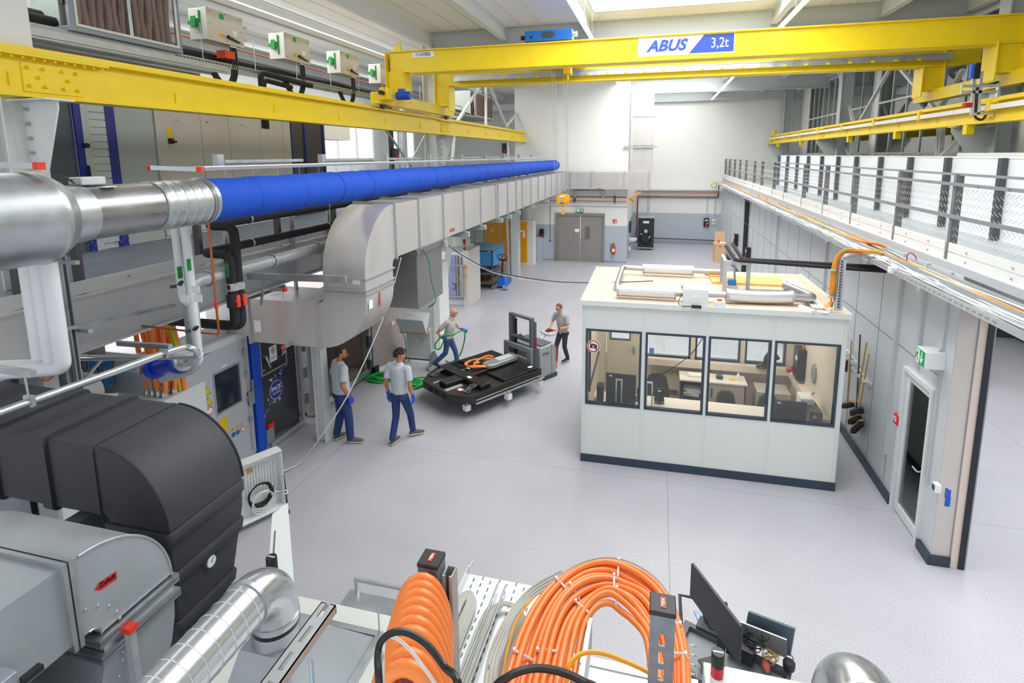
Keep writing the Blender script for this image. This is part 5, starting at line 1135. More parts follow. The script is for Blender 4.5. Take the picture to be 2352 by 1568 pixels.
# crate
PW=mat('plywood','#dcb893',.65,noise=(6,.1,(1,1,4)))
t=thing('plywood_crate','plywood crate with its lid open by the recessed right corner','crate',(3.1,29.3,0))
b=MB(); b.box(2.82,3.42,29.0,29.5,0,.95); bd=obj('body',b,PW,t)
b=MB(); b.box(2.88,3.36,29.5,29.55,.9,1.5); obj('lid',b,PW,t)
b=MB(); b.box(2.84,2.87,28.98,29.0,0,.95).box(3.36,3.39,28.98,29.0,0,.95); obj('batten',b,mat('ply_dark','#c99c74',.7),bd)
b=MB(); b.box(3.05,3.18,28.985,29.0,.78,.83); obj('label',b,RED,bd)
b=MB(); b.cyl((3.05,29.2,.95),(3.05,29.2,1.1),.03); obj('red_item',b,RED,t)
b=MB(); b.box(3.1,3.35,29.05,29.3,.93,.99); obj('paper_sheet',b,PAPER,t)
# neighbour hall cart
t=thing('profile_cart','aluminium profile cart with black box seen through the right opening','cart',(7.6,14.9,0))
a=P(2272,880,z=0.0)
b=MB()
for x,y in ((a.x-.1,a.y),(a.x-.1,a.y+.8),(a.x-1.1,a.y),(a.x-1.1,a.y+.8)): b.box(x-.05,x+.05,y-.05,y+.05,.16,1.0)
b.box(a.x-1.1,a.x-.1,a.y-.03,a.y+.83,.96,1.02).box(a.x-1.1,a.x-.1,a.y-.03,a.y+.83,.25,.3); obj('frame',b,mat('alu_white','#dfe3e6',.3,.4),t)
b=MB(); b.box(a.x-.7,a.x-.16,a.y+.1,a.y+.7,1.02,1.12); obj('tray_box',b,BLK,t)
b=MB(); b.box(a.x-.16,a.x-.04,a.y-.06,a.y+.06,1.0,1.03); obj('corner_cap',b,DGR,t)
each('castor',[(a.x-.1,a.y),(a.x-1.1,a.y),(a.x-.1,a.y+.8)],lambda b,p:b.cyl((p[0]-.03,p[1],.075),(p[0]+.03,p[1],.075),.075),DGR,t)
# ================= OFFICE CABIN =================
TC=Matrix.Translation((-1.19,9.11,0))@Matrix.Rotation(.0157,4,'Z')
CP=mat('cabin_panel','#dce2de',.4,noise=(.8,.008)); CIN=mat('cabin_inside','#dcd2c0',.6); ANT2=mat('window_anthracite','#2f3d4e',.35)
t=thing('office_cabin','white panelled office cabin with four front windows and wooden roof','office cabin',(-1.19,9.11,0))
W,D,HH=4.09,2.94,2.92; wx=((.063,1.0),(1.065,2.02),(2.07,3.02),(3.07,4.015)); z0,z1=1.09,2.46
b=MB(); b.box(0,W,0,.06,.14,z0).box(0,W,0,.06,z1,HH)
xs=[0]+[v for a in wx for v in a]+[W]
for i in range(0,len(xs),2): b.box(xs[i],xs[i+1],0,.06,z0,z1)
fw=obj('front_wall',b,CP,t,T=TC)
for x in (1.03,2.045,3.045,.03,4.06):
    b=MB(); b.box(x-.022,x-.019,-.002,0,.14,HH).box(x+.019,x+.022,-.002,0,.14,HH); obj('panel_joint',b,mat('joint','#b9bfbb',.5),fw,T=TC)
bx=((.08,1.05),(1.12,2.08),(2.16,3.1))
b=MB(); b.box(0,W,D-.06,D,.0,1.0).box(0,W,D-.06,D,2.42,HH)
bw=((1.05,2.02),(2.12,3.03),(3.13,3.92))
b.box(0,.2,D-.06,D,1.0,2.42).box(.95,1.05,D-.06,D,1.0,2.42).box(2.02,2.12,D-.06,D,1.0,2.42).box(3.03,3.13,D-.06,D,1.0,2.42).box(3.92,W,D-.06,D,1.0,2.42)
obj('back_wall',b,CIN,t,T=TC)
b=MB(); b.m(CIN); b.box(0,.06,.06,D,.0,HH); b.m(CP).box(-.005,0,.0,D,.0,HH); obj('left_wall',b,None,t,T=TC)
b=MB(); b.m(CIN); b.box(W-.06,W,.06,D,.0,HH); b.m(CP).box(W,W+.005,0,D,0,HH); obj('right_wall',b,None,t,T=TC)
b=MB(); b.box(-.012,W+.012,-.012,.0,0,.145).box(-.012,0,0,D,0,.145).box(W,W+.012,0,D,0,.145); obj('plinth',b,ANT2,t,T=TC)
b=MB(); b.box(-.02,W+.02,-.03,D+.02,HH,HH+.03); obj('roof_board',b,mat('roof_wood','#d6c0a9',.6,noise=(3,.04)),t,T=TC)
b=MB(); b.box(-.03,W+.03,-.045,-.025,HH-.04,HH+.045).box(-.035,-.02,-.04,D+.02,HH-.04,HH+.045).box(W+.02,W+.035,-.04,D+.02,HH-.04,HH+.045); obj('roof_edge',b,CP,t,T=TC)
def frame(b,x0,x1,za,zb,ya,yb,w=.035):
    b.box(x0,x0+w,ya,yb,za,zb).box(x1-w,x1,ya,yb,za,zb).box(x0,x1,ya,yb,za,za+w).box(x0,x1,ya,yb,zb-w,zb)
for i,(a,c) in enumerate(wx):
    b=MB(); frame(b,a,c,z0,z1,-.012,.07); f=obj('window',b,ANT2,t,T=TC)
    b=MB(); b.box(a+.03,c-.03,.02,.026,z0+.03,z1-.03); obj('pane',b,glass('cabin_glass',(.97,.985,.975,1),.02),f,T=TC)
for a,c in bw:
    b=MB(); frame(b,a,c,1.0,2.42,D-.08,D+.01); f=obj('window',b,ANT2,t,T=TC)
    b=MB(); b.box(a+.03,c-.03,D-.03,D-.025,1.03,2.39); obj('pane',b,glass('cabin_glass',''),f,T=TC)
b=MB(); frame(b,.22,.94,.02,2.38,D-.09,D-.05,.05); b.box(.27,.9,D-.085,D-.06,.05,1.35).box(.27,.32,D-.085,D-.06,1.35,2.3).box(.72,.9,D-.085,D-.06,1.35,2.3); dr=obj('door',b,mat('cabin_door','#cfc6b2',.5),t,T=TC)
b=MB(); frame(b,.3,.74,1.33,2.3,D-.1,D-.05,.025); obj('door_window',b,ANT2,dr,T=TC)
b=MB(); b.tube([(.82,D-.09,1.16),(.82,D-.15,1.16),(.68,D-.15,1.16)],.011,6).box(.8,.84,D-.1,D-.09,1.02,1.2); obj('door_handle',b,ALU,dr,T=TC)
b=MB(); b.box(.06,.1,.5,.55,1.09,2.46).box(.06,.09,.55,D-.4,1.09,1.14); obj('side_window_frame',b,ANT2,t,T=TC)
b=MB(); b.box(.06,W-.06,.06,D-.06,0,.02); obj('floor_cover',b,mat('cabin_floor','#a49c94',.6),t,T=TC)
# round no photo sign
p=P(1363,795,y=9.08)
s=MB(); s.cyl((p.x,9.09,p.z),(p.x,9.085,p.z),.115,n=32); sg=obj('round_sign',s,PAPER,t,label='round sign forbidding photography')
s=MB(); n=32
s.loft([[V((p.x+r*math.cos(a),yy,p.z+r*math.sin(a))) for r,yy in ((.105,9.084),(.105,9.082),(.088,9.082),(.088,9.084))] for a in [2*PI*k/n for k in range(n)]],closed=True)
s.bar((p.x-.068,9.081,p.z+.068),(p.x+.068,9.081,p.z-.068),.004,.016,up=(1,0,1)); obj('red_ring',s,mat('sign_red','#b3161d',.4),sg)
s=MB(); s.box(p.x-.06,p.x+.06,9.0825,9.084,p.z-.035,p.z+.03).box(p.x-.02,p.x+.025,9.0825,9.084,p.z+.03,p.z+.045); obj('camera_symbol',s,BLK,sg)
s=MB(); s.cyl((p.x,9.0822,p.z-.003),(p.x,9.082,p.z-.003),.022,n=16); obj('lens_symbol',s,PAPER,sg)
# ---- interior ----
b=MB(); b.box(-.1,2.78,11.78,11.92,.88,1.02); dk=obj('wall_duct',b,mat('duct_beige','#e0d2c3',.5),label='beige socket duct along the back wall inside the office cabin',cat='wall duct')
each('socket',[.62,.7,.78,.95,1.02,1.35,1.42],lambda b,x:b.cyl((x,11.78,.96),(x,11.775,.96),.025,n=12),CIN,dk)
b=MB(); b.box(2.68,2.86,9.5,11.75,.92,1.06); obj('wall_duct',b,mat('duct_beige',''),label='beige duct on the right wall inside the office cabin',cat='wall duct')
DW=mat('desk_white','#e4ddd3',.5)
t=thing('office_desk','long white desk along the cabin front windows','desk',(.8,9.6,0))
b=MB(); b.box(-1.05,2.85,9.25,10.05,.9,.93); obj('top',b,DW,t)
each('leg',[(-.95,9.3),(.8,9.3),(2.75,9.3),(-.95,9.95),(.8,9.95),(2.75,9.95)],lambda b,p:b.box(p[0]-.03,p[0]+.03,p[1]-.03,p[1]+.03,.02,.9),STL,t)
def monitor(lab,u0,v0,u1,v1,y,stand=None,rz=0):
    a=P(u0,v1,y=y); c=P(u1,v0,y=y); t=thing('monitor',lab,'monitor',((a.x+c.x)/2,y,.93),'monitors on the cabin desk')
    b=MB(); b.box(a.x,c.x,y,y+.03,max(a.z,.97),c.z); s=obj('screen',b,mat('mon_black','#22262d',.4),t,bevel=.008)
    b=MB(); b.box((a.x+c.x)/2-.09,(a.x+c.x)/2+.09,y-.0,y+.2,.93,.945).box((a.x+c.x)/2-.02,(a.x+c.x)/2+.02,y+.03,y+.05,.945,1.2); obj('stand',b,BLK,t)
    b=MB(); b.box(a.x+.05,a.x+.11,y-.002,y,c.z-.06,c.z-.03); obj('sticker',b,PAPER,s)
    return t
monitor('black monitor seen from behind in the leftmost cabin window',1391,862,1461,938,9.5)
monitor('dark monitor seen edge on behind the window bar of the cabin',1462,892,1475,938,9.75)
monitor('black monitor beside the profile post in the second cabin window',1503,893,1526,934,9.75)
monitor('large black monitor in the rightmost cabin window',1774,925,1855,975,9.45)
def mast(u,v0,lab,y=9.4):
    p=P(u,v0,y=y); t=thing('profile_mast',lab,'stand',(p.x,y,.93),'aluminium profile masts')
    b=MB(); b.box(p.x-.06,p.x-.035,y,y+.04,.93,p.z).box(p.x+.035,p.x+.06,y,y+.04,.93,p.z).box(p.x-.06,p.x+.06,y-.003,y+.04,p.z-.02,p.z); obj('profile',b,ALU,t)
mast(1422,871,'aluminium profile mast behind the leftmost cabin window')
mast(1492,878,'aluminium profile mast with cable in the second cabin window')
b=MB(); b.tube(smoothpts([P(1615,775,y=9.25),P(1585,815,y=9.25),P(1540,848,y=9.3),P(1512,862,y=9.35),P(1500,878,y=9.4),P(1503,920,y=9.45)]),.007,6); obj('hanging_cable',b,mat('cable_blue','#39507e',.5),label='blue grey cable hanging across the second cabin window',cat='cable')
def chair(lab,u,v,y,w=.42):
    p=P(u,v,y=y); t=thing('office_chair',lab,'chair',(p.x,y,0),'office chairs in the cabin')
    b=MB(); hw=w/2; z=p.z
    pts=[(-hw,z-.55),(-hw*.97,z-.35),(-hw*.72,z-.08),(-hw*.35,z),(hw*.35,z),(hw*.72,z-.08),(hw*.97,z-.35),(hw,z-.55)]
    b.prism([(p.x+q[0],q[1]) for q in pts],'y',y,y+.07); obj('backrest',b,mat('chair_fabric','#4a4944',.85),t,bevel=.02)
    b=MB(); b.box(p.x-.24,p.x+.24,y-.5,y-.02,.46,.54); obj('seat',b,mat('chair_fabric',''),t,bevel=.02)
    b=MB(); b.cyl((p.x,y-.25,.12),(p.x,y-.25,.46),.025); obj('column',b,BLK,t)
    each('foot',range(5),lambda b,k:b.bar((p.x,y-.25,.1),(p.x+.28*math.cos(k*1.257),y-.25+.28*math.sin(k*1.257),.06),.04,.03),BLK,t)
chair('grey office chair right of the middle in the third cabin window',1668,897,10.6)
chair('grey office chair partly behind the fourth window bar',1765,905,10.55)
t=chair('black curved office chair in the second cabin window',1510,856,10.9,.5)
t=thing('sideboard','grey sideboard with tambour door and open shelf inside the cabin','sideboard',(1.2,11.5,0))
b=MB(); b.box(.55,1.85,11.22,11.7,.8,.83); tp=obj('top',b,DW,t)
b=MB(); b.box(.57,1.83,11.62,11.66,.05,.8).box(.57,.6,11.25,11.62,.05,.8).box(1.1,1.13,11.25,11.62,.05,.8).box(1.8,1.83,11.25,11.62,.05,.8).box(.57,1.83,11.25,11.62,.05,.08).box(.6,1.1,11.25,11.62,.42,.44); obj('carcass',b,ANT,t)
b=MB(); b.box(1.13,1.8,11.24,11.26,.08,.79); d=obj('tambour_door',b,mat('tambour','#c3bab1',.5),t)
b=MB(); b.box(1.17,1.19,11.22,11.24,.5,.7); obj('handle',b,DGR,d)
RN.seed(4)
for k in range(7):
    b=MB(); b.cbox((.82+RN.uniform(-.04,.04),11.42,.46+k*.022),.3,.22,.018,RN.uniform(-.2,.2)); obj('paper_stack',b,PAPER,label='loose papers on the upper shelf of the cabin sideboard',cat='papers',group='papers on the sideboard shelf')
t=thing('cardboard_box','white cardboard box lettered in blue on the lower shelf','box',(.85,11.4,.08))
b=MB(); b.box(.66,1.04,11.24,11.55,.09,.3); k=obj('carton',b,PAPER,t)
text('ABUS',.07,(.8,11.235,.17),(1,0,0),(0,0,1),BLT,k,shear=.3)
b=MB(); b.box(.66,1.04,11.235,11.24,.27,.3); obj('yellow_edge',b,YLB,k)
b=MB(); b.box(.72,1.0,11.4,11.55,.83,.89); obj('white_towel',b,PAPER,label='white folded cloth on top of the sideboard',cat='cloth',bevel=.02)
b=MB(); b.lathe([(.03,.83),(.035,.84),(.035,.93),(.015,.96),(.015,.99)],c=(1.7,11.45,0),n=12); bt=obj('bottle',b,PAPER,label='small white bottle with green cap on the sideboard',cat='bottle')
b=MB(); b.box(1.28,1.4,11.4,11.52,.83,.9); obj('webcam',b,ANT,label='small dark device on the sideboard',cat='device')
b=MB(); b.box(1.52,1.64,11.4,11.43,.83,.86); obj('yellow_tool',b,YLB,label='yellow marker tool on the sideboard',cat='tool')
t=thing('grey_cabinet','pale grey locker between the sideboard and the cabin right wall','cabinet',(2.3,11.6,0))
b=MB(); b.box(2.03,2.65,11.2,11.7,.02,.72); k=obj('body',b,mat('tambour',''),t,bevel=.006)
b=MB(); b.cyl((2.1,11.19,.55),(2.1,11.2,.55),.015); obj('lock',b,BRASS,k)
t=thing('distribution_box','black distribution box with red plug on the cabin right wall','socket',(2.8,11,1.2))
b=MB(); b.box(2.66,2.86,10.95,11.3,1.12,1.72); k=obj('housing',b,BLK,t,bevel=.01)
b=MB(); b.cyl((2.66,11.25,1.25),(2.56,11.28,1.18),.05); obj('plug',b,mat('plug_red','#b3263a',.5),k)
b=MB(); b.box(2.655,2.66,11.0,11.12,1.5,1.58); obj('label',b,PAPER,k)
b=MB(); b.tube([(2.78,11.1,1.72),(2.8,11.1,2.2)],.02); obj('cable',b,mat('loop_orange',''),t)
t=thing('picture_frame','narrow framed picture on the cabin right wall','picture',(2.85,10.9,1.7))
b=MB(); b.box(2.835,2.86,10.75,11.05,1.55,2.05); k=obj('frame',b,BLT,t)
b=MB(); b.box(2.83,2.835,10.77,11.03,1.57,2.03); obj('print',b,PAPER,k)
t=thing('wall_device','grey oval wall device with cables on the cabin right wall','device',(2.85,10.4,1.4))
b=MB(); b.prism([(10.4+.13*math.cos(a),1.5+.19*math.sin(a)) for a in [2*PI*k/8 for k in range(8)]],'x',2.78,2.86); obj('body',b,MGR,t,bevel=.02)
b=MB(); b.tube(smoothpts([(2.84,10.35,1.3),(2.83,10.3,1.2),(2.8,10.4,1.1),(2.8,10.3,.98)]),.006); obj('cable',b,BLK,t)
t=thing('computer_tower','dark computer tower on the desk at the right end of the cabin','computer',(2.65,9.5,.9))
b=MB(); b.box(2.53,2.72,9.42,9.85,.93,1.2); k=obj('case',b,mat('pc_case','#3b3f42',.4),t,bevel=.006)
b=MB(); b.cyl((2.6,9.415,1.12),(2.6,9.42,1.12),.035,n=16); obj('fan',b,GALV,k)
each('slot_cover',range(5),lambda b,i:b.box(2.57,2.68,9.415,9.42,.96+.018*i,.968+.018*i),GALV,k)
b=MB(); b.box(2.45,2.66,9.75,10.0,.93,1.3).box(2.45,2.66,9.7,9.75,1.1,1.3); obj('white_printer',b,WPL,label='white label printer with yellow tape beside the computer tower',cat='printer',bevel=.01)
b=MB(); b.prism([(.05,9.33),(.3,9.28),(.42,9.35),(.2,9.42)],'z',.93,.98); obj('blue_cloth',b,BLUE,label='blue cloth on the desk in the second cabin window',cat='cloth')
b=MB(); b.box(-.98,-.86,9.6,9.8,.93,1.22); obj('desk_phone',b,BLK,label='dark device on the desk at the left end of the cabin',cat='device')
b=MB(); b.box(-.08,.02,11.88,11.9,1.08,1.22); obj('blue_notice',b,mat('notice_blue','#5a7bb5',.5),label='small blue notice standing in the cabin back window',cat='notice')
b=MB(); b.box(.34,.62,11.2,11.45,.03,.5)
b=MB(); b.tube(smoothpts([(2.28,11.8,1.02),(2.26,11.8,1.2),(2.34,11.8,1.34),(2.44,11.8,1.3),(2.5,11.8,1.22)]),.04,10); b.lathe([(.12,1.02),(.1,1.05),(.05,1.08)],c=(2.2,11.8,0),n=14); obj('ducted_lamp',b,BLK,label='black flexible arm device on the cabin back window sill',cat='device')
t=thing('wire_basket','black wire basket on the floor left of the sideboard','basket',(.42,11.3,.03))
b=MB()
for k in range(8): b.bar((.3+.03*k,11.15,.03),(.3+.03*k,11.15,.5),.006,.006)
for z in (.05,.28,.5): b.box(.3,.53,11.14,11.4,z,z+.015)
obj('frame',b,BLK,t)
# ---- roof items ----
ZR=2.95
SIL=mat('silencer','#d8dadb',.28,.7)
def silencer(a,c,r,lab,bend=0):
    a,c=V(a),V(c); t=thing('duct_silencer',lab,'air duct',((a.x+c.x)/2,(a.y+c.y)/2,ZR),'silencer ducts on the cabin roof')
    n=48; pts=[a+(c-a)*i/n-V((0,0,bend*math.sin(PI*i/n))) for i in range(n+1)]
    b=MB(); b.tube(pts,r,20,rs=[r+(.002 if i%2 else 0) for i in range(n+1)]); obj('sleeve',b,SIL,t)
    d=(c-a).normalized()
    for p in (a,c): b=MB(); b.cyl(p-d*.02,p+d*.02,r+.006,n=20); obj('end_band',b,GALVD,t)
    return t
ys_=9.42
silencer((-.62,ys_,3.08),(.33,ys_,3.08),.095,'silver silencer duct at the front left of the cabin roof')
silencer((1.16,ys_+.05,3.09),(2.16,ys_+.15,3.08),.105,'silver silencer duct at the front right of the cabin roof',.02)
silencer((-.24,11.35,3.09),(.72,11.35,3.09),.095,'silver silencer duct at the rear of the cabin roof')
b=MB(); b.tube(fillet([(.74,11.35,3.09),(1.25,11.35,3.09)],.05),.05,14); obj('thin_duct',b,GALV,label='thin duct stub right of the rear silencer on the cabin roof',cat='air duct')
b=MB(); b.tube(fillet([(-.26,11.35,3.09),(-.66,11.35,3.1),(-.68,10.2,3.05),(-.68,9.9,3.0)],.12),.05,14); obj('thin_duct',b,GALV,label='bent thin duct at the left of the cabin roof',cat='air duct')
b=MB(); b.tube(fillet([(.35,ys_,3.08),(1.14,ys_+.05,3.09)],.05),.052,14); obj('thin_duct',b,GALV,label='straight duct piece between the front silencers and the white fan box',cat='air duct')
b=MB(); b.tube(fillet([(2.18,ys_+.15,3.08),(2.5,ys_+.17,3.08),(2.22,10.3,3.1)],.1),.075,14); obj('duct_elbow',b,GALV,label='shiny elbow duct at the right end of the front silencer',cat='air duct')
t=thing('fan_box','white fan box on the middle of the cabin roof front','fan box',(.64,9.3,ZR))
b=MB(); b.box(.45,.84,9.1,9.5,ZR,3.24); k=obj('housing',b,WPL,t,bevel=.008)
b=MB(); b.box(.59,.67,9.095,9.1,3.1,3.14); obj('label',b,PAPER,k)
b=MB(); b.box(.58,.73,9.02,9.07,ZR,2.99); obj('black_adapter',b,BLK,label='small black adapter in front of the white fan box',cat='adapter')
t=thing('isolator_switch','grey isolator with red and yellow knob on the cabin roof edge','switch',(1.0,8.98+.15,ZR))
b=MB(); b.box(.93,1.1,9.11,9.25,ZR,3.0).m(WPL).box(.93,1.1,9.11,9.25,3.0,3.05); k=obj('housing',b,None,t,bevel=.004); 
b=MB(); b.m(YLB).cyl((1.01,9.17,3.05),(1.01,9.17,3.06),.035).m(RED).box(.98,1.05,9.155,9.185,3.06,3.085); obj('rotary_knob',b,None,k)
t=thing('pipe_stand','galvanised stand frame carrying the black pipes on the cabin roof','stand',(1.4,10.2,ZR))
b=MB()
for x,y in ((1.2,10.25),(1.6,10.3),(1.22,10.9)): b.box(x-.03,x+.03,y-.03,y+.03,ZR,3.5)
b.box(1.17,1.63,10.22,10.3,3.46,3.52).bar((1.2,10.25,3.5),(1.22,10.9,3.5),.05,.05); obj('frame',b,GALVD,t)
b=MB(); b.bar((1.6,10.25,3.0),(2.4,10.3,3.0),.05,.05); obj('foot_rail',b,GALV,t)
for i,(dx,dz) in enumerate(((0,0),(.12,.04))):
    b=MB(); b.tube(fillet([(1.32+dx,11.3,3.62+dz),(1.34+dx,10.0+dx*1.0,3.58+dz*0),(3.62,9.95+dx*1.1,3.5+dz)],.1),.032,12); obj('insulated_pipe',b,RUB,label='black pipe crossing from the cabin roof to the right wall, %s of the two'%('front' if i==0 else 'rear'),cat='pipe')
b=MB(); b.tube([(1.38,10.6,3.6),(1.42,10.6,3.1)],.02); obj('drop_pipe',b,GALV,label='thin silver drop pipe between the stand legs',cat='pipe')
t=thing('blue_pump','small blue capped pump box beside the stand on the cabin roof','pump',(1.33,10.35,ZR))
b=MB(); b.box(1.24,1.44,10.3,10.5,ZR,3.06); obj('base',b,LGR,t)
b=MB(); b.box(1.27,1.41,10.32,10.46,3.06,3.16); obj('cap',b,mat('cap_blue','#3c7fd0',.4),t,bevel=.01)
b=MB(); b.box(1.05,2.35,10.86,11.5,ZR,ZR+.04); obj('insulation_mat',b,mat('mineral_wool','#e3bd78',.95,noise=(20,.15),bump=(30,.5,.02)),label='yellow mineral wool mat on the cabin roof',cat='insulation')
def coil(c,r,n,rr,mt,lab,sq=.6,cat='cable'):
    b=MB(); RN.seed(int(c[0]*100))
    for i in range(n):
        ph=RN.random()*6; q=r*(1-.05*i/2*RN.random()); o_=(RN.uniform(-.03,.03)*r*6,RN.uniform(-.03,.03)*r*6)
        b.tube([(c[0]+o_[0]+q*math.cos(a),c[1]+o_[1]+q*sq*math.sin(a),c[2]+rr*(1+1.3*(i//2))+rr*.6*math.sin(2*a+ph)) for a in [2*PI*k/26 for k in range(26)]],rr,6,closed=True)
    return obj('cable_coil',b,mt,label=lab,cat=cat)
coil((1.17,11.72,ZR),.17,10,.014,ORG_,'orange cable coil at the rear of the cabin roof',.8)
coil((.7,10.35,ZR),.2,8,.009,mat('cable_mid','#6c6f75',.5),'grey cable coil behind the white fan box on the cabin roof')
for i in range(4):
    b=MB(); b.cyl((2.62-.05*i+.0,11.45,ZR+.03),(2.62-.05*i-.02,9.35,ZR+.03),.02,n=8); obj('conduit_tube',b,WPL,label='white conduit tube lying in the row at the right of the cabin roof',cat='tube',group='white conduit tubes')
t=thing('power_strip','white power strip with cables at the right front of the cabin roof','power strip',(2.33,9.25,ZR))
T1=Matrix.Translation((2.33,9.27,ZR))@Matrix.Rotation(-1.2,4,'Z')
b=MB(); b.box(-.17,.17,-.04,.04,0,.05); k=obj('strip',b,WPL,t,T=T1,bevel=.005)
each('socket',[-.12,-.04,.04,.12],lambda b,x:b.cyl(T1@V((x,0,.05)),T1@V((x,0,.054)),.022,n=12),LGR,k)
b=MB()
for i in range(4): b.tube(smoothpts([(2.4,9.2,ZR+.03),(2.5,9.12+.03*i,ZR+.02),(2.6,9.13+.03*i,ZR+.02),(2.68,9.25,ZR+.05)]),.008,6)
obj('cable',b,CWH,t)
b=MB(); b.tube(smoothpts([(.9,9.12,ZR+.01),(1.5,9.14,ZR+.01),(2.0,9.17,ZR+.01),(2.25,9.2,ZR+.02)]),.007,6); obj('roof_cable',b,CWH,label='thin white cable clipped along the cabin roof front',cat='cable')
b=MB(); b.tube(smoothpts([(.44,9.3,3.1),(.38,9.2,3.0),(.42,9.1,ZR+.01),(.58,9.05,ZR+.02)]),.007,6); obj('roof_cable',b,BLK,label='short black cable left of the white fan box',cat='cable')
# long cable swag from the duct to the cabin roof
b=MB(); b.tube(smoothpts([P(1018,556,x=-4.35),P(1060,585,y=11.2),P(1120,617,y=11.2),P(1180,633,y=11.2),P(1260,645,y=11.1),P(1330,649,y=10.9),P(1410,648,y=10.6),P(1500,645,z=3.0)],8),.012,6); obj('swag_cable',b,mat('cable_navy','#3d4560',.5),label='long dark cable swinging from the silver duct to the cabin roof',cat='cable')
b=MB(); b.tube(smoothpts([P(1018,558,x=-4.35),P(1060,589,y=11.1),P(1120,621,y=11.1),P(1180,637,y=11.1),P(1260,648,y=11.0),P(1330,651,y=10.8),P(1410,650,y=10.5),P(1500,648,z=3.0)],8),.008,6); obj('swag_cable',b,LGR,label='thinner light cable running along the dark swinging cable',cat='cable')
# ================= BACK LEFT GROUND THINGS =================
YC=mat('cab_yellow','#f2a500',.4)
t=thing('safety_cabinet','tall orange yellow safety cabinet with three doors behind the steel column','cabinet',(-7.2,26.3,0))
b=MB(); b.box(-8.4,-5.88,26.15,26.7,0,2.25); bd=obj('body',b,mat('cab_offwhite','#e9e8e4',.5),t,bevel=.008)
for a,c in ((-8.33,-7.6),(-7.54,-6.75),(-6.73,-6.2)):
    b=MB(); b.box(a,c,26.12,26.15,.14,2.2); d=obj('door',b,YC,t)
    b=MB(); T_=Matrix.Translation(((a+c)/2-.03,26.115,1.72))@Matrix.Rotation(PI/4,4,'Y'); b.box(-.06,.06,-.002,.002,-.06,.06,T_); obj('hazard_label',b,PAPER,d)
b=MB(); b.box(-6.42,-6.3,26.11,26.12,1.4,1.75); obj('sheet',b,PAPER,t)
t=thing('grey_partition','pale grey blue wall panel left of the orange cabinet','panel',(-9.2,26.3,0))
b=MB(); b.box(-10.4,-8.95,26.2,26.6,0,2.6); obj('grey_panel',b,mat('panel_bluegrey','#b9c3c8',.4),t)
b=MB(); b.box(-8.93,-8.45,26.2,26.6,0,2.5); obj('beige_panel',b,BEI,t)
t=thing('steel_column','light steel column with slanted strut carrying the silver duct at the back','column',(-6.1,23.3,0))
b=MB(); icol(b,-6.05,23.3,0,3.5,.34,.03,flip=True); obj('shaft',b,STLL,t)
b=MB(); b.bar((-6.42,23.25,3.45),(-6.32,23.25,.1),.1,.16); obj('strut',b,STLL,t)
b=MB(); b.box(-6.35,-5.8,23.0,23.5,3.45,3.55); obj('head_plate',b,GALVD,t)
t=thing('slanted_strut','slanted light steel strut standing left of the machine with warning triangles','strut',(-6.5,16.5,0))
b=MB(); b.bar(P(1036,540,y=15.6),P(1010,728,y=15.6),.12,.2); obj('strut',b,STLL,t)
b=MB()
a=P(1026,628,y=15.4); c=P(1022,668,y=15.4)
for k in range(8): q0=a+(c-a)*k/8; q1=a+(c-a)*(k+1)/8; b.m(YLB if k%2 else BLK); b.bar(q0,q1,.06,.06)
obj('striped_guard',b,None,t,label='yellow and black striped guard')
# blue bench on trolley
BB=mat('bench_blue','#3a92d8',.4)
t=thing('blue_cabinet_trolley','sky blue cabinet on a dark wheeled trolley beside the steel column','trolley',(-6.95,21.8,0))
b=MB(); b.box(-7.95,-6.42,21,22.7,.95,1.58); bd=obj('cabinet_body',b,BB,t)
b=MB()
for x in (-7.95,-7.1,-6.46): b.box(x,x+.05,20.97,21,.95,1.6)
b.box(-7.95,-6.4,20.97,21,1.55,1.62).box(-7.95,-6.4,20.97,21,.92,.97).box(-6.42,-6.4,21,22.7,1.58,1.62); obj('frame',b,DGR,bd)
b=MB(); b.box(-7.95,-6.4,20.98,22.72,1.6,1.64); obj('top',b,mat('bench_top','#7cc0ee',.35),bd)
each('latch',[-7.8,-7.2,-6.6],lambda b,x:b.box(x,x+.08,20.96,20.97,1.55,1.6),GALV,bd)
b=MB(); b.box(-7.75,-7.45,20.96,20.97,1.2,1.28); obj('name_plate',b,PAPER,bd)
b=MB()
for x in (-7.9,-6.45):
    for y in (21.03,22.6): b.box(x-.025,x+.025,y-.025,y+.025,.15,.95)
for z in (.2,.6): b.box(-7.95,-6.4,21,22.65,z,z+.05)
obj('trolley_frame',b,mat('trolley_grey','#5e6368',.5),t)
each('shelf_board',[.26,.66],lambda b,z:b.box(-7.93,-6.42,21.02,22.63,z-.01,z+.01),mat('shelf_brown','#8a6f62',.6),t)
each('castor',[(-6.45,21.05),(-7.9,21.05),(-6.45,22.6)],lambda b,p:b.cyl((p[0]-.03,p[1],.075),(p[0]+.03,p[1],.075),.075),GALV,t)
b=MB(); RN.seed(3)
for k in range(7): b.tube(smoothpts([(-7.1+RN.uniform(-.3,.3),21.2+RN.uniform(0,.3),.7+.02*k),(-6.9+RN.uniform(-.2,.2),21.4,.82),(-6.6+RN.uniform(-.1,.1),21.25+RN.uniform(0,.3),.72)]),.03,6)
obj('cable_heap',b,mat('cable_brown','#3c332f',.7),label='dark heap of cables on the middle trolley shelf',cat='cables')
t=thing('pallet_truck','blue hand pallet truck parked right of the blue cabinet trolley','pallet truck',(-6.1,21.6,0))
PBL=mat('pallet_blue','#1e78e0',.4)
b=MB(); b.prism([(21.2,.08),(22.4,.08),(22.4,.14),(21.5,.18),(21.35,.5),(21.2,.5)],'x',-6.3,-5.98); obj('fork_body',b,PBL,t,bevel=.01)
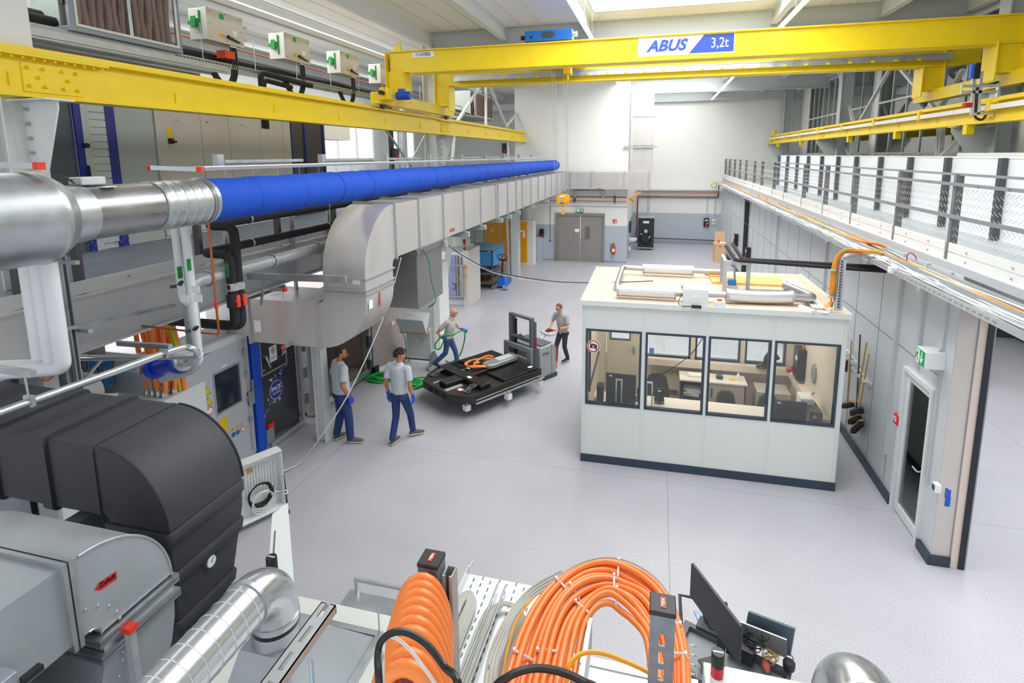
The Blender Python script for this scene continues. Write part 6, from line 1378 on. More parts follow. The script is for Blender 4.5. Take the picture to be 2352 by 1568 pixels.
b=MB(); b.cyl((-6.1,21.1,.5),(-6.0,21.0,1.25),.03); b.box(-6.15,-5.85,20.97,21.03,1.22,1.28); obj('drawbar',b,BLK,t)
b=MB(); b.tube(smoothpts([(-6.15,21,1.25),(-6.2,20.98,1.4),(-6.0,20.95,1.48),(-5.82,20.98,1.4),(-5.86,21,1.25)]),.02); obj('handle_loop',b,DGR,t)
b=MB(); b.cyl((-6.05,20.98,1.32),(-6.0,20.98,1.4),.04); obj('red_lever',b,RED,t)
each('wheel',[-6.0,-5.86],lambda b,x:b.cyl((x,21.0,.1),(x+.06,21.0,.1),.1,n=18),GALVD,t)
# grey machine with warning triangles
t=thing('test_machine','white and glass framed test machine with yellow warning triangles','machine',(-7.1,18.8,0))
b=MB(); b.box(-8.0,-6.72,18.5,20,0,1.95); bd=obj('body',b,WPL,t)
b=MB(); b.box(-7.45,-7.05,18.44,18.5,.2,1.85); obj('blue_grey_door',b,mat('mach_blue','#98a3c4',.35),bd)
b=MB(); b.box(-6.72,-6.5,18.3,19.6,0,2.05); s=obj('side_panel',b,mat('mach_warm','#d9d3cd',.4),bd)
each('warning_sign',[(-6.62,1.5),(-6.62,1.15),(-6.95,1.2),(-6.95,.8)],lambda b,p:b.prism([(p[0]-.05,p[1]-.08),(p[0]+.05,p[1]-.08),(p[0],p[1]+.08)],'y',18.27 if p[0]>-6.8 else 18.48,18.29 if p[0]>-6.8 else 18.5),mat('sign_orange',''),bd)
b=MB(); b.box(-7.55,-6.7,18.2,18.25,1.5,1.55).box(-7.55,-6.7,18.2,18.25,.35,.4).box(-6.75,-6.7,18.2,18.25,.35,1.55); obj('guard_frame',b,GALV,t)
b=MB(); b.tube([(-7.2,18.44,.6),(-7.05,18.35,.6),(-7.05,18.35,.8),(-7.2,18.44,.8)],.015,6); obj('door_handle',b,DGR,bd)
each('vertical_bar',[-7.02,-6.88],lambda b,x:b.box(x,x+.05,18.42,18.5,.2,1.85),GALV,bd)
def beacon(p,cols,lab,r=.03,seg=.07,capc=None,tilt=0):
    t=thing('signal_tower',lab,'signal tower',p); x,y,z=p
    b=MB(); b.cyl((x,y,z),(x,y,z+seg*1.2),r*.5); obj('stem',b,BLK,t); zz=z+seg*1.2
    for c in cols:
        b=MB(); b.cyl((x,y,zz),(x,y,zz+seg),r,n=18); obj('light_segment',b,c,t); zz+=seg
    b=MB(); b.lathe([(r*1.04,zz),(r*1.04,zz+seg*1.1),(r*.96,zz+seg*1.2)],c=(x,y,0),n=18); k=obj('cap',b,BLK,t)
    b=MB(); b.box(x-r*.8,x+r*.8,y-r*.15,y+r*.15,zz+seg*1.2,zz+seg*1.2+.001); obj('cap_label',b,LGR,k)
    return t
OR2=mat('lens_orange','#f0801a',.3); RD2=mat('lens_red','#c8142a',.25); GR2=mat('lens_green','#0f7d3a',.25); WH2=mat('lens_white','#e2e3e4',.25)
beacon((-6.72,18.5,1.98),[GR2,OR2,RD2],'signal tower with green orange and red lights on the test machine',.05,.085)
t=thing('yellow_robot_base','pale funnel shaped machine top with two orange cables under the silver duct','machine',(-7.8,20.3,1.5))
b=MB(); b.lathe([(.55,1.9),(.5,2.2),(.2,2.5),(.15,2.7)],c=(-7.7,20.4,0),n=24); b.box(-8.2,-7.2,20,20.9,.1,1.92); obj('hood',b,mat('hood_pale','#dfe3e0',.35),t)
each('orange_cable',[-7.75,-7.5],lambda b,x:b.cyl((x,20.0,2.5),(x,20.0,3.0),.04),mat('cable_or2','#ee6a2a',.5),t)
# pegboard trolleys
def pegpanel(b,x0,x1,z0,z1,y,pit,r=.006):
    pass
t=thing('pegboard_trolley','white pegboard trolley with slanted poster tray beside the open chamber door','trolley',(-5.9,12.7,0))
b=MB(); b.box(-6.24,-5.56,12.6,12.64,.2,1.02); pb=obj('pegboard',b,mat('peg_white','#dfe3e2',.4),t)
b=MB()
for i in range(16):
    for j in range(17): x=-6.2+.04*i; z=.27+.042*j; b.box(x,x+.014,12.596,12.6,z,z+.014)
obj('perforation',b,MGR,pb,kind='stuff')
b=MB(); b.box(-5.95,-5.9,12.59,12.6,.62,.72); obj('sticker',b,PAPER,pb)
T1=Matrix.Translation((-5.9,12.35,1.0))@Matrix.Rotation(-math.radians(62),4,'X')
b=MB(); b.box(-.36,.36,-.46,0,-.03,0,T1); ty=obj('poster_tray',b,LGR,t)
T1=Matrix.Translation((-5.9,12.4,1.0))@Matrix.Rotation(math.radians(62),4,'X')
b=MB(); b.box(-.33,.33,.0,.5,.0,.01,T1); ps=obj('poster',b,PAPER,t)
b=MB(); b.box(-.36,.36,-.03,.0,.0,.03,T1).box(-.36,-.34,-.03,.12,0,.03,T1).box(.34,.36,-.03,.12,0,.03,T1); obj('ledge',b,mat('ledge_blue','#8b9dbb',.5),t)
b=MB(); b.box(-6.27,-5.53,12.3,12.62,.97,.985); obj('wood_shelf',b,WOOD,t)
b=MB(); b.m(MGR).box(.05,.1,.04,.12,.01,.012,T1).m(BLUE).box(.18,.22,.04,.14,.01,.012,T1).m(YLB).box(-.22,-.18,.08,.13,.01,.012,T1).m(LGR).box(-.25,-.05,.22,.24,.01,.012,T1).box(-.25,-.05,.4,.42,.01,.012,T1); obj('poster_print',b,None,ps)
bkt=mat('bracket_grey','#7c8286',.5)
each('foot',[-6.3,-5.5],lambda b,x:b.prism([(12.3,.12),(12.9,.12),(12.68,.42),(12.56,.42)],'x',x-.02,x+.02),bkt,t)
b=MB(); b.box(-6.3,-5.5,12.58,12.64,.17,.2); obj('cross_bar',b,DGR,t)
each('castor',[(-6.3,12.35),(-5.5,12.35),(-6.3,12.85),(-5.5,12.85)],lambda b,p:b.cyl((p[0]-.015,p[1],.06),(p[0]+.02,p[1],.06),.06,n=16),GALVD,t)
b=MB(); b.tube(smoothpts([(-6.28,12.4,.95),(-6.27,12.55,.8),(-6.25,12.58,.5),(-6.27,12.58,.3)]),.01,6); obj('green_cable',b,GRN,t)
t=thing('tall_grey_cabinet','tall pale grey cabinet under the duct left of the man with the green hose','cabinet',(-6.6,14.1,0))
b=MB(); b.box(-7.5,-6.0,13.9,14.6,0,2.45); obj('body',b,mat('tall_grey','#c3cac8',.4),t,bevel=.008)
b=MB(); b.box(-6.0,-5.82,13.88,14.6,.0,2.45); obj('white_side',b,WPL,t)
# white pegboard trolley in front
t=thing('pegboard_trolley','white pegboard trolley panel with coiled black cable near the insulated duct','trolley',(-5.8,6.8,0))
U=P(545,1005,z=1.05); 
TP=Matrix.Translation((-5.62,6.72,0))@Matrix.Rotation(math.radians(24),4,'Z')
_c=P(645,1150,z=.12); _d=P(570,1185,z=.12)
TP=Matrix.Translation((_c.x,_c.y,0))@Matrix.Rotation(math.atan2(_c.y-_d.y,_c.x-_d.x),4,'Z')
b=MB(); b.box(-.85,0,0,.02,.12,1.0); pb=obj('pegboard',b,mat('peg_white',''),t,T=TP)
b=MB(); b.box(-.85,.02,-.13,.04,1.0,1.02).box(-.0,.02,-.13,.04,.12,1.02).box(-.85,.02,-.16,.04,.1,.12); obj('frame',b,WPL,t,T=TP)
b=MB()
for i in range(18):
    for j in range(13): x=-.8+.042*i; z=.42+.036*j; b.box(x,x+.012,-.003,0,z,z+.012)
obj('perforation',b,DGR,pb,T=TP,kind='stuff')
b=MB()
for j in range(24): b.box(.003,.013,-.134,-.13,.15+.036*j,.165+.036*j)
obj('slot_row',b,MGR,pb,T=TP)
b=MB(); b.box(-.46,-.38,-.006,0,.78,.86).m(WOOD).box(-.45,-.4,-.008,-.005,.78,.82); obj('socket_hole',b,None,pb,T=TP)
b=MB(); RN.seed(2)
for k in range(7):
    r=.15+.006*k; b.tube([TP@V((-.32+RN.uniform(-.01,.01)+r*math.cos(a),-.05-.008*k,.42+RN.uniform(-.01,.01)+r*math.sin(a))) for a in [2*PI*i/26 for i in range(26)]],.008,6,closed=True)
obj('cable_coil',b,BLK,label='coiled black cable hanging on the near pegboard trolley',cat='cable')
b=MB()
for k in range(3):
    r=.14+.015*k; b.tube([TP@V((-.3+r*math.cos(a),-.11-.006*k,.34-.02*k+r*math.sin(a))) for a in [2*PI*i/26 for i in range(26)]],.006,6,closed=True)
obj('cable_coil',b,CWH,label='thin white cable loops hanging under the black coil',cat='cable')
b=MB(); b.prism([(0,0),(.1,.0),(.08,.5),(0,.5)],'y',-.02,.02,T=TP@Matrix.Translation((.02,.05,.0))); obj('dark_foot',b,ANT,t)
each('foot',[-.8,-.02],lambda b,x:b.box(x-.02,x+.02,-.3,.3,.05,.1,TP),BLK,t)
# long cable from duct to trolley
b=MB(); b.tube(smoothpts([P(921,592,x=-4.3),P(905,650,x=-4.5),P(868,760,x=-4.7),P(800,905,y=8.0),P(735,1005,y=7.8),P(700,1050,z=.15),P(678,1070,z=.02),P(640,1085,z=.1)],10),.011,6); obj('long_cable',b,CWH,label='long white cable strung from the duct down past the man on the left',cat='cable')
b=MB(); b.tube(smoothpts([P(640,1085,z=.3),P(632,1110,z=.35),P(636,1128,z=.3),P(655,1134,z=.3),P(660,1126,z=.3),P(640,1128,z=.35),P(605,1132,z=.4)],8),.009,6); obj('cable_end',b,CWH,label='looped white cable end at the near pegboard trolley',cat='cable')
b=MB(); b.tube(smoothpts([P(970,572,x=-4.35),P(985,600,x=-4.3),P(990,640,x=-4.2),P(1000,680,x=-4.1),P(998,695,x=-4.1),P(985,705,x=-4.3)],8),.012,6); obj('green_hose',b,mat('hose_dkgreen','#2f7a45',.5),label='dark green hose hanging along the branch duct',cat='hose')
# green hoses on the floor
GH=mat('hose_green','#22b04b',.4)
def heap(c,r,n,lab,seed):
    b=MB(); RN.seed(seed)
    for k in range(n):
        ph=RN.random()*6; cx=c[0]+RN.uniform(-.08,.08); cy=c[1]+RN.uniform(-.08,.08); q=r*RN.uniform(.6,1)
        b.tube([(cx+q*math.cos(a)*(1+.15*math.sin(2*a+ph)),cy+q*.8*math.sin(a+.1*ph),.03+.025*(k%4)+.02*math.sin(3*a+ph)) for a in [2*PI*i/26 for i in range(26)]],.022,6,closed=True)
    return obj('green_hose',b,GH,label=lab,cat='hose')
heap((-6.45,11.6),.3,7,'bright green hose heap on the floor by the chamber opening',8)
heap((-5.5,11.4),.25,8,'bright green hose heap on the floor right of the man in the middle',18)
# ================= PALLET STACKER AND BATTERY PACK =================
LOC=(-3.57,10.06,0); RZ=math.atan2(.84,.54)
GS=mat('truck_grey','#8f9496',.4); GD=mat('truck_mast','#5b6268',.45); 
t=thing('pallet_stacker','grey electric pallet stacker with open mast lifting the battery pack','pallet stacker',LOC,local=True,rz=RZ)
q0,q1=.42,1.38
b=MB(); b.prism([(2.42,.04),(2.98,.04),(2.98,.7),(2.9,.86),(2.42,.84)],'y',q0,q1); bd=obj('body',b,mat('truck_body','#a2a6a7',.35),t,bevel=.03)
b=MB(); b.box(2.81,2.82,q0-.004,q1+.004,.06,.85); obj('panel_gap',b,DGR,bd)
b=MB(); b.box(2.5,2.88,q0+.06,q1-.06,.84,.88); obj('top_cover',b,GD,bd,bevel=.01)
b=MB(); b.tube([(2.93,q0-.004,.8),(2.985,q0-.004,.7),(2.99,q0-.004,.2)],.012,6); obj('orange_edge',b,mat('orange_trim','#ee6b1e',.4),bd)
text('STILL',.09,(2.62,q0-.006,.66),(1,0,0),(0,0,1),DGR,bd,sx=1.2)
b=MB(); b.box(2.42,3.0,q0-.02,q1+.02,.02,.1); obj('skirt',b,DGR,bd)
b=MB()
for q in (.5,1.22):
    b.box(2.2,2.3,q,q+.07,.06,1.6).box(2.3,2.36,q-.02,q+.09,.06,1.5)
b.box(2.2,2.3,.5,1.29,1.55,1.6).box(2.2,2.26,.5,1.29,1.02,1.08).box(2.2,2.3,.5,1.29,.1,.2); ms=obj('mast',b,GD,t,bevel=.004)
b=MB(); b.cyl((2.32,.62,.1),(2.32,.62,1.45),.03).cyl((2.32,1.16,.1),(2.32,1.16,1.45),.03); obj('lift_cylinder',b,BLK,t)
b=MB(); b.bar((2.24,.8,1.1),(2.24,1.0,1.1),.02,.02).tube(arc((2.24,.9,1.08),.05,0,PI,8,(0,1,0),(0,0,1)),.01,6); obj('lifting_eye',b,GD,ms)
b=MB(); b.box(2.1,2.18,.42,1.38,.5,.62).box(2.1,2.18,.42,1.38,.78,.9).box(2.1,2.18,.42,.56,.3,.9).box(2.1,2.18,1.24,1.38,.3,.9); obj('fork_carriage',b,mat('carriage','#7c8184',.4),t,bevel=.01)
b=MB(); b.cyl((2.1,.48,.4),(2.06,.48,.4),.025); obj('yellow_cap',b,YLB,t)
each('fork',[.62,1.08],lambda b,q:b.box(.55,2.15,q,q+.14,.3,.35),GD,t)
each('support_leg',[.55,1.12],lambda b,q:b.box(.75,2.45,q,q+.16,.05,.16),GS,t,bevel=.01)
each('load_wheel',[.58,1.15],lambda b,q:b.cyl((.85,q,.05),(.85,q+.1,.05),.05),DGR,t)
b=MB(); b.bar((2.9,.9,.8),(3.12,.9,.95),.05,.05); hd=obj('tiller_arm',b,WPL,t)
b=MB(); b.prism([(3.04,.68),(3.0,.8),(3.05,1.0),(3.12,1.12),(3.26,1.14),(3.32,1.02),(3.26,.9),(3.32,.78),(3.26,.66),(3.12,.66)],'z',.93,.98); obj('handle_head',b,mat('head_grey','#b9bcbd',.4),hd,bevel=.015)
b=MB(); b.box(3.14,3.3,.84,.96,.98,1.01); obj('control_panel',b,BLK,hd); b=MB(); b.box(3.26,3.31,.8,1.0,.99,1.02); obj('red_button',b,RED,hd)
b=MB(); b.box(2.325,2.34,.455,.475,.85,1.12); obj('warning_strip',b,RED,ms)
# battery pack
t=thing('battery_pack','black electric car battery pack with orange cable carried on the forks','battery pack',LOC,local=True,rz=RZ)
PKB=mat('pack_black','#242120',.28,.2,noise=(6,.15)); PKE=mat('pack_edge','#3a3633',.35,.4)
outl=[(-.27,.4),(-.27,1.4),(.05,1.66),(.42,1.84),(2.05,1.82),(2.1,.06),(0,0)]
b=MB(); b.prism(outl,'z',.36,.5); tray=obj('tray',b,PKE,t,bevel=.008)
def ins(o,k):
    cx=sum(p[0] for p in o)/len(o); cy=sum(p[1] for p in o)/len(o); return [(cx+(p[0]-cx)*k,cy+(p[1]-cy)*k) for p in o]
b=MB(); o2=ins(outl,.93)
n=len(outl)
b.add([V((p[0],p[1],.5)) for p in outl]+[V((p[0],p[1],.53)) for p in outl]+[V((p[0],p[1],.53)) for p in o2]+[V((p[0],p[1],.5)) for p in o2],[(i,(i+1)%n,n+(i+1)%n,n+i) for i in range(n)]+[(n+i,n+(i+1)%n,2*n+(i+1)%n,2*n+i) for i in range(n)]+[(2*n+i,2*n+(i+1)%n,3*n+(i+1)%n,3*n+i) for i in range(n)]); obj('rim',b,PKE,tray)
each('cover_panel',[(1.0,2.03,.1,.72),(1.0,2.03,1.15,1.76),(1.72,2.03,.1,.7)],lambda b,a:b.box(a[0],a[1],a[2],a[3],.5,.56 if a[0]==1.0 else .575),PKB,t,bevel=.01)
b=MB(); b.box(.35,.62,.12,1.7,.5,.62); obj('cross_housing',b,PKB,t,bevel=.02)
b=MB(); b.prism([(-.1,.78),(-.1,1.02),(.3,1.05),(2.0,1.02),(2.0,.8),(.3,.74)],'z',.5,.6); obj('centre_spine',b,PKB,t,bevel=.02)
b=MB(); b.prism([(1.1,.78),(1.25,.72),(1.95,.72),(2.0,.76),(2.0,1.04),(1.25,1.06),(1.1,1.0)],'z',.58,.68); ib=obj('inverter_box',b,mat('inverter','#a8aba9',.4,.5),t,bevel=.02)
b=MB(); b.box(1.45,1.92,.8,1.0,.68,.7); obj('inverter_lid',b,LGR,ib)
def oc4(b,i): b.tube(smoothpts([(1.1,.84+.035*i,.63),(.92,.9+.05*i,.66),(.8,1.05+.05*i,.64),(.88,1.3+.03*i,.62),(1.15,1.42,.62),(1.4,1.25-.03*i,.64),(1.5,1.1,.66)],8),.02,8)
each('orange_cable',range(3),oc4,ORG_,t)
b=MB(); b.tube(smoothpts([(.95,1.15,.6),(1.15,1.2,.68),(1.45,1.22,.7),(1.55,1.12,.68)],8),.022,8); obj('orange_cable',b,ORG_,t)
each('white_label',[(.7,.8,1.25,1.35),(.84,.94,1.25,1.35),(1.85,1.97,.2,.28),(.42,.5,.6,.72),(1.15,1.28,1.28,1.4),(.62,.72,1.4,1.5)],lambda b,a:b.box(a[0],a[1],a[2],a[3],.576 if a[0]>1.8 else .621 if a[1]<.55 else .51,.577 if a[0]>1.8 else .622 if a[1]<.55 else .566 if a[0]>1 else .512),PAPER,t)
each('module_cell',[(.66+.13*i,1.2+.14*j) for i in range(2) for j in range(4)],lambda b,a:b.box(a[0],a[0]+.11,a[1],a[1]+.12,.5,.515),mat('cell_black','#15171b',.2),t)
b=MB(); b.box(.02,.14,.42,.56,.5,.505).m(PAPER).box(.03,.13,.44,.54,.505,.507); b.mats[0:0]=[]; 
b2=MB(); b2.m(RED).box(.02,.14,.42,.56,.5,.505).m(PAPER).box(.035,.125,.435,.545,.505,.508); obj('warning_label',b2,None,t,label='red edged warning label')
RN.seed(11)
def wires(b,c):
    for k in range(6): b.tube(smoothpts([(c[0]+RN.uniform(-.02,.02),c[1]+RN.uniform(-.06,.06),.6),(c[0]-.12,c[1]+RN.uniform(-.08,.08),.58),(c[0]-.25,c[1]+RN.uniform(-.1,.1),.53),(c[0]-.32,c[1]+RN.uniform(-.08,.08),.52)]),.009,6)
each('wire_bundle',[(.36,.3),(.36,1.5)],wires,GD,t)
each('rail',[(-.2,.62),(-.2,.68),(-.15,1.15)],lambda b,a:b.box(a[0],a[0]+.45,a[1],a[1]+.02,.5,.52),LGR,t)
each('side_connector',[(-.3,.55),(-.3,.8),(-.3,1.05)],lambda b,a:b.box(a[0],a[0]+.03,a[1],a[1]+.12,.38,.44),BLK,t)
b=MB(); b.box(.1,2.1,-.03,.0,.33,.36).box(.1,2.1,-.035,-.03,.42,.44); obj('side_rail',b,GALVD,t)
each('foot_block',[(.0,.12),(.98,-.08),(1.95,-.08),(.0,1.5),(2.0,1.6)],lambda b,a:b.m(WPL).box(a[0]-.06,a[0]+.06,a[1]-.01,a[1]+.12,.18,.3).m(GALVD).box(a[0]-.03,a[0]+.03,a[1],a[1]+.06,.3,.36),None,t)
# ================= PEOPLE =================
SK1=mat('skin','#c98f74',.55); SK2=mat('skin_fair','#dca48a',.55); SKT=mat('skin_tan','#b57e60',.55)
TSH=mat('tshirt_grey','#bfc4ca',.85,bump=(14,.25,.02)); POL=mat('polo_beige','#c2bdb8',.85,bump=(14,.25,.02)); POL2=mat('polo_grey','#aca9a9',.85,bump=(14,.25,.02))
TRB=mat('trousers_blue','#253a70',.8,bump=(10,.35,.02)); JNS=mat('jeans_blue','#3f5f8e',.85,bump=(12,.35,.02)); JND=mat('jeans_dark','#313a47',.85,bump=(12,.3,.02))
HRD=mat('hair_dark','#2a1f1c',.85,bump=(60,.8,.02)); HRB=mat('hair_brown','#7a5638',.85,bump=(60,.6,.02)); HRS=mat('hair_short','#3a2f2b',.9)
GLB=mat('glove_blue','#1f57c8',.7); SHG=mat('shoe_grey','#5c5c58',.7); SHB=mat('shoe_black','#25272c',.6); SOL=mat('sole','#c9c6ba',.6)
def cap(b,p,q,r0,r1,n=12):
    p,q=V(p),V(q); b.cyl(p,q,r0,r1,n=n); b.ball(p,r0*.995,n=n); b.ball(q,r1*.995,n=n)
def vox(o,s=.009,it=4,f=.5):
    m=o.modifiers.new('remesh','REMESH'); m.mode='VOXEL'; m.voxel_size=s; m.use_smooth_shade=True
    k=o.modifiers.new('smooth','SMOOTH'); k.factor=f; k.iterations=it
def hand(b,w,d,side,curl=.5,palm=(0,-1,0),k=1.0,grow=0):
    "hand from wrist w along d; palm side vector; side=+1 right hand"
    w,d=V(w),V(d).normalized(); pn=V(palm); pn=(pn-d*pn.dot(d)).normalized(); s=d.cross(pn).normalized()*side
    c=w+d*.045*k
    b.ball(c,.04*k+grow,(1,1,1),10,T=None) if False else None
    for t_ in (-.55,-.18,.18,.55): cap(b,w+s*.02*t_*k,w+d*.085*k+s*.062*t_*k,(.017+grow*.6)*k,(.013+grow*.6)*k,8)
    for i,(t_,L) in enumerate(((-.55,.062),(-.18,.076),(.18,.08),(.55,.07))):
        p0=w+d*.088*k+s*.062*t_*k; a1=curl*.8; a2=curl*1.7
        p1=p0+(d*math.cos(a1)+pn*math.sin(a1))*L*.55*k; p2=p1+(d*math.cos(a2)+pn*math.sin(a2))*L*.5*k
        cap(b,p0,p1,(.0098+grow*.5)*k,(.009+grow*.5)*k,8); cap(b,p1,p2,(.009+grow*.5)*k,(.0078+grow*.5)*k,8)
    p0=w+d*.03*k+s*.03*k; p1=p0+(d*.6+s*.6+pn*.35).normalized()*.04*k; p2=p1+(d*.85+s*.1+pn*.5).normalized()*.032*k
    cap(b,p0,p1,(.0135+grow*.5)*k,(.011+grow*.5)*k,8); cap(b,p1,p2,(.011+grow*.5)*k,(.009+grow*.5)*k,8)
def person(lab,loc,rz,J,skin,shirt,trou,shoe,hair,kind,gloves,heavy=1.0,k=1.0,look=(0,0),beard=False,glasses=False,collar=False,watch=False):
    t=thing('person',lab,'person',loc,local=True,rz=rz)
    N=V(J['neck']); Hc=V(J['head']); CH=V(J['chest']); PV=V(J['pelvis'])
    hv=heavy
    b=MB()
    # head
    TH=Matrix.Translation(Hc)@Matrix.Rotation(look[0],4,'Z')@Matrix.Rotation(-look[1],4,'X')@Matrix.Diagonal((k,k,k,1))
    b.ball((0,0,.02),.1,(.78,.95,1.05),18,T=TH); b.ball((0,.022,-.055),.066,(.86,1,.98),14,T=TH); b.ball((0,.045,-.095),.03,(1.1,.9,.8),10,T=TH)
    b.cyl(TH@V((0,.09,.01)),TH@V((0,.112,-.03)),.008*k,.014*k,n=8); b.ball((0,.108,-.032),.013,(1.1,1,.8),8,T=TH)
    for s in (-1,1):
        b.ball((s*.08,-.005,-.01),.028,(.3,.65,1.1),8,T=TH); b.ball((s*.03,.083,.022),.018,(1.2,.5,.5),8,T=TH); b.ball((s*.042,.062,-.03),.026,(1,.9,.9),8,T=TH)
    b.ball((0,.088,-.06),.02,(1.2,.5,.35),8,T=TH)
    cap(b,N-V((0,0,.06)),TH@V((0,-.02,-.06)),.062*k*hv,.054*k*hv,14)
    # torso core and limbs
    cap(b,CH,PV,.12*k,.12*k,14)
    for s,c in ((-1,'L'),(1,'R')):
        sh,el,ha=V(J['sh'+c]),V(J['el'+c]),V(J['wr'+c])
        cap(b,sh,el,.05*k*hv,.04*k*hv); cap(b,el,ha,.041*k*hv,.027*k*hv); cap(b,CH+V((0,0,.1)),sh,.07*k,.05*k)
        hd_=V(J['hd'+c]); hand(b,ha,hd_,s,J.get('curl'+c,.5),J.get('pn'+c,(-s,0,0)),k)
        hp,kn,an=V(J['hip'+c]),V(J['kn'+c]),V(J['an'+c])
        cap(b,hp,kn,.07*k,.045*k); cap(b,kn,an,.045*k,.035*k)
    body=obj('body',b,skin,t,smooth=180); vox(body,.0065,3,.5)
    # trousers
    b=MB(); b.ball(PV,1,(.165*k*hv,.125*k*hv,.12*k),18); b.ball(PV+V((0,0,.07)),1,(.15*k*hv,.115*k*hv,.08*k),18)
    for s,c in ((-1,'L'),(1,'R')):
        hp,kn,an=V(J['hip'+c]),V(J['kn'+c]),V(J['an'+c]); 
        cap(b,hp,kn,.095*k*hv,.07*k*hv,16); cap(b,kn,an+V((0,0,.03)),.07*k*hv,.062*k*hv,16)
        b.ball(hp+V((0,-.03,.0)),.1*k*hv,(1,1.05,1),14)
    tr=obj('trousers',b,trou,t,smooth=180); vox(tr,.011,4)
    # shirt
    b=MB(); up=V((0,0,1))
    mid=(CH+PV)/2
    secs=[(PV+up*.02*k,.172*hv,.135*hv),(PV+up*.1*k,.168*hv,.132*hv),(mid,.168*hv,.13*hv),(CH-up*.05,.18*hv,.128*hv),(CH+up*.06,.185*hv,.12*hv),(CH+up*.13*k,.165*hv,.1*hv),(N-up*.035,.095,.075),(N+up*.015,.066,.062)]
    b.loft([[c+V((rx*k*math.cos(a),ry*k*math.sin(a),0)) for a in [2*PI*i/28 for i in range(28)]] for c,rx,ry in secs])
    for s,c in ((-1,'L'),(1,'R')):
        sh,el=V(J['sh'+c]),V(J['el'+c]); q=sh+(el-sh)*.72
        cap(b,CH+V((s*.09*k,0,.1*k)),sh,.085*k*hv,.07*k*hv,14); b.cyl(sh,q,.071*k*hv,.072*k*hv,n=14); b.ball(sh,.07*k*hv,n=14)
    if collar: b.tube([N+V((.07*k*math.cos(a),.01+.068*k*math.sin(a),.02-.02*math.sin(a))) for a in [2*PI*i/20 for i in range(20)]],.013*k,8,closed=True)
    sh_=obj('shirt',b,shirt,t,smooth=180); vox(sh_,.011,4)
    # hair
    b=MB()
    if kind=='curly':
        RN.seed(6)
        for i in range(70):
            a=RN.random()*2*PI; e=RN.uniform(-.25,1.45); p=TH@V((.082*math.cos(a)*math.cos(e),-.012+.098*math.sin(a)*math.cos(e)-(.02 if e<.3 else 0),.035+.1*math.sin(e)))
            lp=TH.inverted()@p
            if lp.y>.055 and lp.z<.09: continue
            b.ball(p,.024*k,n=6)
        hr=obj('hair',b,hair,t,smooth=180); vox(hr,.007,2)
    elif kind in('short','receding'):
        rings=[]
        b.ball((0,-.012,.036),.1,(.8,.95,1.02),18,T=TH)
        bm=b.bm; TI=TH.inverted()
        dl=[v for v in bm.verts if ((TI@v.co).y>(.055 if kind=='short' else .045) and (TI@v.co).z<(.085 if kind=='short' else .1)) or (TI@v.co).z<(-.03 if (TI@v.co).y<0 else .01)]
        bmesh.ops.delete(bm,geom=dl,context='VERTS')
        hr=obj('hair',b,hair,t,smooth=180); m=hr.modifiers.new('s','SOLIDIFY'); m.thickness=.012; m.offset=0
    elif kind=='bald':
        for s in (-1,1): b.ball((s*.074,-.03,-.005),.03,(.35,1.3,1.0),8,T=TH)
        b.ball((0,-.085,-.01),.04,(1.5,.4,.8),8,T=TH); hr=obj('hair',b,hair,t,smooth=180)
    if beard:
        b=MB(); b.ball((0,.035,-.078),.068,(.9,.9,.62),14,T=TH); b.ball((0,.1,-.05),.02,(1.4,.4,.4),8,T=TH); obj('beard',b,hair,t,smooth=180)
    b=MB()
    for s in (-1,1): b.ball((s*.03,.0885,.017),.0085,(1.3,.6,.8),8,T=TH)
    obj('eyes',b,BLK,t,smooth=180)
    b=MB()
    for s in (-1,1): b.box(s*.03-.018,s*.03+.018,.09,.096,.036,.042,TH)
    obj('eyebrows',b,hair,t)
    b=MB(); b.box(-.02,.02,.092,.097,-.064,-.058,TH); obj('mouth',b,mat('lips','#a05a50',.5),t)
    if glasses:
        b=MB()
        for s in (-1,1):
            b.tube([TH@V((s*.033+.02*math.cos(a),.105,.018+.014*math.sin(a))) for a in [2*PI*i/12 for i in range(12)]],.0022,5,closed=True); b.bar(TH@V((s*.053,.103,.022)),TH@V((s*.082,0,.015)),.004,.004)
        b.bar(TH@V((-.013,.106,.02)),TH@V((.013,.106,.02)),.004,.004); obj('glasses',b,DGR,t)
    for s,c in ((-1,'L'),(1,'R')):
        if gloves:
            ha=V(J['wr'+c]); hd_=V(J['hd'+c]).normalized(); b=MB(); hand(b,ha,hd_,s,J.get('curl'+c,.5),J.get('pn'+c,(-s,0,0)),k,.009); cap(b,ha-hd_*.05,ha,.037*k,.033*k,10)
            g=obj('glove',b,GLB,t,smooth=180); vox(g,.006,2)
        an=V(J['an'+c]); ft=V(J['ft'+c]).normalized(); up_=V((0,0,1)); sd=ft.cross(up_).normalized(); u2=sd.cross(ft)
        b=MB(); hl=an-ft*.06*k-u2*.05*k
        secs=[]
        for f,wd,h in ((0,.03,.06),(.03,.038,.085),(.1,.04,.095),(.16,.045,.075),(.22,.05,.055),(.27,.042,.045),(.295,.02,.03)):
            c_=hl+ft*f*k; secs.append([c_+sd*wd*k*math.cos(a)+u2*(h*k*.5+h*k*.5*math.sin(a)-.02) for a in [2*PI*i/14 for i in range(14)]])
        b.loft(secs); so=obj('shoe',b,shoe,t,smooth=180)
        b=MB(); b.loft([[hl+ft*f*k+sd*wd*k*x+u2*(zz) for x,zz in ((-1,-.028),(1,-.028),(1,-.008),(-1,-.008))] for f,wd in ((-.005,.03),(.04,.042),(.15,.045),(.23,.052),(.28,.04),(.3,.02))],smooth=False); obj('sole',b,SOL,so)
    if watch:
        w_=V(J['wrL']); b=MB(); d_=(V(J['elL'])-w_).normalized(); b.cyl(w_+d_*.02,w_+d_*.05,.034*k,n=12); obj('watch',b,BLK,t)
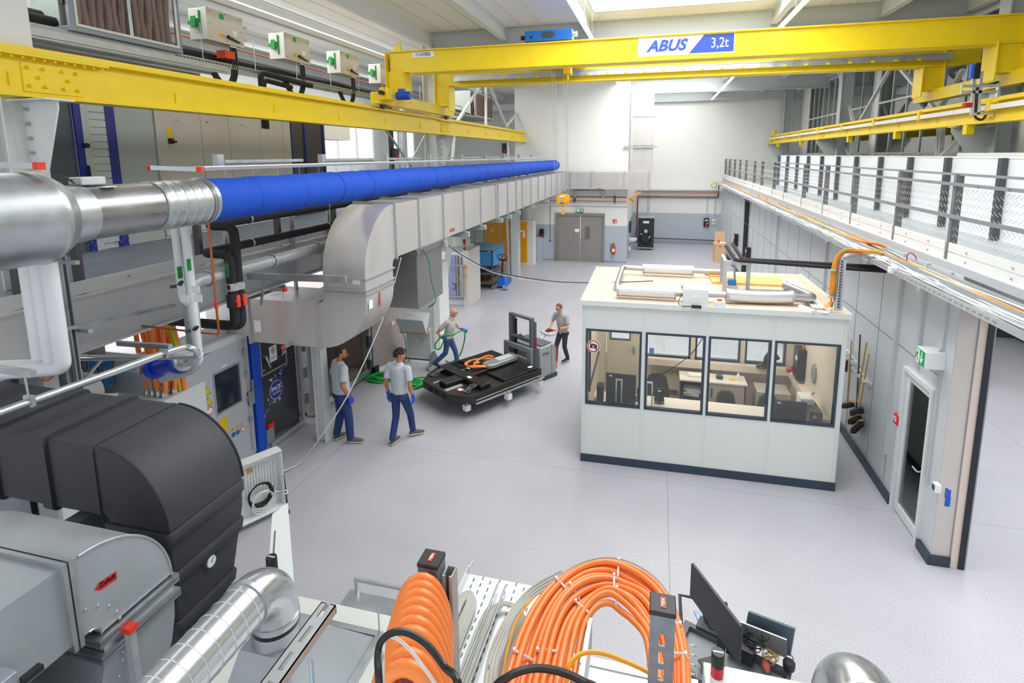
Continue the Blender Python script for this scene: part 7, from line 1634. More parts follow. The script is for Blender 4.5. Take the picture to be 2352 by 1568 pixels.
    return t
person('man in grey t-shirt and blue work trousers standing behind the strung cable, dark beard',(-5.72,8.74,0),math.radians(-38),
 dict(neck=(0,0,1.6),head=(.01,.04,1.735),chest=(0,-.01,1.38),pelvis=(0,0,.98),shL=(-.2,0,1.51),elL=(-.285,-.06,1.2),wrL=(-.27,.04,.97),hdL=(.05,.25,-1),shR=(.2,0,1.51),elR=(.28,-.06,1.2),wrR=(.27,.06,.96),hdR=(-.02,.2,-1),
 hipL=(-.095,0,.93),knL=(-.12,.0,.5),anL=(-.12,-.1,.1),ftL=(-.25,1,0),hipR=(.095,0,.93),knR=(.14,.06,.5),anR=(.17,.06,.1),ftR=(.55,.8,0)),SKT,TSH,TRB,SHG,HRS,'short',True,heavy=1.13,k=1.04,look=(math.radians(-32),0),beard=True)
person('man in grey t-shirt and blue work trousers walking away, dark curly hair',(-4.63,8.98,0),math.radians(-8),
 dict(neck=(0,.02,1.57),head=(.015,.05,1.71),chest=(0,.0,1.35),pelvis=(0,0,.97),shL=(-.2,0,1.49),elL=(-.265,-.05,1.17),wrL=(-.26,.0,.92),hdL=(.05,.1,-1),shR=(.2,0,1.49),elR=(.265,-.04,1.18),wrR=(.275,.03,.93),hdR=(.0,.15,-1),
 hipL=(-.09,0,.92),knL=(-.09,-.02,.5),anL=(-.08,-.18,.1),ftL=(-.05,1,0),hipR=(.09,0,.92),knR=(.12,.15,.52),anR=(.1,.24,.12),ftR=(.6,.8,-.1)),SKT,TSH,TRB,SHG,HRD,'curly',True,heavy=.96,k=1.02,look=(math.radians(-18),0))
pl=person('bald man with glasses and pale polo shirt pulling the bright green hose',(-5.08,12.65,0),math.radians(-90),
 dict(neck=(0,.1,1.37),head=(0,.155,1.485),chest=(0,.05,1.15),pelvis=(0,0,.8),shL=(-.18,.06,1.27),elL=(-.2,.2,1.04),wrL=(-.12,.36,1.02),hdL=(.1,1,-.1),curlL=1.1,pnL=(0,0,-1),shR=(.18,.03,1.27),elR=(.25,-.2,1.02),wrR=(.2,-.1,.88),hdR=(-.1,.6,-.3),curlR=1.1,
 hipL=(-.08,0,.78),knL=(-.09,.14,.43),anL=(-.08,.2,.1),ftL=(0,1,0),hipR=(.08,0,.78),knR=(.09,-.06,.43),anR=(.08,-.34,.13),ftR=(0,1,-.35)),SK2,POL,JNS,SHB,mat('hair_grey','#a89a8e',.9),'bald',True,heavy=1.0,k=.93,look=(math.radians(-8),.15),glasses=True,collar=True)
person('man with brown hair and grey polo shirt steering the pallet stacker by its handle',(-2.33,13.74,0),math.radians(147.3),
 dict(neck=(0,.06,1.36),head=(0,.11,1.485),chest=(0,.02,1.14),pelvis=(0,-.03,.81),shR=(.19,.03,1.28),elR=(.28,.08,1.05),wrR=(.17,.26,.99),hdR=(-.1,.7,-.5),curlR=.9,pnR=(0,.2,-1),shL=(-.19,.03,1.27),elL=(-.28,.08,1.03),wrL=(-.1,.27,.99),hdL=(.3,.7,-.4),curlL=.9,pnL=(0,.2,-1),
 hipL=(-.08,-.03,.79),knL=(-.09,.0,.43),anL=(-.09,-.12,.1),ftL=(0,1,0),hipR=(.08,-.03,.79),knR=(.1,.12,.43),anR=(.08,.15,.1),ftR=(0,1,0)),SK2,POL2,JND,SHB,HRB,'receding',False,heavy=.95,k=.92,look=(0,.45),glasses=True,collar=True,watch=True)
b=MB(); b.tube(smoothpts([P(1020,768,y=12.4),P(1003,785,y=12.4),P(999,795,y=12.4),P(1003,802,y=12.4),P(1012,799,y=12.4),P(1018,785,y=12.4),P(1024,772,y=12.35),P(1040,770,y=12.3),P(1052,762,y=12.4),P(1065,760,y=12.6),P(1068,770,y=12.7),P(1065,790,y=12.8),P(1058,812,y=12.9),P(1048,824,z=.15),P(1035,832,z=.03),P(1024,828,z=.02)],8),.018,8)
obj('green_hose',b,GH,label='bright green hose held in loops by the bald man',cat='hose')
# ================= FOREGROUND =================
def ZAT(u,v,x,y):
    d=(u-PX)/FPX*RT+(v-PY_)/FPX*DN+FW; t_=(x*d.x+y*d.y)/(d.x*d.x+d.y*d.y); return H+d.z*t_
BI=mat('black_insulation','#3b3c42',.62,noise=(8,.06),bump=(9,.12,.02))
t=thing('insulated_duct','large black foam insulated duct bending down at the left foreground','air duct',(-4.0,3.4,0))
ya,yb=3.04,3.83; r=.63; cx,cz=-4.2,2.55
def rr(x0,x1,y0,y1,z,c=.035,n=3):
    out=[]
    for (X,Y,a0) in ((x1-c,y1-c,0),(x0+c,y1-c,PI/2),(x0+c,y0+c,PI),(x1-c,y0+c,1.5*PI)):
        for i in range(n+1): a=a0+PI/2*i/n; out.append(V((X+c*math.cos(a),Y+c*math.sin(a),z)))
    return out
def rect2(p_in,p_out,y0,y1,c=.02):
    "rounded rectangle spanned between inner and outer point in xz and y range"
    a,b_=V(p_in),V(p_out); d=(b_-a); L=d.length; d.normalize(); out=[]
    for (s,Y,a0) in ((L-c,y1-c,0),(c,y1-c,PI/2),(c,y0+c,PI),(L-c,y0+c,1.5*PI)):
        for i in range(4): q=a0+PI/2*i/3; out.append(a+d*(s+c*math.cos(q))+V((0,Y+c*math.sin(q)-a.y,0)))
    return out
b=MB(); secs=[]
hh=.6
for x in (-8.0,-6,-5.2,-4.7): secs.append(rect2((x,0,3.18-hh),(x,0,3.18),ya,yb))
ci=(cx,cz)
for i in range(15):
    a=PI/2-PI/2*i/14; secs.append(rect2((cx+.035*math.cos(a),0,cz+.035*math.sin(a)),(cx+r*math.cos(a),0,cz+r*math.sin(a)),ya,yb))
b.loft(secs); obj('elbow',b,BI,t,smooth=50)
b=MB(); b.loft([rr(-4.19,-3.575,ya+.01,yb-.01,2.55,.02),rr(-4.19,-3.585,ya+.01,yb-.01,2.28,.02),rr(-4.12,-3.6,3.06,3.62,1.6,.02),rr(-4.05,-3.62,3.1,3.46,1.2,.02),rr(-4.05,-3.62,3.1,3.46,.0,.02)]); obj('drop_section',b,BI,t,smooth=50)
def band(b,a):
    z,h,e=a
    def q(z,e):
        k=max(0,min(1,(2.28-z)/.68)); m=max(0,min(1,(1.6-z)/.4)); return rr(-4.19+.07*k-e,-3.585-.015*k-.02*m+e,ya+.01+.01*k+.03*m-e,yb-.01-.2*k-.16*m+e,z,.04)
    b.loft([q(z-h/2,e-.01),q(z-h/2+.015,e),q(z+h/2-.015,e),q(z+h/2,e-.01)])
each('joint_band',[(2.47,.12,.025),(2.12,.11,.025),(1.7,.1,.025),(1.3,.1,.025)],band,BI,t,smooth=50)
def hband(b,a):
    x,w,e=a; b.loft([rect2((x-w/2,0,3.18-hh-e),(x-w/2,0,3.18+e),ya-e,yb+e,.05),rect2((x+w/2,0,3.18-hh-e),(x+w/2,0,3.18+e),ya-e,yb+e,.05)])
each('edge_piping',[ya+.004,yb-.004],lambda b,y:b.tube([(cx+(r+.001)*math.cos(a),y,cz+(r+.001)*math.sin(a)) for a in [PI/2-PI/2*i/24 for i in range(25)]],.009,6),mat('piping_black','#2b2c31',.6),t)
each('joint_band',[(-4.24,.05,.012),(-4.75,.1,.03),(-5.35,.12,.03)],hband,BI,t,smooth=50)
b=MB(); p=P(478,1287,x=-3.6); p.x=-3.6
b.cyl((p.x,p.y,p.z),(p.x+.035,p.y,p.z),.052,n=24); g=obj('thermometer',b,ALU,t,label='round dial thermometer with white face')
b=MB(); b.cyl((p.x+.035,p.y,p.z),(p.x+.038,p.y,p.z),.045,n=24); gf=obj('dial_face',b,PAPER,g)
b=MB(); b.bar((p.x+.04,p.y,p.z),(p.x+.04,p.y+.02,p.z+.03),.003,.004); 
b.cyl((p.x+.038,p.y,p.z),(p.x+.042,p.y,p.z),.005,n=8); obj('needle',b,BLK,gf)
p=P(482,1420,x=-3.74); b=MB(); b.box(-3.71,-3.68,p.y-.015,p.y+.015,p.z-.03,p.z+.03); obj('green_tag',b,GRN,t)
# galvanised elbow
GV=mat('galv_sheet','#b4bcc1',.4,.5,noise=(2.2,.08,(1,1,.6)))
t=thing('galvanised_duct','galvanised sheet duct elbow with red Zuluft arrow at the lower left','air duct',(-3.7,2.2,0))
xg,xl=-3.2,-4.25; yc,zc=2.14,2.55; ro=.57; ri=.07
b=MB(); b.loft([[V((xg,yc-d.x*0+0,0)) for d in ()] or [V((xl,yc+rad*math.cos(a),zc+rad*math.sin(a))) if side==0 else V((xg,yc+rad*math.cos(a),zc+rad*math.sin(a))) for side,rad in ((0,ri),(0,ro),(1,ro),(1,ri))] for a in [PI/2-PI/2*i/14 for i in range(15)]],smooth=False); k=obj('elbow',b,GV,t,smooth=30)
b=MB(); b.tube([(xg,yc+ro*math.cos(a),zc+ro*math.sin(a)) for a in [PI/2-PI/2*i/20 for i in range(21)]],.009,6); b.tube([(xg,yc+(ri+.0)*math.cos(a),zc+ri*math.sin(a)) for a in [PI/2-PI/2*i/10 for i in range(11)]],.007,6); obj('seam',b,GALV,k)
b=MB(); b.box(xl,xg,1.55,2.14,2.62,3.12); k2=obj('inlet_section',b,GV,t)
def fl(b,a):
    if a[0]=='y': y=a[1]; e=.03; b.box(xl-e,xg+e,y-.012,y+.012,2.62-e,2.62).box(xl-e,xg+e,y-.012,y+.012,3.12,3.12+e).box(xg,xg+e,y-.012,y+.012,2.62-e,3.12+e)
    else: z=a[1]; e=.03; b.box(xg,xg+e,2.2-e,2.71+e,z-.012,z+.012).box(xl,xg+e,2.71,2.71+e,z-.012,z+.012).box(xl,xg+e,2.2-e,2.2,z-.012,z+.012)
each('flange',[('y',2.08),('y',2.045),('z',2.52),('z',2.49),('z',2.41),('z',2.38)],fl,GALV,t)
b=MB(); b.box(xl,xg,2.21,2.71,2.38,2.52); obj('connecting_piece',b,GV,t)
b=MB(); secs=[]
for i in range(10):
    a=-PI/2*i/9; secs.append([V((s_,1.82+rad*math.cos(a),2.38+rad*math.sin(a))) for s_,rad in ((xl,.38),(xl,.89),(xg,.89),(xg,.38))])
b.loft(secs,smooth=False); kk=obj('lower_elbow',b,GV,t,smooth=30)
each('bolt',[P(u,v,x=xg) for u,v in ((175,1412),(196,1400),(225,1390),(250,1391),(267,1404),(274,1418),(284,1495),(283,1515),(275,1550))],lambda b,p:b.ball((xg+.003,p.y,p.z),.011,(.6,1,1),10),GALV,k)
a_=P(217,1354,x=xg); c_=P(267,1320,x=xg); d=(c_-a_).normalized(); u_=V((0,-d.z,d.y))
b=MB(); x_=xg+.002; m_=(a_+c_)/2
pts=[a_,a_+d*.03+u_*.026,c_+u_*.026,c_-u_*.026,a_+d*.03-u_*.026]
b.prism([(p.y,p.z) for p in pts],'x',x_,x_+.002); ar=obj('arrow_label',b,mat('arrow_red','#d8202a',.45),t,label='red arrow label reading Zuluft')
text('Zuluft',.042,(x_+.004,m_.y+.01,m_.z+.005),d,u_,BLK,ar)
b=MB(); a_=P(300,1480,x=-3.1); b.box(-3.17,-3.12,a_.y+.02,a_.y+.06,1.8,2.46); st=obj('strut_upright',b,GALVD,t); b=MB(); b.box(-3.18,-3.11,a_.y+.01,a_.y+.07,2.46,2.5); obj('end_cap',b,REDC,st,label='red end cap')
t=thing('metal_box','grey blue metal box with a black latch in the lower left corner','box',(-3.6,1.5,0))
b=MB(); b.box(-5,-3.1,.9,1.72,1.6,2.82); obj('casing',b,mat('box_bluegrey','#9aa3ad',.4,.3,noise=(2,.04)),t,bevel=.006)
b=MB(); p=P(70,1545,x=-3.09); b.cbox((-3.08,p.y,p.z),.04,.09,.03); obj('latch',b,BLK,t)
b=MB(); b.box(-4.5,-3.0,.95,1.2,2.83,2.87)
b=MB(); b.box(-4.6,-4.45,3.0,3.9,.0,2.5); obj('duct_stand',b,mat('stand_dark','#6a7076',.5),label='dark grey sheet stand below the insulated duct',cat='stand')
# spiral duct
SPI=mat('spiral_galv','#cfd3d6',.24,.8)
t=thing('spiral_duct','shiny spiral duct with smooth elbow in the lower left foreground','air duct',(-2.1,1.9,2.6))
b=MB(); b.cyl((-2.1,.6,3.0),(-2.1,2.22,3.0),.125,n=48); st_=obj('spiral_tube',b,SPI,t)
each('spiral_rib',[.7+.085*k for k in range(18)],lambda b,y:b.tube([(-2.1+.1255*math.cos(a),y+.03*a/(2*PI),3.0+.1255*math.sin(a)) for a in [-PI+2*PI*k/36 for k in range(37)]],.0035,5),SPI,st_)
b=MB(); b.tube([(-2.1,2.2+.2*math.sin(a),2.8+.2*math.cos(a)) for a in [PI/2*i/14 for i in range(15)]]+[(-2.1,2.4,2.72)],.13,36,cap=True); obj('elbow',b,mat('elbow_smooth','#c6cacd',.24,.85),t)
each('collar',[((-2.1,2.19,3.0),(-2.1,2.215,3.0)),((-2.1,2.4,2.76),(-2.1,2.4,2.745)),((-2.1,2.4,2.7),(-2.1,2.4,2.62))],lambda b,a:b.cyl(a[0],a[1],.136,n=32),GALV,t)
# channel strut
def slotchan(name,lab,a,c,w,slots,mt,cat='rail'):
    a,c=V(a),V(c); t=thing(name,lab,cat,((a+c)/2)); d=(c-a).normalized(); L=(c-a).length
    h=w*.55; s=d.cross(V((0,0,1))).normalized()
    # top plate built of strips around the slots
    b=MB(); up=V((0,0,1)); tk=.003
    def bx(p0,p1,s0,s1,z0,z1):
        vs=[a+d*p+s*q+up*z for p in (p0,p1) for q in (s0,s1) for z in (z0,z1)]
        b.add(vs,[(0,1,3,2),(4,6,7,5),(0,4,5,1),(2,3,7,6),(0,2,6,4),(1,5,7,3)])
    bx(0,L,-w/2,-w*.14,-tk,0); bx(0,L,w*.14,w/2,-tk,0); q=0
    for s0,s1 in slots: bx(q,s0,-w*.14,w*.14,-tk,0); q=s1
    bx(q,L,-w*.14,w*.14,-tk,0)
    bx(0,L,-w/2,-w/2+tk,-h,0); bx(0,L,w/2-tk,w/2,-h,0); bx(L-tk,L,-w/2,w/2,-h,0)
    obj('channel',b,mt,t); return t
e0=P(740,1385,z=4.2); e0.x=-.835; y1=1.155
tt=slotchan('strut_channel','slotted galvanised channel pointing at the hall in the bottom foreground',(-.835,.62,4.2),(-.835,y1,4.2),.045,[(.02+.078*k,.02+.078*k+.05) for k in range(7)],GALVD)
b=MB(); p=P(742,1465,z=4.1); b.cyl((-.8,1.02,4.17),(-.8,1.02,3.2),.006,n=8); obj('threaded_rod',b,mat('rod_blue','#a9c3cc',.35,.6),tt)
# foreground posts with caps
def post(lab,x,y,z,w,twin=False):
    t=thing('strut_post',lab,'post',(x,y,2.2),'capped strut posts')
    b=MB(); h=w/2; tk=.004; yf=y-h
    # front face with slots
    zs=[z-.075-.062*k for k in range(26)]
    b.box(x-h,x-w*.12,yf,yf+tk,2.2,z).box(x+w*.12,x+h,yf,yf+tk,2.2,z)
    q=z
    for s in zs: b.box(x-w*.12,x+w*.12,yf,yf+tk,s,q); q=s-.042
    b.box(x-h,x-h+tk,yf,y+h,2.2,z).box(x+h-tk,x+h,yf,y+h,2.2,z); obj('profile',b,mat('post_galv','#7f8b95',.45,.5,noise=(30,.12)),t)
    b=MB(); e=.003; b.box(x-h-e,x+h+e,y-h-e,y+h+e,z-.012,z+.004); k=obj('end_cap',b,mat('cap_black','#242629',.5),t,bevel=.003,label='black end cap with red and white lettering')
    b=MB(); b.box(x-.007,x+.009,y-h*.55,y+h*.6,z+.0045,z+.0055); l=obj('cap_label',b,RED,k)
    text('MEFA',.014,(x+.001,y,z+.0065),(0,1,0),(-1,0,0),PAPER,l,ext=.0003,sx=.95,bold=.0003)
    if twin:
        b=MB(); w2=.035; x2=x+h+.03
        b.box(x2-w2/2,x2-w2/2+tk,y-.02,y+.03,2.2,z-.04).box(x2+w2/2-tk,x2+w2/2,y-.02,y+.03,2.2,z-.04).box(x2-w2/2,x2+w2/2,y+.03-tk,y+.03,2.2,z-.04).box(x2-w2/2,x2-w2/2+.01,y-.022,y-.018,2.2,z-.04).box(x2+w2/2-.01,x2+w2/2,y-.022,y-.018,2.2,z-.04); obj('strut_channel',b,GALVD,t)
    return t
post('capped galvanised strut post behind the left orange cable coil',-.735,1.61,4.0,.072,True)
post('capped slotted strut post in front of the right orange cable coil',.054,1.6,4.0,.074)
# orange cable coil left (stack of loops seen edge on)
t=thing('cable_coil','thick orange cable coil standing upright left of the perforated tray','cable',(-.85,1.6,3.2))
n=10
for i in range(n):
    f=i/(n-1); tp=V((-.735+.135*f,1.5-.4*f,4.0+.1*f)); rx=.088+.012*f; rz=.27
    b=MB(); b.tube([(tp.x+rx*math.cos(a)*(1+.12*math.sin(a)),tp.y+.02*math.cos(a)+.03*math.sin(a),tp.z-rz-.0155+rz*math.sin(a)) for a in [2*PI*k/34 for k in range(34)]],.0215,12,closed=True)
    obj('cable_loop',b,ORG_,t)
b=MB(); b.bar((-.66,1.0,3.78),(-.72,1.56,3.85),.03,.03); obj('hook_rail',b,GALVD,t)
b=MB(); b.tube(smoothpts([P(880,1900,z=3.7),P(872,1600,z=4.25),P(868,1500,z=4.28),P(885,1462,z=4.3),P(925,1450,z=4.3),P(975,1475,z=4.28),P(1020,1530,z=4.25),P(1060,1600,z=4.25),P(1090,1900,z=3.8)],8),.0085,8); obj('black_cable',b,BLK,label='thick black cable arching over the left orange coil',cat='cable')
b=MB(); b.tube(smoothpts([P(885,1900,z=3.7),P(880,1600,z=4.22),P(882,1480,z=4.26),P(900,1462,z=4.27),P(940,1490,z=4.25),P(1000,1570,z=4.22),P(1020,1610,z=4.2),P(1060,1900,z=3.8)],8),.004,6); obj('grey_cable',b,CWH,label='thin grey cable crossing the front of the left orange coil',cat='cable')
# right orange coil: ten cables side by side, lying flat in a horseshoe
t=thing('cable_coil','wide flat horseshoe of bundled orange cables with white ties in the foreground','cable',(-.15,1.8,3.6))
n=10; cxx,cyy=-.16,1.86
def shoe(f,z=3.6):
    "f 0 outer .. 1 inner"
    O=[(-.455,1.2),(-.455,1.55),(-.45,1.8),(-.4,2.02),(-.3,2.17),(-.18,2.235),(-.06,2.22),(.05,2.15),(.12,2.02),(.15,1.86),(.15,1.7),(.14,1.2)]
    I=[(-.235,1.2),(-.235,1.55),(-.235,1.8),(-.225,1.9),(-.19,1.98),(-.14,2.02),(-.09,2.0),(-.05,1.97),(-.0,1.9),(.02,1.82),(.03,1.7),(.06,1.2)]
    return smoothpts([(a[0]+(c[0]-a[0])*f,a[1]+(c[1]-a[1])*f,z+.012*math.sin(f*17)+.01*math.sin(i*1.3+f*9)) for i,(a,c) in enumerate(zip(O,I))],6)
for i in range(n):
    b=MB(); b.tube(shoe(i/(n-1)),.0125,10); obj('orange_cable',b,ORG_,t)
for i in range(4):
    b=MB(); b.tube(shoe((i+.5)/(4.2)*.85+.04,3.577),.0125,8); obj('orange_cable',b,ORG_,t)
def tie(b,a):
    k,f0,f1=a; A=shoe(f0)[k]; B=shoe(f1)[k]; up=V((0,0,.0155)); M=(A+B)/2
    b.tube([A+(A-B).normalized()*.012-V((0,0,.008)),A+up,M+up*1.1,B+up,B+(B-A).normalized()*.012-V((0,0,.008))],.005,6)
    b.box(A.x-.005,A.x+.005,A.y-.006,A.y+.006,A.z+.012,A.z+.024)
each('cable_tie',[(9,0,.32),(10,.35,.66),(8,.65,1),(20,0,.3),(21,.32,.62),(20,.62,.98),(33,0,.35),(32,.38,.7),(33,.7,1),(50,0,.4),(56,.05,.45)],tie,mat('tie_white','#eddfe0',.5),t)
b=MB(); p=[q+V((.0,.018,.0)) for q in shoe(0)]; b.tube(p[20:],.008,6); obj('grey_cable',b,CGY,t)
b=MB(); b.tube(smoothpts([P(1600,1700,z=3.5),P(1560,1600,z=3.7),P(1500,1550,z=3.7),P(1440,1520,z=3.7),P(1385,1500,z=3.7),P(1340,1500,z=3.7),P(1310,1525,z=3.7),P(1300,1600,z=3.65),P(1298,1800,z=3.5)],8),.008,8); obj('yellow_cable',b,mat('cable_yellow','#f4a912',.4),label='yellow cable arching inside the right orange horseshoe',cat='cable')
b=MB(); b.tube(smoothpts([P(1105,1800,z=3.6),P(1130,1600,z=3.72),P(1165,1555,z=3.75),P(1220,1535,z=3.75),P(1280,1540,z=3.75),P(1340,1565,z=3.75),P(1380,1600,z=3.72),P(1410,1750,z=3.4)],8),.012,8); obj('black_cable',b,BLK,label='thick black cable crossing the left leg of the orange horseshoe',cat='cable')
# perforated trays with grey cables
t=thing('perforated_tray','white galvanised perforated tray with grey cable loops between the orange coils','cable tray',(-.65,2,3.3))
zt=3.3; x0,x1,y0_,y1_=-.87,-.47,1.3,2.36
b=MB(); b.box(x0,x1,y0_,y1_,zt-.006,zt); pl=obj('tray_sheet',b,mat('tray_white','#dfe4e6',.35,.3),t)
b=MB(); b.box(x0-.004,x0,y0_,y1_,zt,zt+.05).box(x1,x1+.004,y0_,y1_,zt,zt+.05); obj('side_rail',b,mat('tray_white',''),t)
b=MB()
for i in range(9):
    for j in range(22):
        x=x0+.03+.043*i; y=1.35+.046*j+(.02 if i%2 else 0); b.box(x,x+.006,y,y+.024,zt,zt+.0006)
obj('slot_pattern',b,mat('slot_dark','#6d7174',.8),pl)
each('rod',[(-.875,1.5,2.42),(-.7,1.7,2.3),(-.66,1.7,2.3)],lambda b,a:b.cyl((a[0],a[1],zt+.06),(a[0],a[2],zt+.03),.005,n=6),GALV,t)
GC=mat('cable_lightgrey','#c3c5bc',.5)
def gl_(cx_,r_,y1,k,m):
    def f(b,i):
        q=r_-.009*i; b.tube(smoothpts([(cx_-q*1.1,1.2,zt+.02),(cx_-q*1.05,1.6,zt+.02+.006*(i%2)),(cx_-q,y1-.12,zt+.025),(cx_-q*.6,y1-.03,zt+.03),(cx_,y1-.003*i,zt+.03),(cx_+q*.6,y1-.03,zt+.03),(cx_+q,y1-.12,zt+.025),(cx_+q*.95,1.6,zt+.02+.006*(i%3)),(cx_+q*.9,1.2,zt+.02)],5),.0048,6)
    each('grey_cable',range(k),f,GC,t)
gl_(-.82,.055,2.22,6,0); gl_(-.62,.1,2.2,7,0); gl_(-.5,.04,2.12,4,0)
b=MB(); b.tube(smoothpts([P(1150,1600,z=3.42),P(1160,1520,z=3.42),P(1180,1440,z=3.42),P(1210,1390,z=3.42),P(1245,1352,z=3.42),P(1275,1335,z=3.45)],6),.005,6); obj('yellow_wire',b,mat('cable_yellow',''),t)
each('grey_cable',range(4),lambda b,i:b.tube(smoothpts([P(1110+8*i,1600,z=3.4),P(1125+8*i,1500,z=3.42),P(1165+6*i,1415,z=3.42),P(1220+4*i,1350+5*i,z=3.42),P(1290,1310+8*i,z=3.45)],6),.006,6),GC,t)
# rail next to the horseshoe, hose clips
b=MB(); b.box(-.215,-.2,1.2,1.92,3.45,3.6); obj('tray_edge',b,GALV,label='bright tray edge inside the orange horseshoe',cat='rail')
for k in range(5):
    p=P(1582,1480+22*k,z=3.5); t=thing('cable_clip','clear plastic clip on the row right of the orange horseshoe','clip',p,'clear clips beside the orange horseshoe')
    b=MB(); b.tube([(p.x-.01+.02*math.cos(a),p.y+.014*math.sin(a),p.z) for a in [PI*.3+1.6*PI*i/14 for i in range(15)]],.002,5); obj('ring',b,LGR,t)
    b=MB(); b.cyl((p.x+.005,p.y,p.z),(p.x+.025,p.y,p.z),.003); b.ball((p.x+.026,p.y,p.z),.006,n=8); obj('screw',b,GALV,t)
# cabinets below
CT=mat('cabinet_top','#d9dcd7',.4)
t=thing('large_cabinet','large off white cabinet with bare top in the bottom foreground left of the coil','cabinet',(-1.7,2.6,0))
b=MB(); b.box(-2.6,-1.0,2.1,3.09,.05,2.2); obj('body',b,CT,t,bevel=.006)
t=thing('duct_hood','tapered sheet metal hood with flange on the large cabinet top','hood',(-1.9,2.6,2.2))
b=MB(); a1,a2,a3,a4=P(640,1432,z=2.3),P(846,1445,z=2.5),P(780,1600,z=2.4),P(600,1600,z=2.4)
b.loft([[V((-2.42,2.25,2.2)),V((-1.72,2.25,2.2)),V((-1.72,2.9,2.2)),V((-2.42,2.9,2.2))],[V((-2.24,2.26,2.62)),V((-1.98,2.26,2.62)),V((-1.98,2.54,2.62)),V((-2.24,2.54,2.62))]],smooth=False); obj('hood_shell',b,GV,t)
b=MB(); b.box(-1.74,-1.7,2.2,2.92,2.2,2.24).box(-2.45,-1.7,2.88,2.92,2.2,2.24); obj('flange',b,GALV,t)
b=MB(); b.cyl((-1.72,2.9,2.24),(-1.72,2.9,2.45),.006); obj('rod',b,GALV,t)
t=thing('large_cabinet','off white cabinet with signal tower at the bottom right of the photo','cabinet',(1.0,2.9,0))
b=MB(); b.box(.37,1.75,2.3,3.25,.05,2.2); bd=obj('body',b,CT,t,bevel=.006)
b=MB(); b.box(.37,1.75,2.28,2.3,.1,2.15).box(.45,.5,3.1,3.2,2.2,2.204); obj('door',b,LGR,bd)
b=MB(); b.box(.68,.7,3.05,3.08,2.2,2.203); obj('slot',b,BLK,bd)
beacon((.415,2.95,2.2),[GR2,WH2,RD2],'signal tower with green white and red segments at the bottom right',.036,.07)
beacon((-2.53,2.9,2.2),[GR2,OR2,RD2],'signal tower with red and orange segments behind the spiral duct elbow',.036,.085)
t=thing('duct_elbow','shiny galvanised duct elbow rising at the bottom right edge','air duct',(.98,2.55,2.3))
b=MB(); b.tube([(.985,2.66-.0-.22+.22*math.cos(a),2.68+.22*math.sin(a)) for a in [PI/2*i/14 for i in range(15)]][::-1]+[(.985,2.66,2.3)],.165,36); obj('elbow',b,mat('elbow_smooth',''),t)
b=MB(); b.cyl((.985,2.45,2.9),(.985,2.1,2.9),.168,n=36); obj('sleeve',b,SPI,t)
each('collar',[2.44,2.41],lambda b,y:b.cyl((.985,y,2.9),(.985,y-.012,2.9),.175,n=36),GALV,t)
t=thing('standing_door','tall white slotted panel door standing edge on at the left of the floor','panel',(-3,3.5,0))
u=V((.6,-.75,0)).normalized(); s=V((u.y,-u.x,0))
b=MB(); b.add([V((-3.31,3.85,z)) for z in (.05,2.2)]+[V((-3.28,4.03,z)) for z in (.05,2.2)]+[V((-2.50,3.07,z)) for z in (.05,2.2)]+[V((-2.69,3.0,z)) for z in (.05,2.2)],[(0,1,3,2),(2,3,5,4),(4,5,7,6),(6,7,1,0),(1,7,5,3),(0,2,4,6)]); k=obj('leaf',b,mat('panel_door','#dbe2e2',.4),t)
b=MB(); b.bar((-3.13,3.66,2.203),(-2.83,3.24,2.203),.012,.002); obj('slot_edge',b,mat('slot_brown','#6b635a',.7),k)
b=MB(); b.box(-2.45,-2.4,2.98,3.0,1.9,2.15)
t=thing('metal_steps','low galvanised steps with square rail standing on the floor behind the large cabinet','steps',(-2.65,4.4,0))
b=MB(); b.box(-2.9,-2.25,4.2,4.44,.95,1.0).box(-2.95,-2.9,4.15,4.45,.9,1.0).box(-2.9,-2.25,4.44,4.46,.0,.98).box(-2.9,-2.87,4.2,4.23,0,.95).box(-2.28,-2.25,4.2,4.23,0,.95); obj('platform',b,GALV,t)
b=MB(); b.box(-2.88,-2.85,4.42,4.45,1.0,1.16).box(-2.88,-2.1,4.42,4.45,1.13,1.16).box(-2.2,-2.17,4.42,4.45,.0,1.13); obj('rail',b,ALU,t)
t=thing('profile_table','white panel table in an aluminium profile frame seen through the orange horseshoe','table',(-.05,2.9,0))
b=MB(); b.box(-.42,.3,2.5,3.08,2.14,2.18); obj('panel',b,WPL,t)
b=MB()
for a in ((-.45,.33,3.06,3.12,2.1,2.19),(-.45,.33,2.46,2.52,2.1,2.19),(-.45,-.4,2.5,3.1,2.1,2.19),(.28,.33,2.5,3.1,2.1,2.19)): b.box(*a)
for x in (-.45,.28):
    for y in (2.47,3.07): b.box(x,x+.05,y,y+.05,0,2.1)
obj('frame',b,ALU,t)
# monitor cart
CG=mat('cart_grey','#8b9095',.45); CGD=mat('cart_dark','#5a6066',.45)
t=thing('test_cart','grey equipment cart loaded with cables and small black boxes at the bottom right','cart',(.85,4.7,0))
A=P(1577,1428,z=.95); B_=P(1818,1545,z=.95); L=(B_-A); L.z=0; Ln=L.length; dx_=L.normalized(); ny=V((-dx_.y,dx_.x,0)); 
TM=Matrix(((dx_.x,ny.x,0,A.x),(dx_.y,ny.y,0,A.y),(0,0,1,0),(0,0,0,1)))
b=MB(); b.box(0,Ln,-.5,0,.12,.9,TM); bd=obj('body',b,CG,t,bevel=.01)
b=MB(); b.box(-.02,Ln,-.52,-.47,.9,.95,TM).box(-.02,Ln,-.03,.02,.9,.95,TM).box(-.02,.04,-.5,0,.9,.95,TM).box(Ln-.03,Ln,-.5,0,.9,.95,TM); obj('rim',b,CGD,bd)
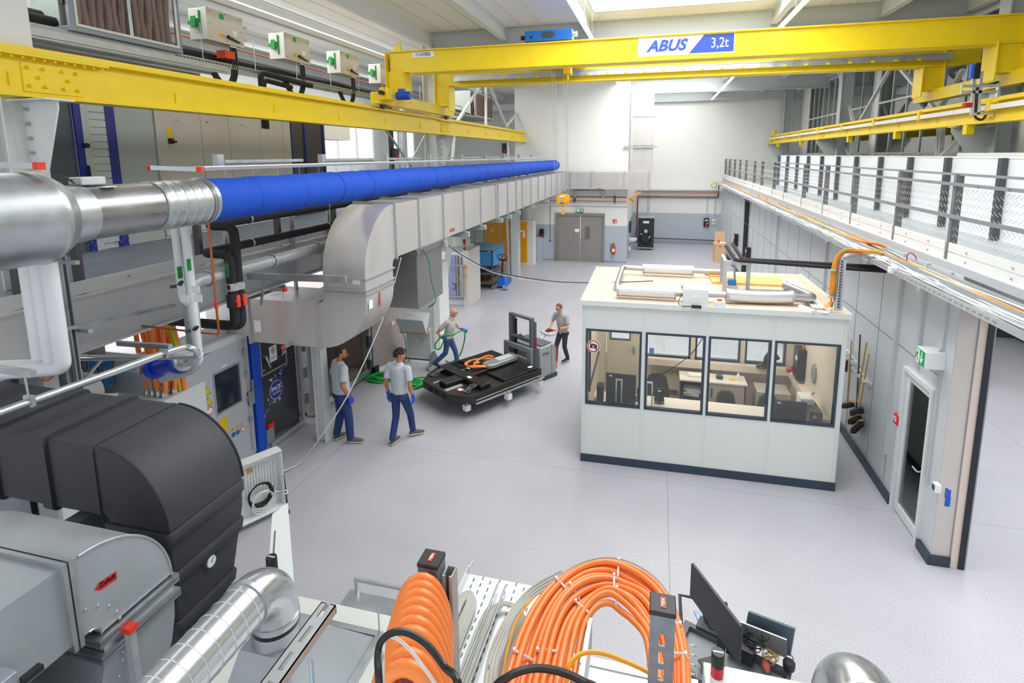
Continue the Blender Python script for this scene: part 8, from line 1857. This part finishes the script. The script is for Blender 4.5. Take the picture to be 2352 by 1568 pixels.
b=MB(); b.tube([TM@V((-.02,-.08,.92)),TM@V((-.12,.14,1.08)),TM@V((.05,.2,1.08))],.018,8); obj('push_handle',b,DGR,t)
each('castor',[(.05,-.05),(Ln-.06,-.05),(.05,-.45),(Ln-.06,-.45)],lambda b,p:b.cyl(TM@V((p[0]-.015,p[1],.06)),TM@V((p[0]+.02,p[1],.06)),.06),BLK,t)
def on(u,v,z=.95): return P(u,v,z=z)
ma=P(1587,1293,z=1.72); mb_=P(1700,1440,z=1.72); zb1=ZAT(1600,1372,ma.x,ma.y)
t2=thing('monitor','large black monitor seen from behind on the equipment cart','monitor',((ma+mb_)/2+V((0,0,-.7))))
b=MB(); up=V((0,0,1)); dn_=mb_-ma; nn=V((dn_.y,-dn_.x,0)).normalized()
zb1=max(zb1,1.32)
b.add([p+q+V((0,0,z)) for p in (ma,mb_) for q in (V((0,0,0)),-nn*.03) for z in (0,zb1-1.72)],[(0,1,3,2),(4,6,7,5),(0,4,5,1),(2,3,7,6),(0,2,6,4),(1,5,7,3)]); sn=obj('screen',b,mat('mon_black',''),t2,bevel=.006)
mm=(ma+mb_)/2; 
b=MB(); b.bar(mm-nn*.04+V((0,0,-.15)),mm-nn*.1+V((0,0,-.15)),.06,.06).bar(mm-nn*.1+V((0,0,-.12)),mm-nn*.1+V((0,0,-.76)),.07,.02,up=dn_.normalized()); b.cbox(mm-nn*.06+V((0,0,-.765)),.24,.2,.015,math.atan2(dn_.y,dn_.x)); obj('stand',b,BLK,t2)
p=mb_-dn_.normalized()*.06; b=MB(); b.bar(p-nn*.032+V((0,0,-.06)),p-nn*.032-dn_.normalized()*.06+V((0,0,-.06)),.004,.05); obj('sticker',b,LGR,sn)
t3=thing('laptop','open silver grey laptop lid beside the big monitor','laptop',on(1755,1490,1.0))
q=[P(1702,1429,z=1.2),P(1807,1470,z=1.2)]; r_=[P(1700,1466,z=.98),P(1808,1512,z=.98)]
b=MB(); n_=(q[1]-q[0]).cross(r_[0]-q[0]).normalized()*.012
b.loft([[q[0],q[1],r_[1],r_[0]],[q[0]+n_,q[1]+n_,r_[1]+n_,r_[0]+n_]],smooth=False); ld=obj('lid',b,mat('lid_silver','#9b9ea0',.35,.5),t3)
b=MB(); m_=(q[0]+q[1]+r_[0]+r_[1])/4; b.tube([m_-n_*.3+(q[1]-q[0]).normalized()*.028*math.cos(a)+(r_[0]-q[0]).normalized()*.018*math.sin(a) for a in [2*PI*i/16 for i in range(16)]],.002,4,closed=True); obj('ring_logo',b,MGR,ld)
t4=thing('tablet_screen','dark framed tablet screen leaning behind the silver laptop','tablet',on(1765,1450,1.0))
q=[P(1712,1411,z=1.24),P(1819,1452,z=1.24)]; r_=[P(1702,1466,z=1.0),P(1808,1514,z=1.0)]
dd_=V((.03,.04,0))
b=MB(); b.loft([[q[0]+dd_,q[1]+dd_,r_[1]+dd_,r_[0]+dd_],[q[0]+dd_*1.5,q[1]+dd_*1.5,r_[1]+dd_*1.5,r_[0]+dd_*1.5]],smooth=False); obj('screen',b,mat('tablet_blue','#596977',.3),t4)
for k,(u,v,l) in enumerate(((1690,1492,'left'),(1715,1508,'right'))):
    p=on(u,v); b=MB(); b.cbox(p+V((0,0,.06)),.13,.16,.13,math.atan2(dx_.y,dx_.x)); obj('black_box',b,BLK,label='small open black box on the equipment cart, %s one'%l,cat='box',bevel=.004)
def messy(u,v,r,n,rr,mt,lab,seed,z=.97):
    p=P(u,v,z=z); b=MB(); RN.seed(seed)
    for i in range(n):
        ph=RN.random()*6; q=r*RN.uniform(.6,1); o_=(RN.uniform(-.3,.3)*r,RN.uniform(-.3,.3)*r)
        b.tube([(p.x+o_[0]+q*math.cos(a)*(1+.25*math.sin(a+ph)),p.y+o_[1]+q*.8*math.sin(a),z+.01+.012*i+.015*math.sin(2*a+ph)) for a in [2*PI*k/22 for k in range(22)]],rr,5,closed=True)
    obj('cable_tangle',b,mt,label=lab,cat='cable')
messy(1640,1430,.12,8,.005,BLK,'tangled black cables under the big monitor stand',1)
messy(1732,1478,.1,7,.004,BLK,'tangled dark cables in front of the silver laptop',2,1.05)
messy(1768,1518,.06,6,.004,mat('cable_tan','#b9a06f',.6),'small tan cord coil at the right end of the equipment cart',3)
p=on(1640,1448); b=MB(); b.cbox(p+V((0,0,.02)),.3,.14,.02,math.atan2(dx_.y,dx_.x)); kb=obj('keyboard',b,DGR,label='dark keyboard lying behind the monitor stand on the equipment cart',cat='keyboard')
p=on(1630,1425); b=MB(); b.cbox(p+V((0,0,.015)),.24,.2,.02,.3); obj('papers',b,mat('paper_blue','#b4c9e2',.7),label='pale blue papers below the cables on the equipment cart',cat='papers')
p=on(1779,1507); b=MB(); b.tube([(p.x+.05*math.cos(a),p.y+.025*math.sin(a),.99) for a in [2*PI*i/16 for i in range(16)]],.01,6,closed=True); obj('yellow_strap',b,mat('strap_yellow','#e0d51a',.5),label='yellow ring strap at the right end of the equipment cart',cat='strap')
p=on(1758,1535); b=MB(); b.ball(p+V((0,0,.03)),.06,(.6,1.3,.5),12); obj('red_pouch',b,mat('pouch','#a14a3e',.7),label='rust red pouch on the equipment cart end',cat='pouch')
p=P(1812,1530,z=1.0); b=MB(); b.lathe([(.045,-.02),(.05,0),(.05,.04),(.04,.05)],c=p,n=18); wb=obj('webcam',b,BLK,label='round black speaker puck hanging at the right end of the equipment cart',cat='speaker')
b=MB(); b.tube(smoothpts([P(1812,1500,z=1.05),P(1822,1512,z=1.02),P(1816,1526,z=1.0)]),.004); obj('puck_cable',b,BLK,label='thin cable from the laptop to the black puck',cat='cable')
# ================= LIGHT =================
w=bpy.data.worlds.new('w'); sc.world=w; w.use_nodes=True
bg=w.node_tree.nodes['Background']; bg.inputs[0].default_value=(.93,.96,1,1); bg.inputs[1].default_value=1.35
def area(name,loc,rot,sx,sy,p,col=(1,1,1)):
    l=bpy.data.lights.new(name,'AREA'); l.shape='RECTANGLE'; l.size=sx; l.size_y=sy; l.energy=p; l.color=col
    o=bpy.data.objects.new(name,l); COL.objects.link(o); o.location=loc; o.rotation_euler=rot; return o
for n,(x0,x1,y0,y1) in enumerate(SK):
    area('skylight_daylight',((x0+x1)/2,(y0+y1)/2,9.72),(0,0,0),x1-x0-.3,y1-y0-.3,(y1-y0)*(36 if n<2 else 16),(1,.99,.97))
sc.view_settings.view_transform='Standard'; sc.view_settings.look='None'; sc.view_settings.gamma=1; sc.view_settings.use_curve_mapping=False
sc.view_settings.exposure=0.0
sc.cycles.max_bounces=7; sc.cycles.diffuse_bounces=4; sc.cycles.glossy_bounces=3; sc.cycles.transparent_max_bounces=10; sc.cycles.caustics_reflective=False; sc.cycles.caustics_refractive=False
area('neighbour_hall_fill',(7,8,3.85),(0,0,0),4,14,420)  # added fill that brightens the dark neighbouring hall, not a fixture
area('under_mezzanine_fill',(-9.5,10,3.75),(0,0,0),3,16,520)  # unseen fill light put in beneath the left platform
area('mezzanine_fill',(-10,14,9.0),(0,0,0),4,24,1300)  # fill added above the left platform to lift its dark area
area('glazed_bay_fill',(10,14,9.0),(0,0,0),3,28,350)  # extra fill light added to brighten the bay behind the right glazing
area('cabin_fill',(.85,10.6,2.85),(0,0,0),3.2,1.6,60,(1,.95,.86))  # invisible fill added because the cabin interior came out dark
